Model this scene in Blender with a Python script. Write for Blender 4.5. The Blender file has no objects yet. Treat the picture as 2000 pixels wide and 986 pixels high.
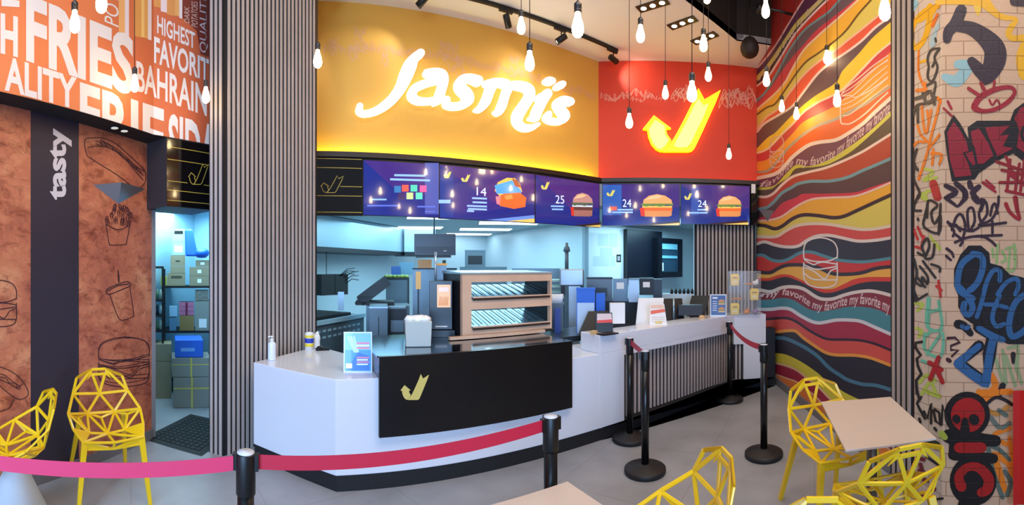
import bpy, bmesh, math, random
from math import sin, cos, tan, pi, radians, atan2, hypot
from mathutils import Vector, Matrix
from mathutils.geometry import tessellate_polygon

random.seed(7)
S = bpy.context.scene
COL = S.collection

# ------------------------------------------------------------------ camera
# The photograph is a cylindrical panorama: 850 px per radian, horizon at y=522.
F, X0, YH, EYE = 850.0, 582.0, 522.0, 1.60
cd = bpy.data.cameras.new('camera')
cd.type = 'PANO'
cd.panorama_type = 'CENTRAL_CYLINDRICAL'
cd.central_cylindrical_range_u_min = -1000.0 / F
cd.central_cylindrical_range_u_max = 1000.0 / F
cd.central_cylindrical_range_v_min = -(986.0 - YH) / F
cd.central_cylindrical_range_v_max = YH / F
cd.central_cylindrical_radius = 1.0
cd.clip_start = 0.02
cam = bpy.data.objects.new('camera', cd)
COL.objects.link(cam)
cam.location = (0, 0, EYE)
cam.rotation_euler = (pi / 2, 0, -(1000.0 - X0) / F)
S.camera = cam

# ------------------------------------------------------------------ look
S.view_settings.view_transform = 'Standard'
S.view_settings.look = 'None'
S.view_settings.gamma = 1.0
S.view_settings.use_curve_mapping = False
S.view_settings.exposure = 0.2
try:
    S.cycles.use_denoising = True
    S.cycles.max_bounces = 6
    S.cycles.sample_clamp_indirect = 4.0
    S.cycles.caustics_reflective = False
    S.cycles.caustics_refractive = False
except Exception:
    pass
W = bpy.data.worlds.new('world')
S.world = W
W.use_nodes = True
W.node_tree.nodes['Background'].inputs[0].default_value = (0.78, 0.84, 1.0, 1)
W.node_tree.nodes['Background'].inputs[1].default_value = 0.24


def area(name, loc, target, sx, sy, power, color):
    l = bpy.data.lights.new(name, 'AREA')
    l.shape = 'RECTANGLE'
    l.size, l.size_y = sx, sy
    l.energy = power
    l.color = color
    o = bpy.data.objects.new(name, l)
    COL.objects.link(o)
    o.location = loc
    d = Vector(target) - Vector(loc)
    o.rotation_euler = d.to_track_quat('-Z', 'Y').to_euler()
    return o


# daylight falling in through the open shop front behind the camera
dl = area('daylight_front', (-2.2, -2.8, 1.9), (0.2, 3.2, 0.8), 3.4, 2.4, 135, (0.34, 0.60, 1.0))
dl.data.spread = radians(95)
# unseen overhead fill panels, added high in the void to brighten the room
area('overhead_fill', (2.2, 0.6, 5.5), (2.2, 1.2, 0), 2.6, 2.6, 150, (1.0, 0.84, 0.68))
area('overhead_fill', (-0.6, 0.9, 5.5), (-0.4, 1.8, 0), 2.6, 2.6, 110, (0.74, 0.86, 1.0))
# kitchen and store ceiling lighting
area('kitchen_light', (2.7, 7.6, 2.44), (2.7, 7.6, 0), 3.4, 3.4, 120, (0.42, 0.80, 1.0))
area('kitchen_light', (2.6, 5.75, 2.46), (2.6, 5.75, 0), 3.4, 0.7, 40, (0.50, 0.84, 1.0))
area('kitchen_light', (6.4, 5.6, 2.44), (6.4, 5.6, 0), 1.6, 1.2, 60, (0.42, 0.80, 1.0))
area('store_light', (-1.35, 5.2, 2.34), (-1.35, 5.2, 0), 0.9, 1.2, 42, (0.50, 0.85, 1.0))

# ------------------------------------------------------------------ materials
_M = {}


def lin(c):
    return tuple(((v / 255.0) / 12.92 if v / 255.0 <= 0.04045 else ((v / 255.0 + 0.055) / 1.055) ** 2.4) for v in c)


def mat(name, rgb, rough=0.5, metal=0.0, emit=0.0, ecol=None, coat=0.0, noise=0.0, nscale=8.0, bump=0.0, alpha=1.0, trans=0.0):
    if name in _M:
        return _M[name]
    m = bpy.data.materials.new(name)
    m.use_nodes = True
    nt = m.node_tree
    b = nt.nodes['Principled BSDF']
    c = lin(rgb)
    b.inputs['Base Color'].default_value = (*c, 1)
    b.inputs['Roughness'].default_value = rough
    b.inputs['Metallic'].default_value = metal
    b.inputs['Coat Weight'].default_value = coat
    b.inputs['Coat Roughness'].default_value = 0.05
    if alpha < 1:
        b.inputs['Alpha'].default_value = alpha
    if trans:
        b.inputs['Transmission Weight'].default_value = trans
    if emit:
        b.inputs['Emission Color'].default_value = (*lin(ecol or rgb), 1)
        b.inputs['Emission Strength'].default_value = emit
    if noise or bump:
        tc = nt.nodes.new('ShaderNodeTexCoord')
        n = nt.nodes.new('ShaderNodeTexNoise')
        n.inputs['Scale'].default_value = nscale
        n.inputs['Detail'].default_value = 5
        nt.links.new(tc.outputs['Object'], n.inputs['Vector'])
        if noise:
            r = nt.nodes.new('ShaderNodeValToRGB')
            r.color_ramp.elements[0].position = 0.3
            r.color_ramp.elements[1].position = 0.7
            r.color_ramp.elements[0].color = (*[v * (1 - noise) for v in c], 1)
            r.color_ramp.elements[1].color = (*[min(1, v * (1 + noise)) for v in c], 1)
            nt.links.new(n.outputs['Fac'], r.inputs['Fac'])
            nt.links.new(r.outputs['Color'], b.inputs['Base Color'])
        if bump:
            bp = nt.nodes.new('ShaderNodeBump')
            bp.inputs['Strength'].default_value = bump
            bp.inputs['Distance'].default_value = 0.01
            nt.links.new(n.outputs['Fac'], bp.inputs['Height'])
            nt.links.new(bp.outputs['Normal'], b.inputs['Normal'])
    _M[name] = m
    return m


def print_mat(name, rough=0.55, emit=0.0, coat=0.0, brick=None):
    """printed or painted surface: the colours live in the mesh's colour attribute"""
    if name in _M:
        return _M[name]
    m = bpy.data.materials.new(name)
    m.use_nodes = True
    nt = m.node_tree
    b = nt.nodes['Principled BSDF']
    a = nt.nodes.new('ShaderNodeAttribute')
    a.attribute_name = 'ink'
    src = a.outputs['Color']
    b.inputs['Roughness'].default_value = rough
    b.inputs['Coat Weight'].default_value = coat
    b.inputs['Coat Roughness'].default_value = 0.04
    if brick is not None:
        # brick = angle of the wall in plan; courses 93 mm high, blocks 235 mm long
        g = nt.nodes.new('ShaderNodeNewGeometry')
        mp = nt.nodes.new('ShaderNodeMapping')
        mp.vector_type = 'POINT'
        mp.inputs['Rotation'].default_value = (0, 0, -brick)
        sp = nt.nodes.new('ShaderNodeSeparateXYZ')
        cb = nt.nodes.new('ShaderNodeCombineXYZ')
        nt.links.new(g.outputs['Position'], mp.inputs['Vector'])
        nt.links.new(mp.outputs['Vector'], sp.inputs[0])
        nt.links.new(sp.outputs['X'], cb.inputs['X'])
        nt.links.new(sp.outputs['Z'], cb.inputs['Y'])
        br = nt.nodes.new('ShaderNodeTexBrick')
        br.offset = 0.5
        br.inputs['Scale'].default_value = 1.0
        br.inputs['Brick Width'].default_value = 0.235
        br.inputs['Row Height'].default_value = 0.0935
        br.inputs['Mortar Size'].default_value = 0.004
        br.inputs['Mortar Smooth'].default_value = 0.3
        br.inputs['Color1'].default_value = (1, 1, 1, 1)
        br.inputs['Color2'].default_value = (0.93, 0.92, 0.9, 1)
        br.inputs['Mortar'].default_value = (0.62, 0.55, 0.5, 1)
        nt.links.new(cb.outputs[0], br.inputs['Vector'])
        mx = nt.nodes.new('ShaderNodeMix')
        mx.data_type = 'RGBA'
        mx.blend_type = 'MULTIPLY'
        mx.inputs[0].default_value = 1.0
        nt.links.new(a.outputs['Color'], mx.inputs[6])
        nt.links.new(br.outputs['Color'], mx.inputs[7])
        src = mx.outputs[2]
        bp = nt.nodes.new('ShaderNodeBump')
        bp.inputs['Strength'].default_value = 0.6
        bp.inputs['Distance'].default_value = 0.006
        bp.invert = True
        nt.links.new(br.outputs['Fac'], bp.inputs['Height'])
        nz = nt.nodes.new('ShaderNodeTexNoise')
        nz.inputs['Scale'].default_value = 60
        nt.links.new(g.outputs['Position'], nz.inputs['Vector'])
        bp2 = nt.nodes.new('ShaderNodeBump')
        bp2.inputs['Strength'].default_value = 0.35
        bp2.inputs['Distance'].default_value = 0.004
        nt.links.new(nz.outputs['Fac'], bp2.inputs['Height'])
        nt.links.new(bp.outputs['Normal'], bp2.inputs['Normal'])
        nt.links.new(bp2.outputs['Normal'], b.inputs['Normal'])
    nt.links.new(src, b.inputs['Base Color'])
    if emit:
        nt.links.new(src, b.inputs['Emission Color'])
        b.inputs['Emission Strength'].default_value = emit
    _M[name] = m
    return m


# ------------------------------------------------------------------ mesh building
class MB:
    """collects shapes into one mesh; mi = material slot"""

    def __init__(self):
        self.bm = bmesh.new()

    def face(self, pts, mi=0):
        vs = [self.bm.verts.new(p) for p in pts]
        f = self.bm.faces.new(vs)
        f.material_index = mi
        return f

    def hexa(self, p, mi=0):
        # p: 8 points, bottom ring 0-3, top ring 4-7
        v = [self.bm.verts.new(q) for q in p]
        for idx in ((3, 2, 1, 0), (4, 5, 6, 7), (0, 1, 5, 4), (1, 2, 6, 5), (2, 3, 7, 6), (3, 0, 4, 7)):
            f = self.bm.faces.new([v[i] for i in idx])
            f.material_index = mi
        return self

    def box(self, x0, x1, y0, y1, z0, z1, mi=0):
        return self.hexa([(x0, y0, z0), (x1, y0, z0), (x1, y1, z0), (x0, y1, z0),
                          (x0, y0, z1), (x1, y0, z1), (x1, y1, z1), (x0, y1, z1)], mi)

    def prism(self, pts, z0, z1, mi=0):
        """vertical prism over plan outline (counter-clockwise)"""
        n = len(pts)
        lo = [self.bm.verts.new((x, y, z0)) for x, y in pts]
        hi = [self.bm.verts.new((x, y, z1)) for x, y in pts]
        tris = tessellate_polygon([[Vector((x, y, 0)) for x, y in pts]])
        for t in tris:
            for ring, rev in ((lo, True), (hi, False)):
                q = [ring[i] for i in (reversed(t) if rev else t)]
                try:
                    self.bm.faces.new(q).material_index = mi
                except ValueError:
                    pass
        for i in range(n):
            j = (i + 1) % n
            self.bm.faces.new((lo[i], lo[j], hi[j], hi[i])).material_index = mi
        return self

    def beam(self, p, q, w, t=None, up=(0, 0, 1), mi=0, w2=None):
        """rectangular bar from p to q; w across, t along 'up'"""
        p, q = Vector(p), Vector(q)
        t = t or w
        w2 = w2 or w
        d = (q - p).normalized()
        u = Vector(up)
        s = d.cross(u)
        if s.length < 1e-4:
            s = d.cross(Vector((1, 0, 0)))
        s.normalize()
        u = s.cross(d).normalized()
        r = []
        for c, ww in ((p, w), (q, w2)):
            r += [c - s * ww / 2 - u * t / 2, c + s * ww / 2 - u * t / 2, c + s * ww / 2 + u * t / 2, c - s * ww / 2 + u * t / 2]
        return self.hexa(r, mi)

    def lathe(self, prof, n=20, c=(0, 0, 0), mi=0, axis=None, smooth=True):
        """prof = [(r, z)...] turned about z (or about 'axis' through c)"""
        M = Matrix.Translation(Vector(c))
        if axis is not None:
            M = M @ Vector(axis).to_track_quat('Z', 'Y').to_matrix().to_4x4()
        rings = []
        for r, z in prof:
            if r < 1e-6:
                rings.append([self.bm.verts.new(M @ Vector((0, 0, z)))])
            else:
                rings.append([self.bm.verts.new(M @ Vector((r * cos(2 * pi * i / n), r * sin(2 * pi * i / n), z))) for i in range(n)])
        for a, b in zip(rings, rings[1:]):
            for i in range(n):
                j = (i + 1) % n
                q = [a[i % len(a)], a[j % len(a)], b[j % len(b)], b[i % len(b)]]
                q = list(dict.fromkeys(q))
                if len(q) > 2:
                    f = self.bm.faces.new(q)
                    f.material_index = mi
                    f.smooth = smooth
        for ring, rev in ((rings[0], True), (rings[-1], False)):
            if len(ring) > 2:
                self.bm.faces.new(list(reversed(ring)) if rev else ring).material_index = mi
        return self

    def tube(self, pts, r, n=8, mi=0):
        pts = [Vector(p) for p in pts]
        rings = []
        prev = None
        for i, p in enumerate(pts):
            d = (pts[min(i + 1, len(pts) - 1)] - pts[max(i - 1, 0)]).normalized()
            if prev is None:
                s = d.cross(Vector((0, 0, 1)))
                if s.length < 1e-3:
                    s = d.cross(Vector((1, 0, 0)))
            else:
                s = prev - d * prev.dot(d)
            s.normalize()
            prev = s
            u = d.cross(s)
            rings.append([self.bm.verts.new(p + (s * cos(2 * pi * k / n) + u * sin(2 * pi * k / n)) * r) for k in range(n)])
        for a, b in zip(rings, rings[1:]):
            for k in range(n):
                f = self.bm.faces.new((a[k], a[(k + 1) % n], b[(k + 1) % n], b[k]))
                f.material_index = mi
                f.smooth = True
        self.bm.faces.new(list(reversed(rings[0]))).material_index = mi
        self.bm.faces.new(rings[-1]).material_index = mi
        return self

    def blob(self, c, sx, sy, sz, mi=0, n=12, jitter=0.0):
        r = bmesh.ops.create_icosphere(self.bm, subdivisions=2, radius=1.0)
        for v in r['verts']:
            k = 1 + random.uniform(-jitter, jitter)
            v.co = Vector((c[0] + v.co.x * sx * k, c[1] + v.co.y * sy * k, c[2] + v.co.z * sz * k))
        vs = set(r['verts'])
        for f in self.bm.faces:
            if f.verts[0] in vs:
                f.material_index = mi
                f.smooth = True
        return self

    def text(self, s, origin, right, up, h, mi=0, width=None, bold=0.0, depth=0.0, thick=0.0):
        """lettering laid on a plane: origin = lower left corner"""
        o, r, u = Vector(origin), Vector(right).normalized(), Vector(up).normalized()
        V, Fc, bb = glyphs(s, bold)
        sx = (width / (bb[2] - bb[0])) if width else h / (bb[3] - bb[1])
        sy = h / (bb[3] - bb[1])
        n = r.cross(u)
        vs = [self.bm.verts.new(o + r * (x - bb[0]) * sx + u * (y - bb[1]) * sy + n * depth) for x, y in V]
        for f in Fc:
            try:
                self.bm.faces.new([vs[i] for i in f]).material_index = mi
            except ValueError:
                pass
        return self


_G = {}


def glyphs(s, bold=0.0, shear=0.0):
    key = (s, bold, shear)
    if key not in _G:
        c = bpy.data.curves.new('tmp_text', 'FONT')
        c.body = s
        c.resolution_u = 3
        c.offset = bold
        c.shear = shear
        o = bpy.data.objects.new('tmp_text', c)
        me = bpy.data.meshes.new_from_object(o)
        V = [(v.co.x, v.co.y) for v in me.vertices]
        Fc = [tuple(p.vertices) for p in me.polygons]
        bpy.data.meshes.remove(me)
        bpy.data.objects.remove(o)
        bpy.data.curves.remove(c)
        bb = (min(v[0] for v in V), min(v[1] for v in V), max(v[0] for v in V), max(v[1] for v in V))
        _G[key] = (V, Fc, bb)
    return _G[key]


def obj(name, mb, mats, parent=None, loc=None, rotz=0.0, bevel=0.0, kind=None, smooth_angle=None):
    me = bpy.data.meshes.new(name)
    if smooth_angle is None:
        bmesh.ops.recalc_face_normals(mb.bm, faces=mb.bm.faces)
    mb.bm.to_mesh(me)
    mb.bm.free()
    for m in (mats if isinstance(mats, (list, tuple)) else [mats]):
        me.materials.append(m)
    o = bpy.data.objects.new(name, me)
    COL.objects.link(o)
    if parent:
        o.parent = parent
    if loc is not None:
        o.location = loc
    if rotz:
        o.rotation_euler = (0, 0, rotz)
    if bevel:
        b = o.modifiers.new('bevel', 'BEVEL')
        b.width = bevel
        b.segments = 2
        b.limit_method = 'ANGLE'
    if kind:
        o['kind'] = kind
    return o


def tag(o, label, cat, group=None):
    o['label'] = label
    o['category'] = cat
    if group:
        o['group'] = group
    return o


def thing(name, label, cat, loc=(0, 0, 0), rotz=0.0, group=None):
    o = bpy.data.objects.new(name, None)
    o.empty_display_size = 0.1
    COL.objects.link(o)
    o.location = loc
    o.rotation_euler = (0, 0, rotz)
    return tag(o, label, cat, group)


def solo(name, mb, mats, label, cat, loc=(0, 0, 0), rotz=0.0, group=None, bevel=0.0):
    return tag(obj(name, mb, mats, None, loc, rotz, bevel), label, cat, group)


def struct(name, mb, mats, **k):
    return obj(name, mb, mats, kind='structure', **k)


def dup(root, loc, rotz, label=None, group=None):
    r = root.copy()
    COL.objects.link(r)
    r.location = loc
    r.rotation_euler = (0, 0, rotz)
    if label:
        r['label'] = label
    if group:
        r['group'] = group
    for ch in list(root.children):
        c = ch.copy()
        COL.objects.link(c)
        c.parent = r
        for g in list(ch.children):
            d = g.copy()
            COL.objects.link(d)
            d.parent = c
    return r


# ------------------------------------------------------------------ measuring off the photograph
def at(x, d, z):
    a = (x - X0) / F
    return Vector((d * sin(a), d * cos(a), z))


def on_level(x, y, z=0.0):
    """point at height z seen at pixel x, y"""
    return at(x, F * (EYE - z) / (y - YH), z)


def px(p):
    a = atan2(p[0], p[1])
    return (X0 + a * F, YH - (p[2] - EYE) * F / hypot(p[0], p[1]))


class Plane:
    """vertical wall plane through plan point p, running in plan direction ang"""

    def __init__(self, p, ang):
        self.p = Vector((p[0], p[1]))
        self.d = Vector((cos(ang), sin(ang)))
        n = Vector((-self.d.y, self.d.x))
        if n.dot(-self.p) < 0:
            n = -n
        self.n = n
        self.ang = ang

    def hit(self, x, y, off=0.0):
        a = (x - X0) / F
        r = Vector((sin(a), cos(a)))
        t = (self.p + self.n * off).dot(self.n) / r.dot(self.n)
        return Vector((r.x * t, r.y * t, EYE + (YH - y) / F * t))

    def pt(self, x, z, off=0.0):
        """point on the wall at pixel column x, height z"""
        h = self.hit(x, YH, off)
        h.z = z
        return h


def smooth(pts, closed=False, k=4):
    """Catmull-Rom through 2-d or 3-d tuples"""
    n = len(pts)
    out = []
    rng = n if closed else n - 1
    for i in range(rng):
        p = [pts[(i + j - 1) % n] if closed else pts[max(0, min(n - 1, i + j - 1))] for j in range(4)]
        for s in range(k):
            t = s / k
            out.append(tuple(0.5 * (2 * b + (c - a) * t + (2 * a - 5 * b + 4 * c - d) * t * t + (3 * b - a - 3 * c + d) * t ** 3)
                             for a, b, c, d in zip(*p)))
    if not closed:
        out.append(tuple(pts[-1]))
    return out


class Art:
    """flat print on a wall: coloured shapes traced onto the wall's plane, one mesh"""

    def __init__(self, hit, step=0.0006, base=0.001):
        self.hit, self.step, self.base = hit, step, base
        self.bm = bmesh.new()
        self.ink = self.bm.loops.layers.float_color.new('ink')
        self.clip = []
        self.n = 0

    def _face(self, vs, c):
        try:
            f = self.bm.faces.new(vs)
        except ValueError:
            return
        for l in f.loops:
            l[self.ink] = (*c, 1)

    def poly(self, pts, rgb, layer=1, sub=14.0):
        c = lin(rgb)
        q = []
        n = len(pts)
        for i in range(n):
            a, b = pts[i], pts[(i + 1) % n]
            k = max(1, int(hypot(a[0] - b[0], a[1] - b[1]) / sub))
            for j in range(k):
                t = j / k
                q.append((a[0] + (b[0] - a[0]) * t, a[1] + (b[1] - a[1]) * t))
        off = self.base + self.step * layer
        vs = [self.bm.verts.new(self.hit(x, y, off)) for x, y in q]
        for t in tessellate_polygon([[Vector((x, y, 0)) for x, y in q]]):
            self._face([vs[i] for i in t], c)

    def stroke(self, pts, w, rgb, layer=2, sm=True, closed=False):
        """pts (x,y) or (x,y,width) in photo pixels"""
        pts = [tuple(p) if len(p) == 3 else (p[0], p[1], w) for p in pts]
        if sm and len(pts) > 2:
            pts = smooth(pts, closed)
        if closed:
            pts.append(pts[0])
        c = lin(rgb)
        self.n += 1
        off = self.base + self.step * layer + self.n * 8e-6
        L, R = [], []
        n = len(pts)
        rise = 3e-6
        for i, p in enumerate(pts):
            a, b = pts[max(0, i - 1)], pts[min(n - 1, i + 1)]
            dx, dy = b[0] - a[0], b[1] - a[1]
            l = hypot(dx, dy) or 1
            nx, ny = -dy / l * p[2] / 2, dx / l * p[2] / 2
            off += rise
            L.append(self.bm.verts.new(self.hit(p[0] + nx, p[1] + ny, off)))
            R.append(self.bm.verts.new(self.hit(p[0] - nx, p[1] - ny, off)))
        for i in range(n - 1):
            self._face((L[i], L[i + 1], R[i + 1], R[i]), c)
        if pts[0][2] > 3 and not closed:   # round ends
            for e, o2 in ((0, 1), (n - 1, n - 2)):
                p, q = pts[e], pts[o2]
                a0 = atan2(p[1] - q[1], p[0] - q[0])
                ring = [self.bm.verts.new(self.hit(p[0] + cos(a0 + t) * p[2] / 2, p[1] + sin(a0 + t) * p[2] / 2, off))
                        for t in (-pi / 2, -pi / 4, 0, pi / 4, pi / 2)]
                self._face(ring, c)

    def text(self, s, quad, rgb, layer=3, bold=0.0, shear=0.0):
        """quad = bottom-left, bottom-right, top-right, top-left pixels of the lettering"""
        V, Fc, bb = glyphs(s, bold, shear)
        off = self.base + self.step * layer
        c = lin(rgb)
        vs = []
        for x, y in V:
            u, v = (x - bb[0]) / (bb[2] - bb[0]), (y - bb[1]) / (bb[3] - bb[1])
            X = (quad[0][0] * (1 - u) + quad[1][0] * u) * (1 - v) + (quad[3][0] * (1 - u) + quad[2][0] * u) * v
            Y = (quad[0][1] * (1 - u) + quad[1][1] * u) * (1 - v) + (quad[3][1] * (1 - u) + quad[2][1] * u) * v
            vs.append(self.bm.verts.new(self.hit(X, Y, off)))
        for f in Fc:
            self._face([vs[i] for i in f], c)

    def text_path(self, s, path, h0, h1, rgb, layer=3, bold=0.0, shear=0.25):
        """lettering bent along a pixel path; h0,h1 = letter height at its ends"""
        V, Fc, bb = glyphs(s, bold, shear)
        path = smooth(path, k=6)
        acc = [0.0]
        for a, b in zip(path, path[1:]):
            acc.append(acc[-1] + hypot(a[0] - b[0], a[1] - b[1]))
        off = self.base + self.step * layer
        c = lin(rgb)
        vs = []
        for x, y in V:
            u = (x - bb[0]) / (bb[2] - bb[0])
            u = u ** (1.0 if h0 == h1 else 0.75)
            t = u * acc[-1]
            i = max(0, min(len(path) - 2, next((k for k in range(len(acc)) if acc[k] > t), len(acc)) - 1))
            f = (t - acc[i]) / max(1e-6, acc[i + 1] - acc[i])
            X = path[i][0] + (path[i + 1][0] - path[i][0]) * f
            Y = path[i][1] + (path[i + 1][1] - path[i][1]) * f
            hh = h0 + (h1 - h0) * u
            vs.append(self.bm.verts.new(self.hit(X, Y - (y - 0.25) * hh, off)))
        for f in Fc:
            self._face([vs[i] for i in f], c)

    def bands(self, curves, x0, x1, stations, bottom, layer=1):
        """curves = [(points, colour)...] from the top down; each colour runs to the next curve"""
        def ev(pts, x):
            if x <= pts[0][0]:
                if len(pts) > 1 and pts[1][0] > pts[0][0]:
                    m = (pts[1][1] - pts[0][1]) / (pts[1][0] - pts[0][0])
                    return pts[0][1] + m * (x - pts[0][0]) * 0.8
                return pts[0][1]
            for a, b in zip(pts, pts[1:]):
                if x <= b[0]:
                    return a[1] + (b[1] - a[1]) * (x - a[0]) / max(1e-6, b[0] - a[0])
            a, b = pts[-2], pts[-1]
            m = (b[1] - a[1]) / max(1e-6, (b[0] - a[0]))
            return b[1] + m * (x - b[0])
        sm = [smooth(sorted(c[0]), k=5) for c in curves]
        xs = [x0 + (x1 - x0) * i / stations for i in range(stations + 1)]
        off = self.base + self.step * layer
        top = [[ev(c, x) for x in xs] for c in sm] + [[bottom(x) for x in xs]]
        for i in range(len(top) - 2, -1, -1):
            top[i] = [min(a, b) for a, b in zip(top[i], top[i + 1])]
        for i, (_, col) in enumerate(curves):
            c = lin(col)
            for k in range(stations):
                a, b = top[i][k], top[i][k + 1]
                d, e = top[i + 1][k], top[i + 1][k + 1]
                if d - a < 0.02 and e - b < 0.02:
                    continue
                v = [self.bm.verts.new(self.hit(xs[k], a, off)), self.bm.verts.new(self.hit(xs[k], d, off)),
                     self.bm.verts.new(self.hit(xs[k + 1], e, off)), self.bm.verts.new(self.hit(xs[k + 1], b, off))]
                self._face(v, c)
        return ev, sm

    def cut(self, co, no):
        """drop everything on the side the normal points to"""
        g = self.bm.verts[:] + self.bm.edges[:] + self.bm.faces[:]
        bmesh.ops.bisect_plane(self.bm, geom=g, plane_co=co, plane_no=no, clear_outer=True)

    def done(self, name, material, parent=None, kind=None):
        me = bpy.data.meshes.new(name)
        self.bm.to_mesh(me)
        self.bm.free()
        me.materials.append(material)
        o = bpy.data.objects.new(name, me)
        COL.objects.link(o)
        if parent:
            o.parent = parent
        if kind:
            o['kind'] = kind
        return o


LOGO_ARROW = [(1277, 225), (1255.4, 251.6), (1264, 252.5), (1266, 266), (1272, 281), (1281, 291), (1291, 295.5), (1298, 293),
              (1305, 284), (1311, 273), (1303, 262), (1301, 251), (1310.6, 250)]
LOGO_RIBBON = [(1295, 296), (1303, 289), (1310, 279), (1320, 263), (1335, 235), (1350, 205), (1364, 172), (1376, 194), (1407.6, 175.6),
               (1397.6, 201), (1384, 231), (1369, 264), (1357.5, 288), (1352, 294), (1345, 296)]


def logo(box):
    x0, y0, x1, y1 = box
    f = lambda P: [(x0 + (x - 1255.4) / 152.2 * (x1 - x0), y0 + (y - 172) / 124.0 * (y1 - y0)) for x, y in P]
    return f(LOGO_ARROW), f(LOGO_RIBBON)


def slats(mb, p, q, z0, z1, pitch, wid, deep, n, back=0, front=1):
    """upright battens on a dark backing between plan points p and q, n = outward normal"""
    p, q, n = Vector(p), Vector(q), Vector(n)
    L = (q - p).length
    d = (q - p) / L
    k = int(L / pitch)
    g = (L - k * pitch) / 2
    b = [p, q, q + n * 0.006, p + n * 0.006]
    mb.hexa([(v.x, v.y, z0) for v in b] + [(v.x, v.y, z1) for v in b], back)
    for i in range(k):
        a = p + d * (g + pitch * i + (pitch - wid) / 2)
        c = a + d * wid
        o = [a + n * 0.006, c + n * 0.006, c + n * deep, a + n * deep]
        mb.hexa([(v.x, v.y, z0) for v in o] + [(v.x, v.y, z1) for v in o], front)
# ================================================================== planes of the room
R2 = math.sqrt(0.5)
ZC = 4.77                                   # pale ceiling
P_SIGN = Plane((0, 5.17), 0.0)              # yellow sign wall
P_RED = Plane((6.02, 3.42), radians(-45))   # red sign wall
P_MUR = Plane((6.02, 3.42), radians(45))    # wavy mural, slats and pale brick, X - Y = 2.6
P_LEFT = Plane((-1.92, 2.35), radians(68.7))
P_BULK = Plane((-1.79, 2.19), radians(67.2))   # printed bulkhead over the left wall
P_LINT = Plane((-1.218, 3.54), radians(46.5))  # bulkhead over the store door
P_CTR = Plane((0, 3.09), 0.0)               # counter front
P_CTR_L = Plane((0.27, 3.09), radians(139))
P_CTR_R = Plane((4.84, 3.09), radians(-45))
P_COL = Plane((-0.63, 3.64), radians(45))   # slatted column, long face
BR_X = 2.86
P_BRK = Plane((BR_X, 0), radians(90))       # brick wall on the right


def xy(v):
    return (v[0], v[1])


m_floor = mat('concrete_tile', (154, 155, 159), rough=0.38, noise=0.16, nscale=2.2, bump=0.05)
# large floor tiles: thin joints
nt = m_floor.node_tree
b = nt.nodes['Principled BSDF']
tc = nt.nodes.new('ShaderNodeTexCoord')
mpn = nt.nodes.new('ShaderNodeMapping')
mpn.inputs['Rotation'].default_value = (0, 0, radians(-22))
br = nt.nodes.new('ShaderNodeTexBrick')
br.offset = 0.0
br.inputs['Scale'].default_value = 1.0
br.inputs['Brick Width'].default_value = 0.9
br.inputs['Row Height'].default_value = 0.9
br.inputs['Mortar Size'].default_value = 0.004
br.inputs['Color1'].default_value = (1, 1, 1, 1)
br.inputs['Color2'].default_value = (0.95, 0.95, 0.96, 1)
br.inputs['Mortar'].default_value = (0.8, 0.79, 0.78, 1)
mxn = nt.nodes.new('ShaderNodeMix')
mxn.data_type = 'RGBA'
mxn.blend_type = 'MULTIPLY'
mxn.inputs[0].default_value = 1.0
src = b.inputs['Base Color'].links[0].from_socket
nt.links.new(tc.outputs['Object'], mpn.inputs['Vector'])
nt.links.new(mpn.outputs['Vector'], br.inputs['Vector'])
nt.links.new(src, mxn.inputs[6])
nt.links.new(br.outputs['Color'], mxn.inputs[7])
nt.links.new(mxn.outputs[2], b.inputs['Base Color'])

m_white = mat('white_plaster', (240, 238, 242), rough=0.8)
m_kwall = mat('kitchen_panel', (196, 214, 222), rough=0.35)
m_black = mat('matt_black', (20, 19, 22), rough=0.5)
m_gblack = mat('gloss_black', (10, 10, 12), rough=0.08, coat=0.6)
m_void = mat('black_soffit', (38, 31, 29), rough=0.8)
m_slat = mat('taupe_slat', (180, 164, 156), rough=0.5, noise=0.06, nscale=3)
m_slatb = mat('slat_backing', (20, 14, 16), rough=0.7)
m_yellow = mat('yellow_wall_paint', (232, 176, 74), rough=0.6, bump=0.02, nscale=40)
m_red = mat('red_wall_paint', (222, 62, 34), rough=0.6, bump=0.02, nscale=40)
m_skirt = mat('grey_skirting', (120, 118, 122), rough=0.5)
m_steel = mat('brushed_steel', (150, 156, 164), rough=0.28, metal=0.9, noise=0.1, nscale=3)
m_dsteel = mat('dark_steel', (70, 76, 86), rough=0.35, metal=0.8)

struct('floor', MB().box(-6, 11, -5, 14, -0.1, 0.0), m_floor)

# pale ceiling over the sign walls (Y > 3.23) with the open black void in front of it
mb = MB()
mb.prism([(-4, 3.23), (5.12, 3.23), (5.65, 2.70), (9, 6.2), (9, 14), (-4, 14)], ZC, ZC + 0.08)
struct('ceiling', mb, m_white)
mb = MB()
mb.box(-4, 5.12, 3.23, 3.25, ZC + 0.0, 5.7)
mb.hexa([(5.12, 3.23, ZC), (5.8, 2.55, ZC), (5.82, 2.58, ZC), (5.14, 3.26, ZC),
         (5.12, 3.23, 5.7), (5.8, 2.55, 5.7), (5.82, 2.58, 5.7), (5.14, 3.26, 5.7)])
struct('trim_1', mb, m_void)
struct('ceiling', MB().box(-6, 8, -5, 3.4, 5.6, 5.7), m_void)

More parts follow.
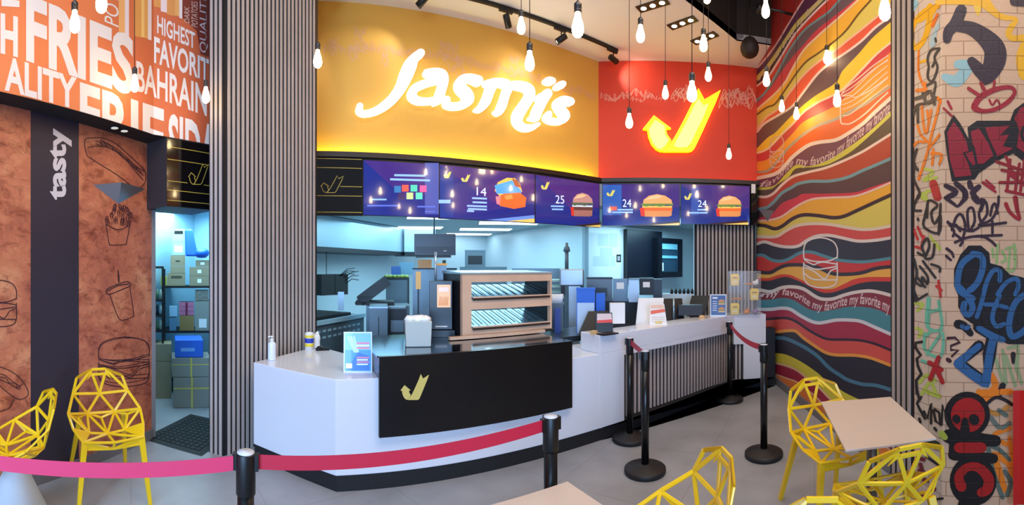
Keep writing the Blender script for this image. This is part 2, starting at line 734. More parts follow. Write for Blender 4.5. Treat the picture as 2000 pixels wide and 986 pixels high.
# sign walls: flat yellow and red fields above 2.93 m
ZS = 2.93
a, c = P_SIGN.pt(560, 0), P_SIGN.pt(1169, 0)
CX, CY = c.x, c.y
mb = MB()
mb.box(-0.6, CX, 5.17, 5.32, ZS, ZC)
struct('wall_back', mb, m_yellow)
q = P_RED.pt(1478, 0)
mb = MB()
mb.hexa([(CX, CY, ZS), (q.x, q.y, ZS), (q.x + .1, q.y + .1, ZS), (CX + .1, CY + .1, ZS),
         (CX, CY, ZC), (q.x, q.y, ZC), (q.x + .1, q.y + .1, ZC), (CX + .1, CY + .1, ZC)])
struct('wall_back_right', mb, m_red)

# black lip in front of the lit cove, and the cove strip itself
lip = mat('lip_brown_black', (40, 28, 24), rough=0.4)
mb = MB()
mb.box(-0.3, CX - 0.045, 5.02, 5.05, 2.885, 2.945)
mb.box(-0.3, CX - 0.045, 5.05, 5.17, 2.885, 2.90)
mb.box(CX - 0.9, CX - 0.02, 5.1, 5.17, 2.885, 2.90)
d_ = Vector((R2, -R2))
for o0, o1, z0, z1 in ((0.12, 0.15, 2.885, 2.945), (0.0, 0.12, 2.885, 2.90)):
    p0 = Vector((CX, CY)) + Vector((-R2, -R2)) * o0 + d_ * 0.02
    p1 = Vector((q.x, q.y)) + Vector((-R2, -R2)) * o0
    p2 = Vector((q.x, q.y)) + Vector((-R2, -R2)) * o1
    p3 = Vector((CX, CY)) + Vector((-R2, -R2)) * o1 + d_ * 0.02
    mb.hexa([(v.x, v.y, z0) for v in (p0, p1, p2, p3)] + [(v.x, v.y, z1) for v in (p0, p1, p2, p3)])
struct('trim_2', mb, lip)
solo('cove_light', MB().box(-0.3, CX - 0.1, 5.08, 5.10, 2.901, 2.915), mat('cove_led', (255, 226, 60), emit=34, ecol=(255, 228, 30)),
     'yellow light strip behind the black lip at the foot of the yellow wall', 'light strip')
e0 = Vector((CX, CY)) + Vector((-R2, -R2)) * 0.07 + d_ * 0.12
e1 = Vector((q.x, q.y)) + Vector((-R2, -R2)) * 0.07 - d_ * 0.05
mb = MB()
mb.beam((e0.x, e0.y, 2.907), (e1.x, e1.y, 2.907), 0.02, 0.012)
solo('cove_light', mb, mat('cove_led_red', (255, 120, 60), emit=3, ecol=(255, 130, 60)),
     'orange light strip behind the black lip at the foot of the red wall', 'light strip')

# ---- right side: mural wall, slat strip, pale brick return, brick wall
k0 = P_MUR.pt(1478, 0)
k1 = P_MUR.pt(1741, 0)
k2 = P_MUR.pt(1786, 0)
k3 = Vector((BR_X, BR_X - 2.6, 0))
nb = Vector((R2, -R2, 0)) * 0.15          # behind the wall


def slab(p, q, z0, z1, m, name, back=nb):
    mb = MB()
    mb.hexa([(p.x, p.y, z0), (q.x, q.y, z0), (q.x + back.x, q.y + back.y, z0), (p.x + back.x, p.y + back.y, z0),
             (p.x, p.y, z1), (q.x, q.y, z1), (q.x + back.x, q.y + back.y, z1), (p.x + back.x, p.y + back.y, z1)])
    return struct(name, mb, m)


k0e = k0 + Vector((0.25, 0.25, 0))
slab(k0e, k2, 0, 5.65, mat('mural_backing', (120, 40, 40)), 'wall_right')
brick_l = print_mat('pale_brick_print', rough=0.55, brick=radians(45))
brick_r = print_mat('brick_print', rough=0.55, brick=radians(90))
# pale brick return and brick wall as painted surfaces
slab(k2, k3, 0, 5.65, mat('brick_core', (200, 190, 180)), 'wall_right_return')
mb = MB()
mb.box(BR_X, BR_X + 0.2, -4.5, k3.y, 0, 5.65)
struct('wall_right_front', mb, mat('brick_core', (200, 190, 180)))

# slats beside the brick
mb = MB()
slats(mb, xy(k1), xy(k2 + Vector((0.004, 0.004, 0))), 0.0, 5.6, 0.068, 0.034, 0.015, (-R2, R2))
solo('slat_panel', mb, [m_slatb, m_slat], 'tall narrow panel of upright taupe slats between the wavy mural and the brick', 'slat panel')

# skirting under the mural
mb = MB()
f0, f1 = P_MUR.pt(1500, 0, 0.0), P_MUR.pt(1741, 0, 0.0)
nn = Vector((-R2, R2, 0)) * 0.015
mb.hexa([(f0.x, f0.y, 0), (f1.x, f1.y, 0), (f1.x + nn.x, f1.y + nn.y, 0), (f0.x + nn.x, f0.y + nn.y, 0),
         (f0.x, f0.y, .1), (f1.x, f1.y, .1), (f1.x + nn.x, f1.y + nn.y, .1), (f0.x + nn.x, f0.y + nn.y, .1)])
struct('baseboard_right', mb, m_skirt)

# ---- left side
l0 = P_LEFT.pt(296, 0)
l_dir = Vector((cos(P_LEFT.ang), sin(P_LEFT.ang), 0))
l1 = l0 - l_dir * 7.5
lb = Vector((-P_LEFT.n.x, -P_LEFT.n.y, 0)) * 0.12
m_copper = mat('rusty_copper_print', (168, 92, 66), rough=0.42)
nt = m_copper.node_tree
b = nt.nodes['Principled BSDF']
tc = nt.nodes.new('ShaderNodeTexCoord')
n1 = nt.nodes.new('ShaderNodeTexNoise')
n1.inputs['Scale'].default_value = 3.0
n1.inputs['Detail'].default_value = 9
n1.inputs['Roughness'].default_value = 0.62
n2 = nt.nodes.new('ShaderNodeTexNoise')
mp2 = nt.nodes.new('ShaderNodeMapping')
mp2.inputs['Rotation'].default_value = (0.5, 0.4, 0.2)
mp2.inputs['Scale'].default_value = (3.5, 3.5, 6)
n2.inputs['Scale'].default_value = 2.0
n2.inputs['Detail'].default_value = 12
n2.inputs['Roughness'].default_value = 0.72
n2.inputs['Distortion'].default_value = 0.5
r1 = nt.nodes.new('ShaderNodeValToRGB')
els = r1.color_ramp.elements
els[0].position, els[0].color = 0.28, (*lin((168, 92, 76)), 1)
els[1].position, els[1].color = 0.72, (*lin((232, 164, 122)), 1)
e = els.new(0.5)
e.color = (*lin((206, 124, 92)), 1)
r2 = nt.nodes.new('ShaderNodeValToRGB')
r2.color_ramp.elements[0].position, r2.color_ramp.elements[0].color = 0.33, (*lin((150, 96, 88)), 1)
r2.color_ramp.elements[1].position, r2.color_ramp.elements[1].color = 0.52, (1, 1, 1, 1)
mx = nt.nodes.new('ShaderNodeMix')
mx.data_type, mx.blend_type = 'RGBA', 'MULTIPLY'
mx.inputs[0].default_value = 0.8
nt.links.new(tc.outputs['Object'], n1.inputs['Vector'])
nt.links.new(tc.outputs['Object'], mp2.inputs['Vector'])
nt.links.new(mp2.outputs['Vector'], n2.inputs['Vector'])
nt.links.new(n1.outputs['Fac'], r1.inputs['Fac'])
nt.links.new(n2.outputs['Fac'], r2.inputs['Fac'])
nt.links.new(r1.outputs['Color'], mx.inputs[6])
nt.links.new(r2.outputs['Color'], mx.inputs[7])
nt.links.new(mx.outputs[2], b.inputs['Base Color'])
mb = MB()
mb.hexa([(l1.x, l1.y, 0), (l0.x, l0.y, 0), (l0.x + lb.x, l0.y + lb.y, 0), (l1.x + lb.x, l1.y + lb.y, 0),
         (l1.x, l1.y, 2.76), (l0.x, l0.y, 2.76), (l0.x + lb.x, l0.y + lb.y, 2.76), (l1.x + lb.x, l1.y + lb.y, 2.76)])
struct('wall_left', mb, m_copper)
mb = MB()
o_ = Vector((P_LEFT.n.x, P_LEFT.n.y, 0)) * 0.014
mb.hexa([(l1.x, l1.y, 0), (l0.x, l0.y, 0), (l0.x + o_.x, l0.y + o_.y, 0), (l1.x + o_.x, l1.y + o_.y, 0),
         (l1.x, l1.y, .09), (l0.x, l0.y, .09), (l0.x + o_.x, l0.y + o_.y, .09), (l1.x + o_.x, l1.y + o_.y, .09)])
struct('baseboard_left', mb, m_skirt)
# steel jamb of the store door
mb = MB()
mb.hexa([(l0.x, l0.y, 0), (l0.x + .03, l0.y + .03, 0), (l0.x - .06, l0.y + .12, 0), (l0.x - .10, l0.y + .05, 0),
         (l0.x, l0.y, 2.2), (l0.x + .03, l0.y + .03, 2.2), (l0.x - .06, l0.y + .12, 2.2), (l0.x - .10, l0.y + .05, 2.2)])
struct('trim_3', mb, mat('door_jamb', (150, 152, 158), rough=0.4, metal=0.4))

# printed bulkhead above: plan line A then knee then line B to the column
A0 = P_BULK.pt(0, 0) - Vector((cos(P_BULK.ang), sin(P_BULK.ang), 0)) * 5
K = P_BULK.pt(300, 0)
B1 = Vector((K.x + 0.62, K.y + 0.62 * tan(P_LINT.ang), 0))
P_LINT = Plane((K.x, K.y), P_LINT.ang)
ZB = 2.74
mb = MB()
mb.prism([xy(A0), xy(K), xy(B1), (B1.x - .5, B1.y + .6), (K.x - 1.2, K.y + .7), (A0.x - 1.2, A0.y + .4)], ZB, 5.65)
struct('wall_left_upper', mb, m_void)
# lintel box above the store door: glossy black front below the print
mb = MB()
LB = P_LINT.pt(325, 0, -0.002)
LE = P_LINT.pt(420, 0, -0.002)
LBK = P_LEFT.pt(287, 0)
back_ = Vector((-0.30, 0.30, 0))
mb.prism([xy(LB), xy(LE), xy(LE + back_), xy(LBK + Vector((0.02, 0.25, 0))), xy(LBK)], 2.135, ZB)
struct('trim_4', mb, [mat('lintel_dark', (46, 40, 44), rough=0.55)])

# slatted column
c0 = P_COL.pt(437, 0)
c1 = P_COL.pt(618, 0)
cl = Vector((c0.x - 0.135, c0.y + 0.055, 0))
mb = MB()
mb.prism([xy(c0), xy(c1), (c1.x - .25, c1.y + .3), (cl.x - 0.02, cl.y + .45), xy(cl)], 0, ZC, 0)
slats(mb, xy(c0), xy(c1), 0.0, ZC, 0.0505, 0.027, 0.014, (R2, -R2), 0, 1)
ld = (c0 - cl).normalized()
slats(mb, xy(cl), xy(c0), 0.0, ZC, 0.046, 0.026, 0.013, (ld.y, -ld.x), 0, 1)
solo('slatted_column', mb, [m_slatb, m_slat], 'broad column clad in upright taupe slats between store door and kitchen', 'column')

# slat wall behind the tall counter, under the last menu screen
s0, s1 = P_RED.pt(1356, 0, 0.0), P_RED.pt(1475, 0, 0.0)
mb = MB()
slats(mb, xy(s0), xy(s1), 0.0, 2.88, 0.0575, 0.03, 0.022, (-R2, -R2))
solo('slat_panel', mb, [m_slatb, m_slat], 'taupe slat panel on the rear wall behind the acrylic display box', 'slat panel')
bk = Vector((R2, R2, 0)) * 0.1
slab(s0, s1, 0, 2.9, m_white, 'wall_back_right_lower', bk)

# ---- kitchen shell
ZK = 2.50
mb = MB()
mb.prism([(-2.6, 5.28), (CX, 5.28), (q.x + .15, q.y + .12), (9.5, 3.5), (9.5, 13), (-2.6, 13)], ZK, ZK + 0.06)
struct('ceiling', mb, mat('kitchen_ceiling', (170, 186, 192), rough=0.6))
# strip of soffit between the kitchen ceiling and the sign wall
kw = lambda p, q, nm: slab(Vector((*p, 0)), Vector((*q, 0)), 0, ZK, m_kwall, nm, Vector((0.0, 0.0, 0)) + Vector((q[1] - p[1], -(q[0] - p[0]), 0)).normalized() * -0.1)
kw((0.1, 4.78), (0.1, 8.2), 'wall_kitchen_left')
kw((0.1, 8.2), (3.1, 11.4), 'wall_kitchen_range')
kw((3.1, 11.4), (5.25, 11.4), 'wall_kitchen_far')
kw((5.25, 11.4), (5.12, 6.6), 'wall_kitchen_right')
kw((5.12, 6.6), (9.3, 6.6), 'wall_kitchen_office')
kw((9.3, 6.6), (9.3, 3.6), 'wall_kitchen_end')
# post at the corner of the right kitchen wall
mb = MB()
mb.box(5.05, 5.14, 6.52, 6.60, 0, ZK)
struct('trim_5', mb, mat('grey_post', (140, 160, 172), rough=0.4))

# ---- store room shell behind the door
u = l_dir                                    # into the store
v = Vector((u.y, -u.x, 0))                   # to the right
ST0 = l0 + u * 0.12 - v * 0.5
m_store = mat('store_wall', (150, 190, 208), rough=0.6)


def spt(a, c_, z=0.0):
    """store frame: a metres in, c metres right of the door jamb"""
    p = l0 + u * a + v * c_
    return Vector((p.x, p.y, z))


def sbox(mb, a0, a1, c0_, c1_, z0, z1, mi=0):
    P = [spt(a0, c0_), spt(a0, c1_), spt(a1, c1_), spt(a1, c0_)]
    mb.hexa([(p.x, p.y, z0) for p in P] + [(p.x, p.y, z1) for p in P], mi)
    return mb


struct('wall_store_left', sbox(MB(), 0.1, 2.3, -1.15, -1.05, 0, 2.4), m_store)
struct('wall_store_far', sbox(MB(), 2.2, 2.3, -1.15, 0.6, 0, 2.4), m_store)
struct('wall_store_right', sbox(MB(), 0.50, 2.3, 0.54, 0.6, 0, 2.4), m_store)
struct('ceiling', sbox(MB(), 0.45, 2.3, -1.1, 0.54, 2.4, 2.46), mat('store_ceiling', (170, 196, 205), rough=0.6))
struct('wall_store_front', sbox(MB(), 0.02, 0.12, -1.1, -0.06, 0, 2.4), m_store)
# ================================================================== printed walls
ink = print_mat('wall_print', rough=0.55)


def C(oy, *pts):
    """points read off a 7.043x enlargement whose corner is (1470, oy)"""
    return [(1470 + a / 7.043, oy + b / 7.043) for a, b in pts]


# ---- wavy mural
art = Art(P_MUR.hit)
white = (226, 212, 208)
PUR, YG, DK = (84, 40, 78), (196, 190, 92), (40, 32, 44)
cv = [
    ([(1478, -60), (1741, -300)], (158, 40, 40)),
    # upper text band
    ([(1478, 134), (1498, 111), (1517, 85), (1538, 50), (1552, 27), (1569, 0), (1600, -45)], PUR),
    ([(1478, 148), (1498, 126), (1527, 84), (1549.5, 50), (1569, 28), (1598, 0), (1640, -45)], YG),
    ([(1478, 158), (1503, 132), (1534, 85), (1555, 55), (1576.5, 33), (1606, 3), (1650, -38)], DK),
    ([(1478, 168), (1498, 152), (1508, 139), (1527, 108), (1549.5, 71), (1569, 47), (1598, 17), (1616, 0), (1660, -40)], (196, 58, 46)),
    ([(1478, 196), (1498, 176), (1522.5, 133.5), (1541, 99), (1569, 61), (1598, 38), (1619, 23), (1640, 0), (1700, -60)], (104, 84, 96)),
    ([(1478, 202), (1505, 172), (1527, 139), (1548, 111), (1569, 88), (1593.5, 60), (1626, 34), (1669, 0), (1720, -50)], (204, 62, 78)),
    ([(1478, 214), (1512.6, 184), (1534, 160), (1545, 139), (1569, 99), (1598, 70), (1626, 45), (1640, 33), (1676, 0), (1741, -60)], (240, 180, 62)),
    ([(1478, 224), (1498, 209.5), (1512.6, 204), (1527, 185), (1555, 144), (1575, 120), (1598, 104), (1633, 78), (1654.5, 57), (1676, 28), (1701, 0), (1741, -45)], (222, 200, 98)),
    ([(1478, 252), (1498, 228), (1520, 212), (1541, 182.5), (1569, 147), (1598, 121), (1633, 97), (1654.5, 79.5), (1683, 57), (1711, 34), (1741, 8)], (232, 92, 66)),
    ([(1480, 256), (1493, 241), (1520, 225), (1548, 207), (1569, 180), (1598, 143), (1626, 120), (1654.5, 101), (1683, 79.5), (1711, 52.5), (1741, 32)], (104, 78, 84)),
    ([(1478, 290), (1500, 268), (1514, 259), (1541, 231), (1562, 211), (1591, 188), (1633, 161), (1645, 139), (1676, 106), (1704, 74), (1741, 42)], (246, 206, 60)),
    ([(1478, 299), (1500, 290), (1530, 259), (1548, 242), (1569, 219), (1598, 199.5), (1623, 188), (1646, 174), (1683, 136), (1711, 106.5), (1741, 82)], (214, 66, 74)),
    ([(1478, 316), (1497, 312), (1512, 298), (1549.5, 259), (1569, 238), (1612, 216.5), (1633, 205), (1660, 180), (1691.5, 146), (1741, 100)], (246, 160, 58)),
    ([(1478, 333), (1500, 330), (1527, 300), (1540, 285), (1569, 259), (1598, 242), (1633, 229), (1683, 202), (1711, 185), (1741, 165)], (176, 160, 140)),
    ([(1478, 338), (1503, 335), (1530, 305), (1543, 289), (1572, 264), (1600, 247), (1634, 235), (1684, 210), (1712, 191), (1741, 170)], (234, 98, 44)),
    # middle text band
    ([(1478.5, 348), (1515, 339), (1534, 322), (1549.5, 305), (1576.5, 285), (1598, 278), (1633, 273), (1662, 257), (1687, 240), (1704, 223.6), (1741, 190)], (110, 58, 86)),
    ([(1481, 366), (1512.6, 362), (1534, 340), (1555, 322), (1576.5, 325), (1598, 320.5), (1626, 308), (1654.5, 289), (1683, 269), (1711, 245), (1741, 216)], (204, 196, 76)),
    ([(1481, 371), (1505.5, 369), (1520, 359), (1541, 345), (1555, 329), (1591, 326), (1619, 320), (1654.5, 301), (1683, 279), (1741, 226)], (84, 66, 58)),
    ([(1481, 384), (1498, 384), (1512.6, 376), (1527, 361), (1548, 345), (1576.5, 336.5), (1612, 328), (1647.5, 314), (1683, 297), (1711, 280), (1741, 261)], (180, 66, 50)),
    ([(1481, 408), (1498, 405), (1512.6, 393), (1527, 377), (1548, 365), (1558, 359), (1583.6, 354), (1619, 353.6), (1654.5, 346.5), (1683, 333.7), (1711, 322), (1741, 309)], (84, 58, 66)),
    ([(1481, 425), (1498, 422), (1511, 415), (1527, 397), (1555, 385.5), (1569, 378.5), (1612, 378), (1669, 375.6), (1697, 367), (1741, 353)], (206, 56, 76)),
    ([(1481, 431), (1504, 429.6), (1527, 422.5), (1548, 408), (1569, 395.5), (1591, 388), (1626, 385.6), (1662, 384), (1690, 377), (1741, 356)], (240, 176, 56)),
    ([(1481, 439.5), (1495.6, 441), (1512.6, 446.6), (1527, 442), (1548, 427), (1569, 419.6), (1598, 421), (1626, 425), (1647.5, 422.5), (1676, 410), (1704, 397), (1741, 380)], (222, 206, 98)),
    ([(1480, 462), (1515, 462), (1534, 451), (1555, 441), (1583.6, 436.7), (1619, 438), (1654.5, 444), (1683, 448), (1711, 446.6), (1741, 441)], (214, 80, 76)),
    ([(1478.5, 476.4), (1493, 472), (1512.6, 478), (1534, 482), (1558, 480.7), (1576.5, 469), (1595, 461), (1619, 459.4), (1647.5, 465), (1676, 470.7), (1711, 469), (1741, 464)], (46, 43, 62)),
    ([(1478.5, 498.5), (1491, 498.5), (1505.5, 507), (1524, 510), (1541, 505.6), (1562, 494), (1583.6, 492), (1605, 498.5), (1633, 507), (1669, 511), (1697, 510.5), (1741, 504)], (204, 48, 48)),
    ([(1478, 530), (1488.5, 532), (1505.5, 532), (1520, 524), (1538, 517.6), (1569, 517.6), (1598, 522.6), (1626, 534), (1654.5, 535.4), (1683, 532.5), (1711, 524), (1741, 520.5)], (238, 176, 72)),
    ([(1478, 543), (1487, 542.5), (1502.7, 542.5), (1524, 536), (1544, 537), (1562, 545), (1583.6, 555), (1605, 564), (1626, 564), (1647.5, 555), (1669, 545), (1697, 541), (1741, 541)], (214, 60, 44)),
    ([(1478, 548), (1502.7, 548), (1524, 542), (1538, 541), (1562, 549.6), (1583.6, 561), (1605, 571), (1626, 571), (1647.5, 564), (1676, 554), (1704, 549.6), (1741, 549.6)], (44, 38, 54)),
    ([(1478, 566), (1487, 566.6), (1505.5, 569.5), (1527, 561.6), (1548, 560), (1569, 564), (1591, 578), (1605, 583.7), (1626, 583.7), (1647.5, 576.5), (1669, 571), (1697, 568), (1718, 571), (1741, 577)], (136, 38, 58)),
    ([(1478, 585), (1505.5, 585), (1527, 581.5), (1548, 585), (1566.5, 596), (1583.6, 605), (1605, 608), (1626, 605), (1654.5, 599), (1683, 599), (1711, 603.5), (1741, 617)], (70, 136, 152)),
    ([(1478, 604), (1505.5, 604), (1527, 601.5), (1544, 604), (1562, 615.6), (1583.6, 627), (1598, 630.5), (1612, 629), (1633, 625), (1662, 625), (1683, 628), (1711, 640), (1741, 653)], (168, 40, 72)),
    ([(1478, 624), (1497, 623), (1534, 621), (1555, 628), (1576.5, 642.6), (1598, 655), (1619, 662.5), (1654.5, 663), (1683, 665), (1711, 672), (1741, 684.5)], (216, 82, 74)),
    ([(1478, 650), (1515, 648), (1541, 645.5), (1555, 647), (1569, 659.6), (1591, 675), (1612, 688), (1633, 693), (1669, 693.7), (1697, 698), (1718, 705), (1741, 714)], (40, 35, 50)),
    ([(1478, 687), (1515, 689.5), (1534, 692), (1555, 701), (1576.5, 713.6), (1598, 729), (1609, 739), (1626, 749), (1647.5, 765), (1676, 779), (1700, 790), (1741, 808)], (216, 204, 62)),
    ([(1478, 700), (1515, 709), (1534, 713.6), (1555, 722), (1572, 735), (1600, 757), (1625, 783), (1650, 804), (1741, 850)], (162, 30, 62)),
    ([(1478, 720), (1515, 731), (1534, 738), (1555, 745), (1569, 756), (1591, 772), (1605, 787), (1630, 810), (1741, 880)], (232, 128, 62)),
]


def foot(x):
    p = P_MUR.pt(x, 0.1)
    return px(p)[1]


ev, sm_ = art.bands(cv, 1478.2, 1741, 120, foot)


def line(i, w, rgb, x0=1479, x1=1740, dy=0.0):
    xs = [x0 + (x1 - x0) * k / 60 for k in range(61)]
    pts = [(x, ev(sm_[i], x) + dy) for x in xs]
    # keep clear of the foot of the wall
    pts = [p for p in pts if p[1] < foot(p[0]) - 1]
    if len(pts) > 2:
        art.stroke(pts, w, rgb, 2, sm=False)


for i, w, c_ in ((1, 3, (232, 190, 200)), (4, 4, (232, 200, 205)), (5, 4, (110, 150, 164)), (7, 4, (240, 205, 170)),
                 (8, 3.5, (110, 82, 34)), (9, 4, (240, 190, 160)), (10, 4.5, (240, 214, 206)), (12, 4, (244, 214, 180)),
                 (16, 7, (238, 214, 200)), (19, 5, (236, 208, 196)), (20, 6, (112, 160, 172)), (22, 4, (238, 200, 190)),
                 (23, 7, (58, 36, 44)), (24, 6, (226, 208, 190)), (25, 6, white), (26, 6, (84, 142, 160)), (27, 7, (52, 34, 46)),
                 (30, 6.5, white), (32, 6.5, (216, 214, 222)), (33, 5, (58, 28, 48)), (34, 6, (236, 156, 66)), (36, 4, (226, 190, 150)),
                 (37, 3, (236, 190, 150))):
    line(i, w, c_)
art.stroke([(1515, 659.6), (1534, 661), (1555, 669.6), (1576.5, 681), (1598, 696.5), (1619, 718), (1640, 732), (1654.5, 741), (1683, 750), (1711, 752.5), (1740, 761)], 7, (72, 122, 150), 2)
# lettering along the bands
FAV = 'my favorite my favorite my favorite '
art.text_path('my favorite my favorite my favorite my', [(1483, 574), (1500, 577), (1525, 571), (1545, 573), (1562, 580), (1580, 592), (1600, 600), (1620, 599), (1640, 592), (1660, 588), (1680, 586), (1700, 588), (1720, 595), (1738, 603)], 16, 33, (228, 204, 206), 3, bold=0.012)
art.text_path('favorite my favorite my favorite my favorite', [(1482, 361), (1505, 357), (1530, 336), (1552, 316), (1576, 318), (1598, 314), (1625, 303), (1640, 292), (1662, 275), (1690, 252), (1720, 226), (1738, 211)], 16, 36, (216, 186, 186), 3, bold=0.01)
art.text_path('my favorite my favorite', [(1480, 156), (1500, 133), (1520, 104), (1540, 74), (1560, 46), (1580, 24), (1610, -8)], 15, 22, (214, 190, 180), 3, bold=0.01)
# hamburger outlines
W_ = (236, 228, 228)


def burger(x0, y0, x1, y1, w, rgb=W_, art_=None, layer=4, sk=0.0):
    a = art_ or art
    X = lambda u, v: (x0 + u * (x1 - x0), y0 + v * (y1 - y0) + sk * u)
    P = lambda *q: [X(*t) for t in q]
    a.stroke(P((0, .42), (0, .22), (.12, .07), (.5, 0), (.86, .07), (1, .22), (1, .42)), w, rgb, layer)
    a.stroke(P((0, .42), (.3, .48), (.7, .48), (1, .40)), w, rgb, layer)
    a.stroke(P((0, .44), (.28, .55), (.4, .52), (.6, .5), (1, .54)), w, rgb, layer)
    a.stroke(P((0, .55), (.35, .64), (.7, .62), (1, .58)), w, rgb, layer)
    a.stroke(P((0, .6), (.3, .68), (.62, .84), (.8, .68), (1, .62)), w, rgb, layer)
    a.stroke(P((0, .72), (.25, .84), (.6, .86), (1, .86)), w, rgb, layer)
    a.stroke(P((0, .5), (0, .8), (.14, .95), (.5, 1.02), (.88, .98), (1, .85), (1, .5)), w, rgb, layer)


burger(1570, 464, 1635, 560, 2.6)
burger(1504, 270, 1530, 330, 1.6, (232, 190, 180), sk=-8)
# large outline drawing up by the slats
P_ = (240, 204, 184)
art.stroke([(1642, 190), (1642, 236), (1650, 242), (1664, 240), (1690, 222), (1715, 198), (1735, 180)], 3, P_, 4)
art.stroke([(1644, 188), (1660, 186), (1672, 190), (1700, 176), (1735, 150)], 2.4, P_, 4)
art.stroke([(1643, 186), (1652, 172), (1680, 150), (1706, 128), (1735, 108)], 2.4, P_, 4)
art.stroke([(1646, 182), (1670, 166), (1700, 140), (1735, 118)], 2, P_, 4)
for k in range(4):
    art.stroke([(1645, 214 - 9 * k), (1668, 205 - 10 * k), (1700, 182 - 13 * k), (1734, 152 - 12 * k)], 2, P_, 4)
art.stroke([(1645, 226), (1662, 222), (1700, 192), (1735, 166)], 2.2, P_, 4)
art.cut(P_MUR.pt(1477.6, 0) + Vector((0, 0, 0)), P_MUR.pt(1478, 0) - P_MUR.pt(1500, 0))
o = art.done('mural_print', ink, kind='structure')
o.name = 'wall_right_print'

# ---- copper wall: dark stripe, lettering, line drawings
art = Art(P_LEFT.hit)
p_top = lambda x: px(P_LEFT.pt(x, ZB + 0.02))[1]
p_bot = lambda x: px(P_LEFT.pt(x, 0.09))[1]
art.poly([(60, p_top(60)), (154, p_top(154)), (154, p_bot(154)), (60, p_bot(60))], (50, 43, 60), 1)
# 'tasty' reading upwards
V, Fc, bb = glyphs('tasty', 0.03)
art.text('tasty', [(140, 390), (140, 250), (97, 250), (97, 390)], (226, 218, 226), 3, bold=0.035)
B_ = (66, 34, 44)
s_ = lambda pts, w=1.5: art.stroke(pts, w, B_, 2)
K3 = lambda *pts: [(a / 3.287, 200 + b / 3.287) for a, b in pts]
# hot dog
s_(K3((560, 345), (545, 280), (550, 235), (600, 228), (660, 228), (740, 262), (820, 330), (890, 395), (930, 440), (935, 500), (900, 545), (840, 530), (760, 470), (640, 395), (560, 345)))
s_(K3((560, 290), (640, 280), (720, 300), (800, 360), (870, 440), (920, 500)))
s_(K3((610, 250), (680, 262), (760, 320), (830, 390), (900, 450), (920, 470)))
s_(K3((640, 240), (720, 280), (790, 330), (860, 400), (925, 440)))
s_(K3((615, 265), (660, 280), (640, 255), (690, 290), (670, 262), (730, 310), (720, 285), (780, 345), (765, 318), (830, 385), (815, 360), (880, 430), (870, 405), (920, 470)), 1.2)
# fries in their carton
random.seed(3)
for k in range(30):
    a_, b_ = random.uniform(675, 840), random.uniform(690, 800)
    dx_, L_ = random.uniform(-16, 16), random.uniform(40, 70)
    s_(K3((a_, b_), (a_ + dx_, b_ - L_ * .6), (a_ + dx_ + 12, b_ - L_ * .6 + 3), (a_ + 12, b_ + 5)), 1.2)
s_(K3((680, 780), (700, 900), (712, 915), (800, 912), (812, 900), (830, 790), (790, 812), (750, 815), (710, 800), (680, 780)))
K4 = lambda *pts: [(a / 3.287, 480 + b / 3.287) for a, b in pts]
# drink cup
s_(K4((680, 295), (700, 270), (800, 232), (835, 238), (832, 258), (760, 290), (700, 312), (680, 295)), 1.8)
s_(K4((690, 290), (760, 255), (830, 245)), 2)
s_(K4((705, 312), (760, 460), (800, 475), (850, 455), (858, 430), (832, 258)))
s_(K4((760, 235), (758, 150), (768, 235)))
# big hamburger
burger(193, 660, 291, 755, 1.6, B_, art, 2, sk=-4)
burger(193, 664, 291, 750, 1.2, B_, art, 2, sk=-8)
# burger and hot dog on the left panel
burger(-34, 547, 32, 636, 1.8, B_, art, 2)
s_(K4((-20, 770), (60, 800), (130, 850), (180, 930), (170, 970), (120, 985), (60, 950), (-20, 880)))
s_(K4((-20, 820), (30, 830), (80, 870), (130, 905), (120, 920), (60, 885), (-20, 850)))
s_(K4((90, 985), (60, 1040), (-20, 1070)))
s_(K4((0, 840), (40, 850), (60, 880), (100, 880), (110, 910), (140, 890)), 1.4)
o = art.done('wall_left_print', ink, kind='structure')

# ---- bulkhead print with big lettering (two flat stretches meeting at a knee)


def bulk_hit(x, y, off=0.0):
    return (P_BULK if x < 300 else P_LINT).hit(x, y, off)


ORG = (228, 128, 78)
LW = (232, 224, 226)
art = Art(lambda x, y, off=0.0: Vector((x, off * 1000, -y)))
top_y = -10
bz = lambda x: px((P_BULK if x < 300 else P_LINT).pt(x, ZB))[1]
x_ = -12.0
while x_ < 411:
    nx = min(411, x_ + 8)
    if x_ < 300 < nx:
        nx = 300.0
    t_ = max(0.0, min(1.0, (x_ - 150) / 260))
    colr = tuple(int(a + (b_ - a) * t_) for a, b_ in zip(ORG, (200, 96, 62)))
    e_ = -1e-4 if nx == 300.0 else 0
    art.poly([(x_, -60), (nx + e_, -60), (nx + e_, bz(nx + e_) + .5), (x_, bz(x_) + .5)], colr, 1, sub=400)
    x_ = nx
# dark corner of the print
art.poly([(356, -60), (410.8, -60), (410.8, 112), (392, 106), (384, 60), (356, 34)], (128, 52, 40), 2)
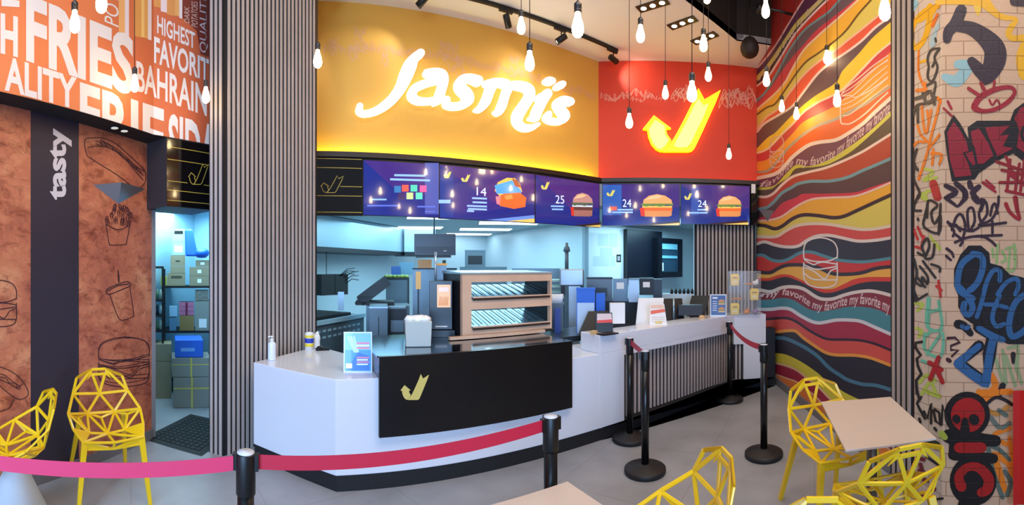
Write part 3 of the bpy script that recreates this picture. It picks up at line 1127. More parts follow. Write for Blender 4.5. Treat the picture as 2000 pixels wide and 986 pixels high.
# potato sticks
random.seed(5)
STK = [(232, 244, -60, 62, (238, 176, 110)), (244, 252, -60, 74, (236, 220, 226)), (262, 276, -60, 70, (226, 160, 84)), (276, 282, -60, 72, (244, 200, 120)),
       (282, 289, -60, 74, (230, 168, 92)), (289, 296, -60, 77, (238, 222, 226)), (300, 314, -60, 12, (222, 150, 80)), (314, 326, -60, 22, (236, 214, 216)),
       (326, 342, -60, 28, (220, 150, 84)), (342, 350, -60, 30, (232, 170, 100)), (350, 356, -60, 35, (236, 220, 224))]
for a_, b_, y0_, y1_, c_ in STK:
    art.poly([(a_, y0_), (b_, y0_), (b_, y1_ + (b_ - a_) * .25), (a_, y1_)], c_, 3)
T_ = lambda s, q, bold=0.03: art.text(s, q, LW, 4, bold=bold)
T_('FRIES', [(51, 120), (262, 190), (262, 72), (51, -14)], 0.035)
T_('H', [(1, 104), (35, 112), (35, 33), (1, 25)], 0.04)
T_('ALITY', [(9, 176), (150, 214), (150, 152), (9, 108)], 0.03)
T_('FRIE', [(156, 270), (321, 330), (321, 214), (156, 160)], 0.03)
T_('SIDA', [(329, 332), (424, 356), (424, 246), (329, 220)], 0.03)
T_('HIGHEST', [(307, 65), (381, 96), (381, 64), (307, 29)], 0.02)
T_('FAVORIT', [(301, 123), (408, 160), (408, 116), (301, 70)], 0.025)
T_('BAHRAIN', [(266, 177), (404, 227), (404, 168), (266, 118)], 0.02)
art.text('E', [(3, 12), (38, 14), (38, -50), (3, -60)], LW, 4, bold=0.03)
art.text('POTA', [(232, 54), (232, -34), (204, -40), (204, 42)], LW, 4, bold=0.0)
art.text('QUALITEM', [(406, 106), (406, -30), (390, -34), (390, 100)], (214, 190, 196), 4, bold=0.0)
art.text('DARK', [(370, 46), (370, 14), (360, 12), (360, 42)], (214, 180, 170), 4)
art.text('POTATOES', [(386, 54), (386, 4), (374, 2), (374, 50)], (214, 180, 170), 4)
g_ = art.bm.verts[:] + art.bm.edges[:] + art.bm.faces[:]
bmesh.ops.bisect_plane(art.bm, geom=g_, plane_co=(300, 0, 0), plane_no=(1, 0, 0))
for v_ in art.bm.verts:
    x_, off_, y_ = v_.co
    v_.co = bulk_hit(x_, -y_, off_ / 1000.0)
art.cut((0, 0, ZB + 0.003), (0, 0, -1))
art.cut((0, 0, 5.6), (0, 0, 1))
g = art.bm.verts[:]
o = art.done('wall_left_upper_print', ink, kind='structure')

# glossy lintel panel with gold lines and outlined logo
art = Art(P_LINT.hit, base=0.0)
GOLD = (196, 170, 74)
lt = lambda x, z: px(P_LINT.pt(x, z))
art.poly([lt(326, 2.14), lt(411, 2.14), lt(411, 2.735), lt(326, 2.735)], (14, 12, 14), 1)
for z0_ in (2.66, 2.55, 2.36, 2.28, 2.19):
    segs = [(327, 411)]
    if z0_ == 2.36:
        segs = [(327, 366), (398, 411)]
    for a_, b_ in segs:
        art.stroke([lt(a_ + (b_ - a_) * k / 6, z0_) for k in range(7)], 1.3, GOLD, 2, sm=False)
for P in logo((368, 320, 407, 360)):
    art.stroke(P, 1.4, GOLD, 3, sm=False, closed=True)
solo_o = art.done('lintel_panel', print_mat('gloss_panel', rough=0.1, coat=0.6))
tag(solo_o, 'glossy black panel with thin gold lines and outlined tick mark above the store door', 'panel')

# ---- scribbled script across the sign walls (unreadable loops)


def scrawl(art_, pts, amp, w, rgb, seed, layer=2):
    random.seed(seed)
    pts = smooth(pts, k=6)
    out = []
    ph = 0.0
    for i, (x, y) in enumerate(pts):
        ph += random.uniform(0.9, 2.0)
        out.append((x + sin(ph) * amp * .45, y + cos(ph * 1.3) * amp * random.uniform(.4, 1.0)))
    art_.stroke(out, w, rgb, layer)


art = Art(P_SIGN.hit)
for sd, am in ((1, 10), (2, 15), (3, 6)):
    scrawl(art, [(632 + 22 * k, 92 + (k * k) * .17 + 2 * sin(k)) for k in range(25)], am, 1.1, (228, 172, 120), sd)
random.seed(11)
for cx_, cy_, r_ in ((703, 80, 22), (690, 104, 14), (884, 112, 24), (898, 132, 18), (1005, 130, 18), (650, 92, 14), (868, 100, 16), (752, 116, 12)):
    scrawl(art, [(cx_ + r_ * .5 * sin(t_ * 1.9), cy_ + r_ * cos(t_ * 1.3)) for t_ in range(9)], r_ * .4, 1.1, (230, 176, 126), int(cx_))
o = art.done('wall_back_print', ink, kind='structure')
art = Art(P_RED.hit)
scrawl(art, [(1172 + 12 * k, 186 + 5 * sin(k * .8)) for k in range(10)], 9, 1.3, (240, 150, 130), 21)
scrawl(art, [(1180 + 11 * k, 192 + 4 * sin(k * 1.3)) for k in range(12)], 5, 1.3, (240, 150, 130), 22)
scrawl(art, [(1316 + 5 * k, 184 + 5 * sin(k * 1.8)) for k in range(8)], 16, 1.4, (240, 160, 140), 23)
scrawl(art, [(1410 + 7 * k, 192 + 5 * sin(k * 1.1)) for k in range(10)], 20, 1.4, (240, 160, 140), 24)
scrawl(art, [(1414 + 8 * k, 184 + 7 * sin(k * 1.7)) for k in range(8)], 12, 1.4, (240, 160, 140), 25)
o = art.done('wall_back_right_print', ink, kind='structure')

# ---- graffiti: pale return and brick wall


def G(oy, s=4.93):
    return lambda *pts: [((1770 + p[0] / s), oy + p[1] / s, *[q / s for q in p[2:]]) for p in pts]


g1, g2, g3, g4, g5 = G(0), G(190), G(380), G(570), G(760, 4.361)
BLK, PLUM, RED_, BLU = (30, 22, 26), (52, 30, 44), (164, 24, 44), (44, 96, 146)
ORA, YEL, LIM, MNT, TEAL = (240, 130, 20), (240, 180, 20), (186, 206, 90), (110, 196, 172), (150, 190, 196)

ar = Art(P_BRK.hit, step=0.0012)
top, bot = -40, 1010
ar.poly([(1840.0, -60), (2060, -60), (2060, 1500), (1840.0, 1500)], (216, 178, 146), 0, sub=30)
st = lambda pts, w, c_, l=2, sm=True: ar.stroke(pts, w, c_, l, sm)
# plum J
st(g1((530, 95, 110), (470, 230, 110), (410, 300, 105), (392, 380, 80)), 20, PLUM)
st(g1((470, 250, 100), (620, 270, 130), (760, 360, 170), (850, 470, 210), (850, 590, 210), (790, 720, 160), (760, 760, 120)), 30, PLUM)
st(g1((760, 740, 120), (690, 660, 120), (630, 590, 90)), 20, PLUM)
# yellow scrawl, top right
st(g1((300, 20, 50), (480, 15, 55), (620, 20, 60), (740, 15, 110), (840, 110, 70), (930, 165, 55), (1060, 185, 40), (1010, 260, 60), (985, 330, 60), (1040, 370, 60), (1180, 350, 60)), 10, YEL, 1)
st(g1((690, 40, 90), (690, 130, 40)), 10, (240, 196, 60), 1)
st(g1((1150, 420, 90), (1110, 560, 110), (1140, 720, 110)), 10, YEL, 1)
st(g1((1040, 10, 90), (1160, 15, 90)), 10, PLUM, 3, False)
# pale blue splash
st(g1((370, 740, 70), (480, 780, 120), (560, 700, 110), (620, 620, 80), (500, 620, 90)), 10, TEAL, 1)
# red eye
st(g1((600, 850, 34), (700, 915, 34)), 6, RED_, 3, False)
st(g1((720, 800, 34), (760, 880, 34)), 6, RED_, 3, False)
st(g1((850, 780, 26), (840, 870, 26)), 6, RED_, 3, False)
st(g1((660, 1010, 60), (720, 930, 60), (860, 860, 50), (1000, 840, 40), (1045, 890, 36), (980, 980, 44), (860, 1050, 42), (740, 1070, 44), (660, 1040, 60), (660, 1010, 60)), 8, RED_)
st(g1((800, 960, 20), (830, 1010, 20), (870, 960, 18), (900, 1000, 18)), 4, RED_)
# two ticks
st(g2((400, 40, 26), (435, 110, 26)), 5, RED_, 2, False)
st(g2((360, 105, 22), (440, 180, 22)), 5, RED_, 2, False)
# big dark red lettering with black outline
ar.poly([p[:2] for p in g2((455, 165), (365, 330), (400, 600), (440, 810), (660, 790), (700, 730), (860, 620), (1030, 540), (1160, 640), (1300, 620), (1300, -20), (1160, 30), (1040, 120), (1000, 225), (740, 225), (680, 225), (590, 290), (600, 400), (520, 250))], BLK, 2)
MR = (150, 26, 46)
pl = lambda pts, c_, l=3: ar.poly([p[:2] for p in pts], c_, l)
pl(g2((455, 235), (395, 340), (420, 600), (470, 770), (630, 750), (600, 650), (545, 530), (600, 520), (580, 420), (500, 290)), MR)
pl(g2((620, 330), (700, 300), (790, 440), (840, 560), (740, 640), (690, 640), (660, 480), (640, 450)), MR)
pl(g2((570, 540), (640, 520), (665, 640), (650, 660), (600, 600)), MR)
pl(g2((760, 290), (1000, 270), (900, 370), (990, 360), (930, 470), (1030, 490), (880, 570), (800, 400)), MR)
pl(g2((1040, 200), (1100, 100), (1300, 40), (1300, 560), (1180, 560), (1060, 480), (1090, 320)), MR)
st(g2((1130, 290, 30), (1110, 360, 30), (1140, 420, 30)), 5, BLK, 4)
# red cage
for a_ in (((960, 570), (1060, 800)), ((1000, 600), (970, 900)), ((920, 700), (1200, 760)), ((900, 820), (1200, 820)), ((870, 620), (1200, 730)), ((990, 740), (1190, 880)), ((1090, 640), (1050, 900)), ((960, 900), (1190, 950)), ((1140, 600), (1100, 900))):
    st(g2(*[(p[0], p[1], 30) for p in a_]), 6, (150, 24, 36), 2, False)
st(g2((740, 820, 30), (860, 910, 24)), 5, RED_, 2, False)
st(g2((770, 800, 24), (850, 870, 24)), 5, RED_, 2, False)
st(g3((960, 90, 40), (1000, 170, 34), (1090, 240, 30), (1070, 150, 40), (1050, 30, 50)), 8, (160, 26, 36))
# plum tags
st(g2((380, 850, 44), (480, 910, 54), (400, 960, 50)), 8, PLUM)
st(g2((480, 830, 50), (560, 900, 56), (570, 960, 60)), 8, PLUM)
st(g2((610, 820, 50), (620, 860, 60)), 8, PLUM, 2, False)
st(g2((700, 860, 50), (640, 920, 60), (690, 980, 40)), 8, PLUM)
st(g3((380, 30, 40), (460, 90, 30), (500, 110, 26), (570, 30, 50)), 6, PLUM)
st(g3((640, 30, 34), (690, 80, 30), (740, 50, 50), (720, 150, 30)), 6, PLUM)
for q_ in (((400, 260), (460, 350), (450, 400)), ((440, 340), (480, 220), (530, 190), (570, 300), (540, 440)), ((470, 380), (540, 440), (520, 490)), ((400, 270), (560, 340), (640, 350)),
           ((600, 330), (590, 160), (640, 130), (660, 250), (620, 340)), ((640, 350), (720, 290), (700, 180), (760, 60), (780, 180), (720, 270)), ((700, 290), (820, 240), (880, 120), (890, 20)),
           ((810, 200), (830, 110), (860, 90), (880, 180)), ((480, 290), (520, 350)), ((720, 300), (960, 270)), ((830, 260), (830, 370)), ((670, 400), (920, 390)), ((470, 460), (600, 410), (740, 405), (820, 450), (860, 490))):
    st(g3(*[(p[0], p[1], 26) for p in q_]), 5, PLUM)
st(g3((390, 520, 30), (440, 560, 26), (455, 600, 22)), 4, PLUM)
st(g3((385, 590, 26), (430, 630, 24)), 4, PLUM, 2, False)
# green tags
GRN = (150, 180, 110)
for q_ in (((880, 480), (870, 660)), ((830, 520), (840, 600)), ((920, 540), (960, 620), (920, 650)), ((960, 520), (1050, 510), (1040, 620)), ((1000, 540), (980, 740)), ((1040, 480), (1050, 690), (1010, 740))):
    st(g3(*[(p[0], p[1], 26) for p in q_]), 4, GRN, 1)
# blue throw-up: black body then blue strokes
pl(g3((600, 490), (720, 490), (800, 560), (810, 660), (920, 690), (1000, 770), (1100, 790), (1300, 860), (1300, 1500), (1150, 1440), (980, 1440), (760, 1330), (660, 1260), (560, 1190), (500, 1080), (500, 970), (460, 880), (460, 720), (520, 580)), (14, 14, 20), 2)
bl = lambda g_, w, *q_: st(g_(*[(p[0], p[1], w) for p in q_]), w, BLU, 3)
bl(g3, 60, (640, 580), (540, 660), (500, 780), (500, 900), (560, 960), (640, 1000))
bl(g3, 60, (640, 570), (720, 590), (740, 680), (700, 820), (640, 900), (610, 920))
bl(g4, 60, (520, -40), (600, 60), (640, 150), (600, 220), (550, 180), (560, 110))
bl(g3, 46, (740, 970), (780, 830), (840, 730), (900, 740), (900, 830))
bl(g4, 44, (750, 0), (720, 120), (680, 240))
bl(g3, 44, (880, 960), (960, 850), (1060, 810), (1080, 880), (1050, 960))
bl(g4, 44, (900, 40), (850, 150), (830, 260), (870, 330), (940, 310))
bl(g4, 40, (760, 120), (860, 125), (970, 150))
bl(g4, 60, (1134, 30), (1060, 90), (1010, 200), (990, 340), (1020, 430), (1100, 400), (1180, 330))
st(g4((500, 310, 90), (560, 330, 80), (620, 400, 60)), 8, (14, 14, 20), 2)
bl(g4, 40, (535, 330), (580, 350), (600, 330))
# blue arrow J
st(g4((690, 340, 100), (830, 420, 130), (800, 600, 130), (770, 860, 130), (520, 690, 130), (700, 520, 110)), 10, (14, 14, 20), 2, False)
st(g4((700, 350, 56), (840, 430, 70), (930, 460, 56)), 8, BLU, 3)
st(g4((840, 440, 76), (800, 620, 76), (770, 860, 86)), 8, BLU, 3)
st(g4((760, 870, 100), (640, 800, 90), (500, 690, 90)), 8, BLU, 3)
st(g4((500, 690, 90), (600, 600, 70), (700, 520, 60)), 8, BLU, 3)
st(g4((400, 445, 26), (470, 440, 24), (515, 485, 30), (430, 520, 24), (430, 560, 26), (500, 560, 28), (440, 620, 22)), 5, (60, 24, 34), 2, False)
st(g4((400, 650, 40), (420, 665, 40)), 8, (60, 24, 34), 2, False)
for q_ in (((860, 640), (930, 860)), ((930, 560), (960, 880)), ((960, 620), (1050, 900)), ((1080, 560), (1060, 760)), ((1050, 660), (1110, 880)), ((980, 540), (1080, 520))):
    st(g4(*[(p[0], p[1], 34) for p in q_]), 6, (150, 168, 120), 1, False)
st(g4((1030, 600, 50), (1030, 680, 30)), 8, BLK, 3, False)
# lower orange/teal lettering
for q_, c_ in ((((820, 800), (860, 900), (800, 980)), ORA), (((700, 970), (1000, 960)), ORA), (((930, 900), (900, 980)), BLK)):
    st(g4(*[(p[0], p[1], 60) for p in q_]), 8, c_, 2)
for q_, c_, w_ in ((((620, 20), (700, 90), (780, 30), (860, 20)), ORA, 50), (((700, 180), (780, 210), (860, 150)), (200, 140, 60), 40), (((720, 240), (800, 330), (880, 290)), (110, 120, 110), 40),
                   (((880, 330), (740, 400), (860, 470)), ORA, 40), (((740, 560), (790, 700), (830, 850)), ORA, 60), (((770, 560), (880, 640), (900, 720)), ORA, 56), (((880, 420), (900, 560), (910, 700)), ORA, 40),
                   (((700, 500), (720, 620), (760, 760), (820, 920)), (96, 110, 100), 40), (((720, 480), (800, 520), (880, 600)), (96, 110, 100), 36), (((840, 700), (890, 790), (860, 900)), (96, 110, 100), 40),
                   (((790, 180), (850, 220)), (96, 110, 100), 40), (((690, 120), (760, 70), (840, 90), (900, 130)), BLK, 30)):
    st(g5(*[(p[0], p[1], w_) for p in q_]), 8, c_, 2)
# red and black stacked letters
CR = (176, 22, 20)
pl(g5(*[(520 + 195 * cos(t), 215 + 195 * sin(t)) for t in [k * pi / 12 for k in range(24)]]), (16, 10, 12), 3)
pl(g5(*[(525 + 145 * cos(t), 220 + 148 * sin(t)) for t in [k * pi / 12 for k in range(24)]]), CR, 4)
st(g5((425, 250, 70), (430, 260, 70)), 10, (16, 10, 12), 5, False)
st(g5((575, 255, 90), (580, 262, 90)), 10, (16, 10, 12), 5, False)
st(g5((500, 270, 60), (500, 380, 90)), 10, (16, 10, 12), 5, False)
st(g5((370, 400, 130), (760, 440, 100)), 10, (16, 10, 12), 3, False)
st(g5((400, 560, 90), (740, 590, 90)), 10, (16, 10, 12), 3, False)
st(g5((400, 420, 60), (390, 560, 60)), 10, (16, 10, 12), 3, False)
st(g5((450, 497, 92), (640, 497, 92)), 10, CR, 5, False)
pl(g5(*[(570 + 200 * cos(t), 780 + 215 * sin(t)) for t in [k * pi / 12 for k in range(24)]]), (16, 10, 12), 3)
st(g5((470, 830, 90), (450, 740, 80), (520, 665, 70), (620, 670, 80), (700, 760, 90), (690, 850, 90), (640, 880, 80)), 10, CR, 4)
st(g5((500, 990, 130), (560, 1040, 160)), 10, (16, 10, 12), 3, False)
o = ar.done('wall_right_front_print', brick_r, kind='structure')

# pale brick return
ar = Art(P_MUR.hit, step=0.0012)
ar.poly([(1786, -60), (1840.0, -60), (1840.0, 1400), (1786, 1400)], (214, 196, 182), 0, sub=30)
st = lambda pts, w, c_, l=2, sm=True: ar.stroke(pts, w, c_, l, sm)
st(g1((90, 30, 60), (60, 90, 50)), 8, (150, 200, 220), 1)
st(g1((300, 60, 50), (180, 110, 60), (70, 240, 50), (50, 380, 50), (90, 460, 60), (170, 380, 50), (220, 220, 60), (230, 60, 60)), 8, YEL, 1)
st(g1((130, 200, 40), (200, 140, 60), (260, 100, 60)), 8, YEL, 1)
st(g1((250, 250, 30), (300, 140, 30)), 8, (240, 120, 30), 2, False)
st(g1((250, 430, 60), (270, 330, 40), (310, 240, 30)), 8, (170, 200, 214), 1)
st(g1((120, 490, 20), (115, 640, 22), (130, 740, 24), (170, 830, 24)), 5, ORA, 2)
st(g1((130, 600, 26), (200, 580, 30)), 5, YEL, 1, False)
for q_ in (((280, 370), (285, 400)), ((320, 465), (240, 480), (205, 560), (215, 640)), ((320, 465), (270, 550), (300, 650), (250, 780), (205, 740), (215, 650)), ((250, 640), (280, 580)), ((200, 820), (280, 790), (260, 920))):
    st(g1(*[(p[0], p[1], 22) for p in q_]), 4, (60, 56, 58), 3)
for q_ in (((90, 950), (150, 930), (230, 880), (270, 1000)), ((160, 900), (200, 990), (280, 940))):
    st(g1(*[(p[0], p[1], 34) for p in q_]), 4, (84, 74, 72), 3)
for q_ in (((100, 870), (190, 860)), ((180, 800), (180, 920)), ((300, 940), (330, 980))):
    st(g1(*[(p[0], p[1], 32) for p in q_]), 4, ORA, 2, False)
for q_ in (((330, 20), (290, 180), (240, 370), (200, 540), (120, 790)), ((150, 60), (160, 220), (190, 350), (240, 120)), ((60, 480), (110, 430), (180, 430)), ((320, 360), (220, 490)), ((110, 270), (140, 360), (220, 440)), ((240, 540), (340, 550), (320, 640)), ((260, 500), (250, 650)), ((200, 130), (220, 240))):
    st(g2(*[(p[0], p[1], 26) for p in q_]), 4, ORA, 2)
for q_ in (((70, 170), (100, 80), (180, 60)), ((110, 90), (110, 240)), ((100, 500), (70, 620), (110, 700)), ((80, 640), (70, 780), (130, 920), (100, 980))):
    st(g2(*[(p[0], p[1], 26) for p in q_]), 4, (50, 40, 48), 3)
for q_ in (((180, 690), (260, 720), (160, 800), (290, 770)), ((150, 930), (230, 900)), ((170, 980), (200, 900))):
    st(g2(*[(p[0], p[1], 30) for p in q_]), 4, LIM, 1)
st(g2((260, 830, 80), (300, 960, 80)), 8, (190, 50, 50), 2, False)
for q_ in (((120, 0), (75, 100), (80, 150), (140, 155)), ((110, 230), (115, 245)), ((200, 120), (180, 200), (170, 310), (310, 370), (330, 200), (270, 280), (240, 170), (300, 100), (210, 60), (200, 220)), ((310, 380), (330, 90)),
           ((110, 560), (180, 590), (150, 500), (200, 420), (220, 500), (180, 610), (250, 600), (270, 480)), ((160, 640), (280, 800)), ((240, 670), (320, 700), (320, 740)), ((130, 690), (200, 780), (210, 840)),
           ((75, 620), (100, 760), (70, 900), (100, 990)), ((60, 820), (150, 880), (150, 790), (200, 860)), ((110, 800), (180, 890))):
    st(g3(*[(p[0], p[1], 24) for p in q_]), 4, (44, 40, 44), 3)
for q_ in (((70, 330), (110, 430)), ((110, 310), (150, 400)), ((90, 500), (150, 520)), ((170, 400), (140, 520)), ((310, 830), (330, 980)), ((290, 880), (340, 920))):
    st(g3(*[(p[0], p[1], 26) for p in q_]), 4, (200, 50, 50), 2, False)
st(g3((160, 20, 60), (190, 40, 50)), 6, LIM, 1, False)
st(g3((230, 400, 24), (320, 520, 40)), 6, LIM, 1, False)
for q_ in (((80, 0), (90, 90)), ((100, 80), (200, 20))):
    st(g4(*[(p[0], p[1], 22) for p in q_]), 4, (40, 36, 40), 3, False)
for q_ in (((90, 110), (160, 120), (110, 180)), ((100, 350), (150, 380), (120, 430)), ((130, 870), (200, 800), (280, 860)), ((150, 980), (230, 870), (280, 960))):
    st(g4(*[(p[0], p[1], 34) for p in q_]), 4, LIM, 1)
for q_ in (((210, 60), (200, 330), (340, 350), (310, 90)), ((200, 200), (310, 170)), ((210, 330), (220, 60)), ((180, 400), (180, 560), (330, 620), (350, 400), (240, 380), (200, 420)), ((200, 600), (320, 420)), ((150, 660), (220, 690))):
    st(g4(*[(p[0], p[1], 30) for p in q_]), 4, MNT, 2)
for q_ in (((220, 680), (340, 750)), ((310, 630), (230, 840)), ((290, 740), (350, 870))):
    st(g4(*[(p[0], p[1], 44) for p in q_]), 4, (176, 26, 40), 4, False)
st(g4((150, 480, 26), (90, 490, 26), (90, 540, 26), (140, 610, 28), (100, 640, 26), (110, 710, 26), (145, 790, 28), (95, 850, 26), (100, 980, 26)), 4, (32, 28, 30), 3, False)
for q_ in (((90, 0), (110, 90), (130, 60), (90, 120), (120, 180), (160, 250)), ((150, 190), (180, 250), (210, 120), (210, 290)), ((230, 180), (250, 270), (290, 310), (280, 200), (240, 170)), ((300, 300), (310, 130), (350, 260)), ((110, 250), (120, 280)), ((240, 330), (255, 350)),
           ((170, 570), (280, 650)), ((190, 710), (240, 720)), ((60, 760), (70, 830)), ((240, 940), (310, 930)), ((290, 500), (300, 510))):
    st(g5(*[(p[0], p[1], 22) for p in q_]), 4, (32, 28, 30), 3, False)
for q_ in (((120, 640), (140, 700), (110, 690)), ((130, 760), (180, 780)), ((130, 900), (240, 850)), ((120, 590), (150, 600))):
    st(g5(*[(p[0], p[1], 34) for p in q_]), 4, (120, 30, 50), 3, False)
st(g5((300, 380, 60), (330, 410, 50)), 4, LIM, 2, False)
st(g5((180, 20, 40), (280, 60, 40)), 4, LIM, 2, False)
st(g5((180, 440, 70), (260, 480, 70)), 4, (50, 62, 30), 2, False)
o = ar.done('wall_right_return_print', brick_l, kind='structure')
# ================================================================== counter
m_cor = mat('white_solid_surface', (226, 226, 232), rough=0.22, coat=0.3)
m_rub = mat('black_rubber', (18, 18, 20), rough=0.7, bump=0.1, nscale=60)
m_plas = mat('black_plastic', (11, 11, 12), rough=0.42)
m_yel = mat('yellow_powder_coat', (242, 196, 20), rough=0.35, coat=0.2)
m_paper = mat('white_paper', (238, 236, 234), rough=0.6)
m_clear = mat('clear_acrylic', (235, 240, 245), rough=0.05, alpha=0.07)

YF = 3.09
cA = P_CTR_L.pt(495, 0)                    # left end, by the column
cB = Vector((0.27, YF, 0))
cC = Vector((2.567, YF, 0))                # start of the tall counter
cD = Vector((2.88, YF, 0))                 # end of the solid white front
cE = Vector((4.84, YF, 0))
cF = P_CTR_R.pt(1496, 0)
cG = P_CTR_R.pt(1514, 0)

low = thing('service_counter', 'low white service counter with black plinth running from the slatted column', 'counter', (cB.x, cB.y, 0))
L0 = Vector((cB.x, cB.y))


def rel(v, o=None):
    o = o or L0
    return (v[0] - o[0], v[1] - o[1])


mb = MB()
pts = [rel(cA), rel(cB), rel((cC.x, YF)), rel((cC.x, YF + 0.62)), rel((0.62, YF + 0.62)), rel((0.22, YF + 1.30)), rel((0.10, YF + 1.20))]
mb.prism(pts, 0.112, 0.80)
obj('body', mb, m_cor, low, bevel=0.006)
mb = MB()
pts = [rel(cA + Vector((0.01, 0.0, 0))), rel(cB + Vector((0.005, 0.0, 0))), rel((cC.x, YF + 0.004)), rel((cC.x, YF + 0.6)), rel((0.62, YF + 0.6)), rel((0.1, YF + 1.1))]
mb.prism(pts, 0.0, 0.112)
obj('plinth', mb, m_rub, low)

# black fronted box with steel worktop and gold tick mark
PX0, PX1, PY = 0.575, 2.222, 3.045
box_ = thing('work_table', 'black fronted work table with polished steel top set into the white counter', 'table', (PX0, PY, 0))
mb = MB()
mb.box(0, PX1 - PX0, 0, 0.035, 0.385, 0.963)
obj('front_panel', mb, mat('satin_black', (13, 13, 16), rough=0.3), box_)
mb = MB()
mb.box(0.0, PX1 - PX0, 0.036, 0.95, 0.802, 0.948)
obj('body', mb, mat('table_side', (120, 124, 130), rough=0.4, metal=0.5), box_)
mb = MB()
mb.box(-0.01, PX1 - PX0, 0.036, 0.97, 0.949, 0.963)
obj('worktop', mb, mat('polished_steel', (150, 158, 168), rough=0.1, metal=1.0), box_)
P_PAN = Plane((0, PY), 0.0)
art = Art(lambda x, y, off=0.0: P_PAN.hit(x, y, off) - Vector((PX0, PY, 0)), base=0.0005)
m_gold = mat('gold_vinyl', (214, 190, 106), rough=0.3, metal=0.3)
for P in logo((782, 730, 838, 781)):
    art.poly(P, (214, 190, 106), 1)
art.done('tick_emblem', print_mat('emblem_gold', rough=0.35), box_)

# tall counter: white return, white band on slats, end leg, plinth
tall = thing('tall_counter', 'long tall white till counter with slatted front beyond the black panel', 'counter', (cC.x, YF, 0))
T0 = Vector((cC.x, YF))
rt = lambda v: rel(v, T0)
ZT = 0.972
nF = Vector((R2, R2))                       # inward normal of the 45 degree facet
mb = MB()
# continuous top
inn = lambda v, k: (v[0], v[1] + k)
ptop = [rt((cC.x, YF)), rt((cE.x, YF)), rt((cF.x, cF.y)), rt((cF.x + .2, cF.y + .2)), rt((4.95, YF + 0.29)), rt((cC.x, YF + 0.29))]
mb.prism(ptop, 0.80, ZT)
mb.box(*[v for v in (0.0, cD.x - cC.x, 0.0, 0.55)], 0.112, 0.80)
# band below the top
mb.prism([rt((cD.x, YF)), rt((cE.x, YF)), rt((cE.x + .03, YF + .06)), rt((cD.x, YF + 0.06))], 0.75, 0.80)
e0_, e1_ = P_CTR_R.pt(1433, 0), P_CTR_R.pt(1496, 0)
g0_, g1_ = P_CTR_R.pt(1452, 0), P_CTR_R.pt(1486, 0)


def facet(mb, a, b, z0, z1, t=0.08, off=0.0, mi=0):
    A, B = rt(a), rt(b)
    A = (A[0] + R2 * off, A[1] + R2 * off)
    B = (B[0] + R2 * off, B[1] + R2 * off)
    mb.hexa([(A[0], A[1], z0), (B[0], B[1], z0), (B[0] + R2 * t, B[1] + R2 * t, z0), (A[0] + R2 * t, A[1] + R2 * t, z0),
             (A[0], A[1], z1), (B[0], B[1], z1), (B[0] + R2 * t, B[1] + R2 * t, z1), (A[0] + R2 * t, A[1] + R2 * t, z1)], mi)


zl = lambda x, y: EYE + (YH - y) / F * P_CTR_R.hit(x, YH).xy.length
facet(mb, e0_, e1_, zl(1475, 671), 0.80, 0.16)
facet(mb, g0_, g1_, 0.115, zl(1475, 671), 0.16)
obj('body', mb, m_cor, tall, bevel=0.004)
mb = MB()
slats(mb, rt((cD.x, YF + 0.085)), rt((cE.x + .035, YF + 0.085)), 0.12, 0.75, 0.058, 0.028, 0.016, (0, -1))
a_ = Vector(rt(e0_)) + nF * 0.06
b_ = Vector(rt(g0_)) + nF * 0.06
slats(mb, a_, b_, 0.115, 0.80, 0.05, 0.028, 0.03, (-R2, -R2))
obj('slat_front', mb, [m_slatb, m_slat], tall)
mb = MB()
mb.prism([rt((cC.x, YF + 0.004)), rt((cE.x, YF + 0.004)), rt(cG), rt((cG.x + .25, cG.y + .25)), rt((cC.x, YF + 0.5))], 0.0, 0.115)
obj('plinth', mb, m_rub, tall)
mb = MB()
mb.prism([rt((cD.x + .02, YF + .12)), rt((cE.x + .05, YF + .12)), rt((4.95, YF + .27)), rt((cD.x + .02, YF + .27))], 0.115, 0.80)
obj('carcass', mb, m_black, tall)

# black cabinet squeezed between the counter end and the mural wall
h0_, h1_ = P_CTR_R.pt(1488, 0, -0.17), P_CTR_R.pt(1514.5, 0, -0.03)
mb = MB()
u_ = Vector((R2, -R2))
w0 = P_CTR_R.pt(1497, 0)
w1 = P_CTR_R.pt(1514, 0)
mb.hexa([(p.x, p.y, 0.116) for p in (w0, w1, w1 + Vector((.13, .13, 0)), w0 + Vector((.13, .13, 0)))] +
        [(p.x, p.y, 0.775) for p in (w0, w1, w1 + Vector((.13, .13, 0)), w0 + Vector((.13, .13, 0)))])
solo('end_cabinet', mb, m_black, 'narrow black cabinet between the tall counter and the wavy mural', 'cabinet')

# ================================================================== things on the counters
def lying(x, y, z):
    return on_level(x, y, z)


# pump bottle
p = lying(531, 703, 0.80)
t = thing('pump_bottle', 'white plastic sanitiser pump bottle at the column end of the counter', 'bottle', (p.x, p.y, 0.80))
mb = MB()
mb.lathe([(0.001, 0), (0.033, 0.002), (0.035, 0.01), (0.035, 0.135), (0.03, 0.15), (0.014, 0.158), (0.014, 0.165)], 20)
obj('bottle_body', mb, mat('translucent_white', (226, 230, 240), rough=0.3), t)
mb = MB()
mb.lathe([(0.015, 0.165), (0.016, 0.18), (0.006, 0.182), (0.006, 0.198), (0.013, 0.2), (0.013, 0.208), (0.001, 0.21)], 16)
mb.beam((0, 0, 0.204), (-0.035, 0.005, 0.2), 0.01, 0.008)
obj('pump', mb, m_paper, t)

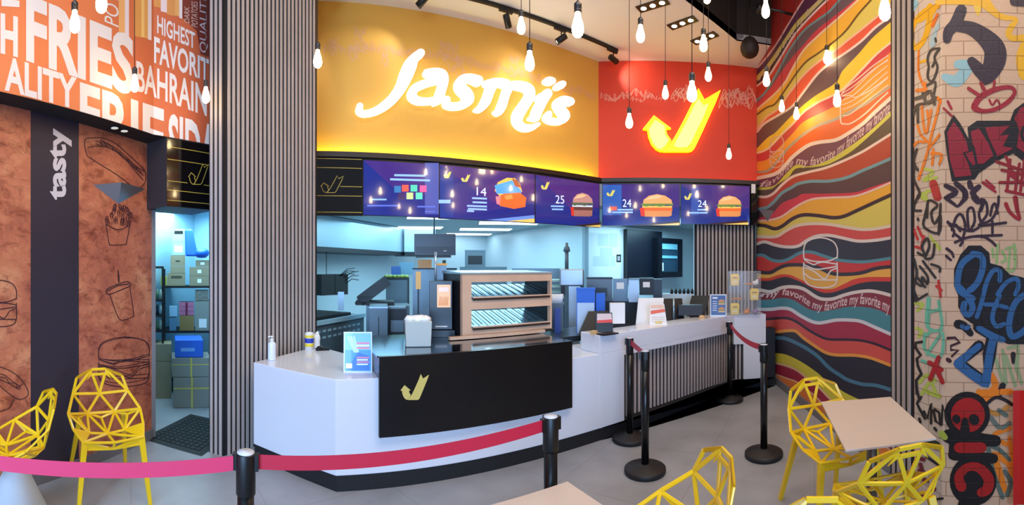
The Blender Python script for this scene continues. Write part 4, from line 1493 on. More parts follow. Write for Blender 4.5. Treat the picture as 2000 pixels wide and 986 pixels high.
# wipes tub and paper roll behind it
p = lying(604, 683, 0.80)
t = thing('wipes_tub', 'round white tub of wipes with blue and yellow label by the column', 'tub', (p.x, p.y, 0.80))
mb = MB()
mb.lathe([(0.001, 0), (0.042, 0.0), (0.042, 0.15), (0.04, 0.152)], 22)
obj('tub_body', mb, m_paper, t)
mb = MB()
mb.lathe([(0.0425, 0.035), (0.043, 0.036), (0.043, 0.065), (0.0425, 0.066)], 22)
mb.lathe([(0.0425, 0.120), (0.043, 0.121), (0.043, 0.145), (0.0425, 0.146)], 22)
mb.lathe([(0.0425, 0.07), (0.0432, 0.071), (0.0432, 0.115), (0.0425, 0.116)], 22, mi=1)
obj('tub_label', mb, [mat('label_yellow', (236, 206, 60)), mat('label_blue', (40, 60, 170))], t)
mb = MB()
mb.lathe([(0.04, 0.152), (0.041, 0.165), (0.02, 0.172), (0.001, 0.172)], 22)
obj('lid', mb, m_paper, t)
p = lying(616, 680, 0.80)
mb = MB()
mb.lathe([(0.001, 0.0), (0.045, 0.0), (0.048, 0.02), (0.046, 0.06), (0.05, 0.1), (0.042, 0.13), (0.02, 0.14), (0.001, 0.135)], 12)
mb.blob((0.02, 0.0, 0.135), 0.02, 0.02, 0.03, jitter=.2)
solo('tissue_pack', mb, m_paper, 'crumpled white tissue pack standing right behind the tub of wipes', 'tissues', (p.x, p.y + .02, 0.80))
p = lying(629, 684, 0.80)
mb = MB()
mb.box(-0.06, 0.07, -0.02, 0.02, 0, 0.025)
mb.lathe([(0.001, 0), (0.03, 0), (0.03, 0.012), (0.001, 0.02)], 14, (-0.02, 0, 0.025))
solo('tape_dispenser', mb, m_plas, 'small black gadget lying on the white counter beside the tissue pack', 'dispenser', (p.x, p.y, 0.80), 0.15)

# flyer stands


def flyer(x0, x1, yt, yb, zb, label, grp, d=None, tilt=0.05, name='flyer_stand', paint=None, nm='flyer'):
    """upright acrylic stand with printed flyer, foot at height zb"""
    c = on_level((x0 + x1) / 2, yb, zb) if d is None else at((x0 + x1) / 2, d, zb)
    dist = hypot(c.x, c.y)
    w = (x1 - x0) / F * dist
    h = (yb - yt) / F * dist
    rz = -atan2(c.x, c.y)
    t = thing(name, label, 'flyer stand', (c.x, c.y, zb), rz, grp)
    mb = MB()
    mb.hexa([(-w / 2, 0, 0), (w / 2, 0, 0), (w / 2, .006, 0), (-w / 2, .006, 0),
             (-w / 2, tilt, h), (w / 2, tilt, h), (w / 2, tilt + .006, h), (-w / 2, tilt + .006, h)])
    mb.box(-w / 2, w / 2, 0, 0.07, 0, 0.004)
    obj('acrylic_holder', mb, mat('holder_plastic', (214, 226, 238), rough=0.15), t)
    hit = lambda u, v_, off=0.0: Vector((-w / 2 + u * w, tilt * (1 - v_) - off, h * (1 - v_)))
    a = Art(hit, step=0.0004, base=0.0008)
    paint(a)
    a.done(nm, print_mat('flyer_print', rough=0.3, coat=0.4), t)
    return t


def paint_big(a):
    R = lambda x0, y0, x1, y1, c, l=1: a.poly([(x0, y0), (x1, y0), (x1, y1), (x0, y1)], c, l, sub=9)
    R(.04, .03, .96, .97, (66, 150, 214))
    R(.04, .03, .96, .45, (120, 190, 236), 2)
    a.poly([(.1, .95), (.5, .5), (.9, .6), (.9, .95)], (38, 110, 190), 2, sub=9)
    for k in range(3):
        a.poly([(.12 + .1 * k, .12), (.18 + .1 * k, .10), (.42 + .06 * k, .5), (.36 + .06 * k, .52)], (190, 226, 246), 3, sub=9)
    for k, c in enumerate(((232, 120, 150), (236, 236, 246), (232, 120, 150))):
        R(.46, .26 + .06 * k, .9, .30 + .06 * k, c, 4)
    for k in range(4):
        R(.46, .62 + .055 * k, .9 - .05 * (k % 2), .655 + .055 * k, (226, 234, 246) if k % 2 else (214, 120, 160), 4)
    R(.08, .78, .3, .9, (236, 240, 248), 4)


flyer(671, 727, 650, 727, 0.80, 'tall pale blue flyer in acrylic holder on the low counter beside the black panel', None, paint=paint_big)


def paint_menu(a):
    R = lambda x0, y0, x1, y1, c, l=1: a.poly([(x0, y0), (x1, y0), (x1, y1), (x0, y1)], c, l, sub=9)
    R(.06, .05, .94, .93, (70, 100, 160))
    R(.14, .12, .45, .2, (220, 226, 240), 2)
    for k in range(5):
        R(.14, .3 + .1 * k, .42, .34 + .1 * k, (196, 208, 232), 2)
    for y0 in (.22, .56):
        a.poly([(.5 + .4 * (.5 - .5 * cos(t)), y0 + .13 - .12 * sin(t)) for t in [k * pi / 8 for k in range(9)]], (206, 140, 80), 2, sub=9)
        R(.52, y0 + .13, .9, y0 + .18, (120, 150, 70), 3)
        R(.5, y0 + .18, .9, y0 + .25, (216, 170, 120), 3)


flyer(1387, 1419, 570, 613, ZT, 'small blue menu card with two burgers in clear stand on the tall counter', None, d=5.55, paint=paint_menu)

# tent card: black lower half, red stripe
p = at(1181, 4.2, ZT)
t = thing('tent_card', 'black footed tent card with red stripe at the near end of the tall counter', 'sign', (p.x, p.y, ZT), -0.6)
w_, h_ = 0.165, 0.185
mb = MB()
mb.hexa([(-w_ / 2, 0, 0), (w_ / 2, 0, 0), (w_ / 2, .1, 0), (-w_ / 2, .1, 0), (-w_ / 2 - .005, .045, h_), (w_ / 2 - .005, .045, h_), (w_ / 2 - .005, .055, h_), (-w_ / 2 - .005, .055, h_)])
obj('card', mb, m_plas, t)
a = Art(lambda u, v_, off=0.0: Vector((-w_ / 2 + u * w_, .045 * (1 - v_) - off, h_ * (1 - v_))), step=0.0005, base=0.0008)
a.poly([(.08, .04), (.92, .04), (.96, .42), (.06, .42)], (222, 196, 190), 1, sub=9)
a.poly([(.06, .38), (.96, .34), (.98, .5), (.06, .52)], (222, 60, 40), 2, sub=9)
a.done('print', print_mat('flyer_print'), t)

# white A-frame card
p = at(1286, 4.75, ZT)
t = thing('a_frame_card', 'white leaning card with orange stripe in front of the white till screen', 'sign', (p.x, p.y, ZT), -0.8)
w_, h_ = 0.19, 0.225
mb = MB()
mb.hexa([(-w_ / 2, 0, 0), (w_ / 2, 0, 0), (w_ / 2, .12, 0), (-w_ / 2, .12, 0), (-w_ / 2 + .005, .055, h_), (w_ / 2 - .03, .055, h_), (w_ / 2 - .03, .065, h_), (-w_ / 2 + .005, .065, h_)])
obj('card', mb, m_paper, t)
a = Art(lambda u, v_, off=0.0: Vector((-w_ / 2 + u * w_, .055 * (1 - v_) - off, h_ * (1 - v_))), step=0.0005, base=0.0008)
a.poly([(.06, .04), (.8, .04), (.84, .22), (.06, .22)], (238, 196, 170), 1, sub=9)
a.poly([(.06, .32), (.86, .24), (.9, .38), (.06, .5)], (232, 104, 66), 2, sub=9)
for k in range(3):
    a.poly([(.12, .62 + .1 * k), (.85, .62 + .1 * k), (.85, .66 + .1 * k), (.12, .66 + .1 * k)], (226, 206, 190), 2, sub=9)
a.poly([(.3, .82), (.7, .8), (.72, .95), (.3, .95)], (226, 196, 120), 3, sub=9)
a.done('print', print_mat('flyer_print'), t)

# tall counter odds: biscuit on napkin, small things
p = at(1160, 4.08, ZT)
mb = MB()
mb.box(-0.03, 0.03, -0.02, 0.02, 0, 0.035)
solo('wooden_block', mb, mat('pale_wood', (214, 176, 120), rough=0.6), 'little wooden block at the near corner of the tall counter', 'block', (p.x, p.y, ZT), 0.2)
p = at(1190, 4.22, ZT)
mb = MB()
mb.box(-0.09, 0.1, -0.05, 0.05, 0, 0.012)
p = at(1186, 4.08, ZT)
solo('card_tray', mb, m_plas, 'flat black tray lying in front of the tent card', 'tray', (p.x, p.y, ZT), 0.0)
p = at(1371, 5.42, ZT)
mb = MB()
mb.lathe([(0.001, 0), (0.035, 0), (0.04, 0.012), (0.03, 0.03), (0.001, 0.035)], 14)
solo('biscuit', mb, mat('pale_wood', (214, 176, 120)), 'small round biscuit coloured puck left of the blue menu card', 'puck', (p.x, p.y, ZT))

# clear display box with toys and yellow boxes
p = at(1454, 5.78, ZT)
ds = 0.44
t = thing('display_case', 'clear acrylic display case at the far end of the tall counter', 'display case', (p.x, p.y, ZT), radians(-50))
mb = MB()
hw, hd, hh = .215, .05, .58
for x0_, x1_, y0_, y1_, z0_, z1_ in ((-hw, hw, -hd, -hd + .004, 0, hh), (-hw, hw, hd - .004, hd, 0, hh), (-hw, -hw + .004, -hd, hd, 0, hh), (hw - .004, hw, -hd, hd, 0, hh)):
    mb.box(x0_, x1_, y0_, y1_, z0_, z1_)
obj('case', mb, m_clear, t)
mb = MB()
for z_ in (0.0, 0.19, 0.385, 0.572):
    mb.box(-hw + .004, hw - .004, -hd + .004, hd - .004, z_, z_ + 0.006)
mb.box(-.003, .003, -hd + .01, hd - .01, .006, .57)
obj('shelves', mb, mat('acrylic_shelf', (220, 214, 214), rough=0.1, alpha=0.25), t)
m_box = mat('display_yellow', (238, 204, 92), rough=0.5)
m_or, m_pu, m_bk = mat('snack_orange', (226, 140, 60)), mat('snack_purple', (150, 120, 160)), mat('label_brown', (120, 80, 30))
Mw = Matrix.Translation(Vector((p.x, p.y, ZT))) @ Matrix.Rotation(radians(-50), 4, 'Z')


def in_case(lx, lz, kind, label):
    w = Mw @ Vector((lx, 0, lz))
    if kind == 'box':
        t2 = thing('meal_box', label, 'box', (w.x, w.y, w.z), radians(-50), 'boxes in the display case')
        mb = MB()
        mb.hexa([(-.05, -.03, 0), (.05, -.03, 0), (.05, .03, 0), (-.05, .03, 0), (-.06, -.03, .12), (.06, -.03, .12), (.06, .03, .12), (-.06, .03, .12)])
        mb.hexa([(-.06, -.03, .12), (.06, -.03, .12), (.06, .03, .12), (-.06, .03, .12), (-.045, -.004, .15), (.045, -.004, .15), (.045, .004, .15), (-.045, .004, .15)])
        obj('carton', mb, m_box, t2)
        mb = MB()
        mb.box(-.035, .035, -.0345, -.0305, .03, .06)
        obj('print', mb, mat('label_cream', (240, 226, 170)), t2)
        mb = MB()
        mb.box(-.03, .03, -.0345, -.0305, .095, .105)
        obj('brown_stripe', mb, m_bk, t2)
    elif kind == 'fries':
        mb = MB()
        for k in range(5):
            mb.beam((-.05 + .02 * k, -.01 + .006 * (k % 3), .012 + .008 * (k % 2)), (.0 + .02 * k, .01 - .006 * (k % 2), .024), .012)
        solo('toy_fries', mb, m_or, label, 'toy', (w.x, w.y, w.z), radians(-50), 'toys in the display case')
    else:
        mb = MB()
        mb.blob((0, 0, .03), .045, .03, .03, jitter=.15)
        mb.blob((.02, 0, .06), .02, .02, .02)
        solo('toy_figure', mb, m_pu if kind == 'pu' else (m_or if kind == 'or' else m_paper), label, 'toy', (w.x, w.y, w.z), radians(-50), 'toys in the display case')


in_case(-.13, .391, 'box', 'yellow carton on the top shelf of the acrylic display case')
in_case(.13, .196, 'box', 'yellow carton on the middle shelf at the right of the display case')
in_case(-.13, .006, 'box', 'yellow carton on the bottom shelf at the left of the display case')
in_case(-.01 + .05, .391, 'fries', 'orange fries shaped toy on the top shelf of the display case')
in_case(-.12, .196, 'fries', 'orange fries shaped toy on the middle shelf of the display case')
in_case(-.01 + .04, .006, 'or', 'orange lump shaped toy on the bottom shelf of the display case')
in_case(.14, .006, 'pu', 'purple toy on the bottom shelf at the right of the display case')
in_case(.15, .391, 'wh', 'white toy figure at the right of the top shelf of the display case')
# ================================================================== belt posts
m_belt = mat('red_belt', (196, 28, 56), rough=0.55)


def make_post(label):
    t = thing('barrier_post', label, 'barrier post', (0, 0, 0), 0, 'black belt barrier posts')
    mb = MB()
    mb.lathe([(0.001, 0), (0.155, 0.0), (0.163, 0.008), (0.163, 0.035), (0.155, 0.042), (0.06, 0.056), (0.045, 0.07), (0.001, 0.07)], 40)
    obj('base', mb, mat('cast_rubber', (26, 25, 27), rough=0.55, bump=0.05, nscale=30), t)
    mb = MB()
    mb.lathe([(0.030, 0.06), (0.030, 0.87)], 24)
    obj('pole', mb, mat('post_black', (12, 12, 13), rough=0.3), t)
    mb = MB()
    mb.lathe([(0.034, 0.80), (0.035, 0.802), (0.035, 0.94), (0.033, 0.945)], 24)
    mb.box(0.03, 0.046, -0.014, 0.014, 0.885, 0.942)
    mb.box(-0.046, -0.03, -0.014, 0.014, 0.885, 0.942)
    mb.box(-0.014, 0.014, 0.03, 0.046, 0.885, 0.942)
    obj('belt_head', mb, m_plas, t)
    mb = MB()
    mb.lathe([(0.031, 0.944), (0.031, 0.948), (0.001, 0.950)], 24)
    obj('cap', mb, mat('cap_grey', (206, 206, 214), rough=0.3), t)
    return t


posts = [
    (at(480, 1.54, 0), radians(0), 'nearest barrier post, in front of the slatted column with belts on both sides'),
    (at(1075.5, 1.91, 0), radians(0), 'barrier post at the end of the long red belt in front of the black panel'),
    (at(1260, 3.40, 0), radians(50), 'barrier post with complete round base right of the long belt'),
    (at(1230, 4.03, 0), radians(50), 'barrier post standing close against the counter where its slats begin'),
    (at(1492, 3.69, 0), radians(60), 'rightmost barrier post, in front of the end of the tall counter'),
    (at(1425, 5.22, 0), radians(60), 'farthest barrier post, beside the slatted front of the tall counter'),
]
post0 = make_post(posts[0][2])
for i, (p, a, lb) in enumerate(posts):
    t = post0 if i == 0 else dup(post0, p, a, lb)
    t.location = p
    t.rotation_euler = (0, 0, a)


def belt(p, q, sag, label, z=0.913, w=0.052, m=None):
    mb = MB()
    p, q = Vector(p), Vector(q)
    n = 16
    L, H = [], []
    d = (q - p).normalized()
    nn = Vector((-d.y, d.x, 0)) * 0.0008
    for k in range(n + 1):
        t = k / n
        c = p.lerp(q, t)
        s = -sag * 4 * t * (1 - t)
        L.append((c, z + s - w / 2))
    for s_ in (1, -1):
        vs = [(mb.bm.verts.new((c.x + nn.x * s_, c.y + nn.y * s_, b)), mb.bm.verts.new((c.x + nn.x * s_, c.y + nn.y * s_, b + w))) for c, b in L]
        for a, b in zip(vs, vs[1:]):
            mb.bm.faces.new((a[0], b[0], b[1], a[1]))
    return solo('barrier_belt', mb, m or m_belt, label, 'belt', group='red barrier belts')


def off(p, q, r=0.046):
    d = (Vector(q) - Vector(p)).normalized()
    return Vector(p) + d * r, Vector(q) - d * r


P0 = at(-60, 1.56, 0)
a, b = off(posts[0][0], P0)
belt(a, b, 0.0, 'red belt with painted pink light cast running left from the nearest barrier post out of the picture', m=mat('red_belt_light_cast', (232, 66, 108), rough=0.55))  # red belt; pink cast of the light mixed into its base colour
a, b = off(posts[0][0], posts[1][0])
belt(a, b, 0.012, 'long red belt stretched in front of the black fronted counter')
a, b = off(posts[2][0], posts[3][0])
belt(a, b, 0.0, 'short red belt between the two barrier posts near the middle of the counter')
a, b = off(posts[4][0], posts[5][0])
belt(a, b, 0.05, 'sagging red belt between the two farthest right barrier posts')
# the post out of frame that carries the left belt is not in the photograph

# ================================================================== door mat
p = (on_level(293, 858) + on_level(384, 886) + on_level(362, 813)) / 3
mb = MB()
for i in range(10):
    for j in range(12):
        mb.box(-.27 + .054 * i + .006, -.27 + .054 * (i + 1) - .006, -.36 + .06 * j + .006, -.36 + .06 * (j + 1) - .006, 0.006, 0.014)
mb.box(-.27, .27, -.36, .36, 0.0, 0.007)
mb.hexa([(-.33, -.42, 0), (.33, -.42, 0), (.33, .42, 0), (-.33, .42, 0), (-.28, -.37, .009), (.28, -.37, .009), (.28, .37, .009), (-.28, .37, .009)])
solo('door_mat', mb, m_rub, 'black studded rubber mat lying in the store doorway', 'mat', (-0.985, 4.10, 0.0), radians(-19))

# ================================================================== wire chairs
N = {
    'T': (.055, .245, .812), 'Tb': (.05, .236, .775), 'U': (.178, .205, .762), 'M': (.212, .165, .655), 'A': (.268, .02, .555),
    'C': (0, .205, .635), 'L': (.105, .155, .505), 'G': (.25, -.11, .49), 'F': (.205, -.245, .452), 'Fm': (0, -.262, .442),
    'S': (0, -.06, .425), 'R': (0, .145, .47), 'H': (.13, -.05, .437), 'Fl': (0, -.245, .395), 'Fk': (.19, -.24, .405), 'J': (.19, .09, .50),
}


def nd(k):
    s = -1 if k[0] == '-' else 1
    x, y, z = N[k.lstrip('-')]
    return Vector((x * s, y, z))


BACK = [('-T', 'T'), ('-Tb', 'Tb'), ('T', 'U'), ('U', 'M'), ('T', 'M'), ('Tb', 'C'), ('M', 'C'), ('C', 'L'), ('M', 'L'), ('L', '-L'), ('U', 'T'), ('M', 'A')]
SEAT = [('A', 'L'), ('A', 'G'), ('G', 'F'), ('F', 'Fm'), ('L', 'R'), ('R', 'S'), ('L', 'S'), ('L', 'H'), ('H', 'S'), ('H', 'F'), ('H', 'G'), ('H', 'A'), ('S', 'Fm'), ('S', 'F'),
        ('Fk', 'Fl'), ('F', 'Fl'), ('Fm', 'Fl'), ('J', 'A'), ('J', 'H'), ('J', 'L')]


def bars(mb, lst, w, t):
    for a, b in lst:
        for s in (1, -1):
            f = lambda k: k if s == 1 else (k[1:] if k[0] == '-' else '-' + k)
            p, q = nd(f(a)), nd(f(b))
            if (p - q).length < 1e-4 or (s == -1 and a.lstrip('-') == b.lstrip('-')):
                continue
            if s == -1 and abs(p.x) < 1e-6 and abs(q.x) < 1e-6:
                continue
            c = (p + q) / 2
            up = c - Vector((0, -0.35, 0.95))
            mb.beam(p, q, w, t, up)


def plate(mb, keys, th=0.012):
    for s in (1, -1):
        P = [nd(k) * 1.0 for k in keys]
        if s == -1:
            P = [Vector((-p.x, p.y, p.z)) for p in P]
        n = (P[1] - P[0]).cross(P[2] - P[0]).normalized() * th / 2
        lo = [mb.bm.verts.new(p - n) for p in P]
        hi = [mb.bm.verts.new(p + n) for p in P]
        mb.bm.faces.new(lo[::-1])
        mb.bm.faces.new(hi)
        for i in range(len(P)):
            j = (i + 1) % len(P)
            mb.bm.faces.new((lo[i], lo[j], hi[j], hi[i]))


def make_chair(label, cone=False):
    t = thing('wire_chair', label, 'chair', (0, 0, 0), 0, 'yellow faceted wire chairs')
    mb = MB()
    bars(mb, BACK, 0.021, 0.012)
    N['m1'] = (.150, .165, .56)
    N['m2'] = (.10, .22, .735)
    plate(mb, ['M', 'L', 'm1'])
    N['m3'] = (.235, .13, .60)
    plate(mb, ['T', 'Tb', 'm2'])
    obj('backrest', mb, m_yel, t, bevel=0.003)
    mb = MB()
    bars(mb, SEAT, 0.019, 0.012)
    plate(mb, ['F', 'Fk', 'Fl', 'Fm'][:3])
    plate(mb, ['F', 'G', 'H'])
    obj('seat', mb, m_yel, t, bevel=0.003)
    if cone:
        mb = MB()
        mb.lathe([(0.001, 0), (0.235, 0.0), (0.24, 0.01), (0.06, 0.37), (0.055, 0.385), (0.001, 0.385)], 36)
        obj('cone_base', mb, mat('cast_concrete', (188, 194, 200), rough=0.7, bump=0.1, nscale=25), t)
        mb = MB()
        mb.lathe([(0.06, 0.385), (0.065, 0.41), (0.03, 0.425), (0.001, 0.425)], 16)
        for a_ in range(4):
            mb.beam((0, 0, 0.41), (.15 * cos(a_ * pi / 2 + .7), .15 * sin(a_ * pi / 2 + .7), 0.43), 0.03, 0.012)
        obj('swivel_hub', mb, m_yel, t)
    else:
        for s in (-1, 1):
            mb = MB()
            mb.beam((.195 * s, -.235, .455), (.245 * s, -.275, 0), .042, .03, (0, 1, 0), w2=.024)
            obj('leg', mb, m_yel, t, bevel=0.003)
            mb = MB()
            mb.beam((.165 * s, .125, .50), (.225 * s, .275, 0), .04, .03, (0, 1, 0), w2=.024)
            obj('leg', mb, m_yel, t, bevel=0.003)
    return t


def face(t, c, back):
    """centre c, back = plan direction from seat centre to backrest"""
    a = atan2(back[1], back[0]) - pi / 2
    t.location = (c[0], c[1], 0)
    t.rotation_euler = (0, 0, a)


CH = [
    ((-1.34, 2.83), (-.62, .785), 'yellow wire chair facing the camera in front of the copper wall'),
    ((1.335, 1.16), (.82, -.57), 'yellow wire chair whose back rises between the near table and the barrier post base'),
    ((2.69, .985), (.62, .78), 'yellow wire chair at the far side of the right hand table, under the mural'),
    ((2.085, .45), (-.82, -.57), 'yellow wire chair tucked under the near side of the right hand table'),
    ((1.15, .44), (.93, .36), 'yellow wire chair with only its top rail showing at the lower picture edge'),
]
ch0 = make_chair(CH[0][2])
for i, (c, b, lb) in enumerate(CH):
    t = ch0 if i == 0 else dup(ch0, (0, 0, 0), 0, lb)
    face(t, c, b)
cone = make_chair('yellow wire chair on a grey concrete cone at the left edge of the picture', True)
face(cone, (-1.64, 2.17), (.72, .69))

# ================================================================== tables
m_top = mat('beige_laminate', (200, 180, 164), rough=0.4)


def table(label, c, rz, w, d, h, flush=0.0):
    t = thing('cafe_table', label, 'table', (c[0], c[1], 0), rz, 'pale square cafe tables')
    mb = MB()
    mb.box(-w / 2, w / 2, -d / 2, d / 2, h - .012, h)
    obj('tabletop', mb, [m_top], t, bevel=0.002)
    mb = MB()
    mb.lathe([(0.03, 0.02), (0.03, h - .02)], 20)
    obj('column', mb, mat('table_steel', (96, 84, 72), rough=0.4, metal=0.5), t)
    mb = MB()
    mb.box(-.2, .2, -.2, .2, 0, .015)
    obj('base', mb, m_plas, t)
    mb = MB()
    mb.beam((-.18, -.18, h - .02), (.18, .18, h - .02), .04, .012)
    mb.beam((.18, -.18, h - .02), (-.18, .18, h - .02), .04, .012)
    obj('bracket', mb, m_plas, t)
    return t


table('pale square table whose corner pokes into the lower middle of the picture', (1.005 - .35, 1.41 - .35), 0.0, .70, .70, .75)
table('beige square table beside the wavy mural on the right', (2.365, .61), radians(30), .74, .46, .75)

# ================================================================== red banner at the right edge
p = P_BRK.hit(1993, 786)
bz_ = EYE + (YH - 786) / F * 2.7
mb = MB()
y0_, y1_ = P_BRK.pt(1979, 0, .06).y, -0.75
for s_, x_ in ((1, BR_X - .05), (-1, BR_X - .052)):
    vs = []
    for k in range(13):
        y = y0_ + (y1_ - y0_) * k / 12
        vs.append((mb.bm.verts.new((x_ + .012 * sin(k * 1.4), y, 0.06)), mb.bm.verts.new((x_ + .008 * sin(k * 1.4 + .4), y, 0.80 - .0 * k))))
    for a, b in zip(vs, vs[1:]):
        mb.bm.faces.new((a[0], b[0], b[1], a[1]))
solo('red_banner', mb, mat('banner_red', (206, 20, 10), rough=0.5), 'plain red banner hanging on the brick wall at the right edge of the picture', 'banner')

# ================================================================== folded metal wall lamps


def wall_lamp(pl, pts, label):
    """pts: left, right, apex pixels; a folded triangular metal shade"""
    a, b, c = [pl.hit(x, y, 0.0) for x, y in pts]
    n = Vector((pl.n.x, pl.n.y, 0))
    top = (a + b) / 2
    f = (pl.hit((pts[0][0] * .62 + pts[1][0] * .38), pts[0][1] - 2, 0.0)) + n * 0.10
    o = top.copy()
    t = thing('wall_lamp', label, 'lamp', o)
    mb = MB()
    A, B, Cc, Fv = a - o, b - o, c - o, f - o
    for tri in ((A, Cc, Fv), (Fv, Cc, B), (A, Fv, B)):
        mb.face([v.copy() for v in tri])
    mb.face([A.copy(), B.copy(), Cc.copy()])
    obj('shade', mb, mat('lamp_steel', (150, 150, 156), rough=0.35, metal=0.6), t)


wall_lamp(P_LEFT, [(182, 361), (284, 369), (231, 398)], 'folded triangular steel wall lamp on the copper wall')
wall_lamp(P_MUR, [(1484, 411), (1512, 411), (1500, 433)], 'small folded triangular wall lamp low in the corner of the mural')
# ================================================================== menu screens
YM = 5.03
P_M1 = Plane((0, YM), 0.0)
P_M2 = Plane((6.02 - R2 * .15, 3.42 - R2 * .15), radians(-45))
scr = print_mat('screen_picture', rough=0.12, emit=0.75, coat=0.8)
NAVY, PURP = (22, 36, 116), (58, 36, 110)
LB = (136, 176, 232)


def q4(a, x0, y0, x1, y1, c, l=2, s0=0.0):
    """bar that follows the slope s0 (px per px)"""
    a.poly([(x0, y0), (x1, y0 + (x1 - x0) * s0), (x1, y1 + (x1 - x0) * s0), (x0, y1)], c, l)


def ham(a, x0, y0, x1, y1, s=0.0, dark=False):
    w, h = x1 - x0, y1 - y0
    bun, bun2 = ((176, 128, 120), (150, 100, 90)) if dark else ((214, 154, 96), (200, 130, 74))
    P = lambda u, v: (x0 + u * w, y0 + v * h + s * u * w)
    a.poly([P(.06, .42), P(.08, .25), P(.25, .07), P(.5, 0), (P(.75, .07)), P(.94, .25), P(.97, .42)], bun, 3)
    a.poly([P(.12, .26), P(.3, .1), P(.5, .05), P(.7, .1), P(.5, .2)], (226, 176, 132), 4)
    a.poly([P(0, .42), P(1, .42), P(.98, .52), P(.8, .48), P(.6, .56), P(.35, .5), P(.15, .56), P(.02, .5)], (96, 124, 58) if not dark else (70, 92, 70), 4)
    a.poly([P(.04, .53), P(.96, .53), P(.96, .62), P(.04, .62)], (232, 180, 84) if not dark else (200, 208, 216), 3)
    a.poly([P(.03, .6), P(.97, .6), P(.97, .76), P(.03, .76)], (208, 96, 40) if not dark else (90, 56, 50), 4)
    a.poly([P(.05, .74), P(.95, .74), P(.95, .95), P(.85, 1), P(.12, 1), P(.05, .95)], bun2, 5)
    a.poly([P(-.04, .62), P(.1, .62), P(.12, .98), P(0, .98)], (196, 48, 34), 6)


def small_logo(a, box):
    for P in logo(box):
        a.poly(P, (196, 188, 92), 4)


def screen(pl, x0, x1, zt, zb, label, paint):
    c = pl.pt((x0 + x1) / 2, zb)
    n = Vector((pl.n.x, pl.n.y, 0))
    rz = atan2(pl.d.y, pl.d.x)
    t = thing('menu_screen', label, 'menu screen', c, 0, 'menu screens over the kitchen opening')
    a_, b_ = pl.pt(x0, 0) - c, pl.pt(x1, 0) - c
    mb = MB()
    P = [a_ - n * .045, b_ - n * .045, b_, a_]
    mb.hexa([(p.x, p.y, 0) for p in P] + [(p.x, p.y, zt - zb) for p in P])
    obj('housing', mb, mat('screen_black', (14, 12, 16), rough=0.25), t)
    a = Art(lambda x, y, off=0.0: pl.hit(x, y, off) - c, step=0.0004, base=0.0008)
    top = lambda x: px(pl.pt(x, zt - .012))[1]
    bot = lambda x: px(pl.pt(x, zb + .008))[1]
    a.poly([(x0 + 1, top(x0 + 1)), (x1 - 1, top(x1 - 1)), (x1 - 1, bot(x1 - 1)), (x0 + 1, bot(x0 + 1))], NAVY, 1)
    a.poly([(x0 + 1, top(x0 + 1)), (x1 - 1, top(x1 - 1)), (x1 - 1, top(x1) * .45 + bot(x1) * .55), (x0 + (x1 - x0) * .55, top(x0) * .3 + bot(x0) * .7)], PURP, 2)
    paint(a, top, bot)
    a.done('display', scr, t)
    return t


def wedge(a, x0, x1, bot, h, blue=True):
    a.poly([(x0, bot(x0)), (x1, bot(x1) - h), (x1, bot(x1))], (96, 130, 200) if blue else (50, 30, 30), 3)
    a.poly([(x0 + (x1 - x0) * .42, bot(x0 + (x1 - x0) * .42)), (x1, bot(x1) - h * .55), (x1, bot(x1))], (214, 182, 96), 4)


def p1(a, top, bot):
    q4(a, 770, 340, 830, 344, LB, 4, .02)
    q4(a, 762, 348, 840, 352, LB, 4, .03)
    q4(a, 830, 318, 857, 418, (70, 80, 150), 3)
    for k, (x, y, c) in enumerate(((770, 363, (52, 110, 160)), (785, 361, (220, 84, 70)), (802, 361, (76, 190, 160)), (820, 362, (224, 84, 140)), (777, 377, (60, 40, 90)), (794, 376, (186, 206, 130)), (812, 376, (90, 206, 170)))):
        q4(a, x, y, x + 13, y + 13, c, 4)
    q4(a, 722, 388, 755, 391, LB, 4)
    q4(a, 717, 400, 780, 403, (84, 104, 190), 4)
    q4(a, 815, 402, 850, 405, (84, 104, 190), 4)
    q4(a, 830, 412, 850, 414, (84, 104, 190), 4)


def p2(a, top, bot):
    q4(a, 859, 347, 886, 424, (24, 52, 128), 3)
    q4(a, 857, 390, 880, 397, LB, 4)
    small_logo(a, (866, 334, 882, 348))
    small_logo(a, (900, 340, 919, 355))
    a.text('14', [(931, 381), (950, 383), (950, 367), (931, 365)], (206, 220, 250), 5)
    for k, (x0, x1, y) in enumerate(((922, 951, 385), (923, 951, 393), (912, 951, 400), (914, 951, 406), (912, 926, 410))):
        q4(a, x0, y, x1, y + 3.5, LB, 4, .04)
    # boxed meal
    a.poly([(966, 372), (972, 356), (990, 347), (1006, 348), (1016, 360), (1020, 374), (1000, 384), (975, 382)], (214, 178, 80), 3)
    a.poly([(966, 362), (1000, 352), (1018, 372), (1018, 380), (970, 378)], (60, 150, 230), 4)
    a.poly([(1000, 348), (1010, 352), (1018, 366), (1006, 364)], (156, 70, 44), 5)
    a.poly([(972, 384), (985, 378), (1015, 376), (1028, 386), (1026, 404), (1004, 408), (976, 402)], (206, 96, 44), 5)
    a.poly([(968, 384), (978, 382), (976, 400), (970, 398)], (210, 120, 130), 6)
    a.poly([(985, 382), (1000, 380), (1002, 388), (988, 390)], (226, 136, 70), 6)
    wedge(a, 950, 1044, bot, 15)


def p3(a, top, bot):
    small_logo(a, (1056, 354, 1074, 370))
    a.text('25', [(1085, 397), (1102, 398), (1102, 382), (1085, 381)], (206, 220, 250), 5)
    q4(a, 1076, 401, 1101, 404, LB, 4, .02)
    q4(a, 1078, 407, 1100, 410, LB, 4, .02)
    ham(a, 1116, 376, 1159, 422, .02, True)
    wedge(a, 1120, 1173, bot, 9, False)


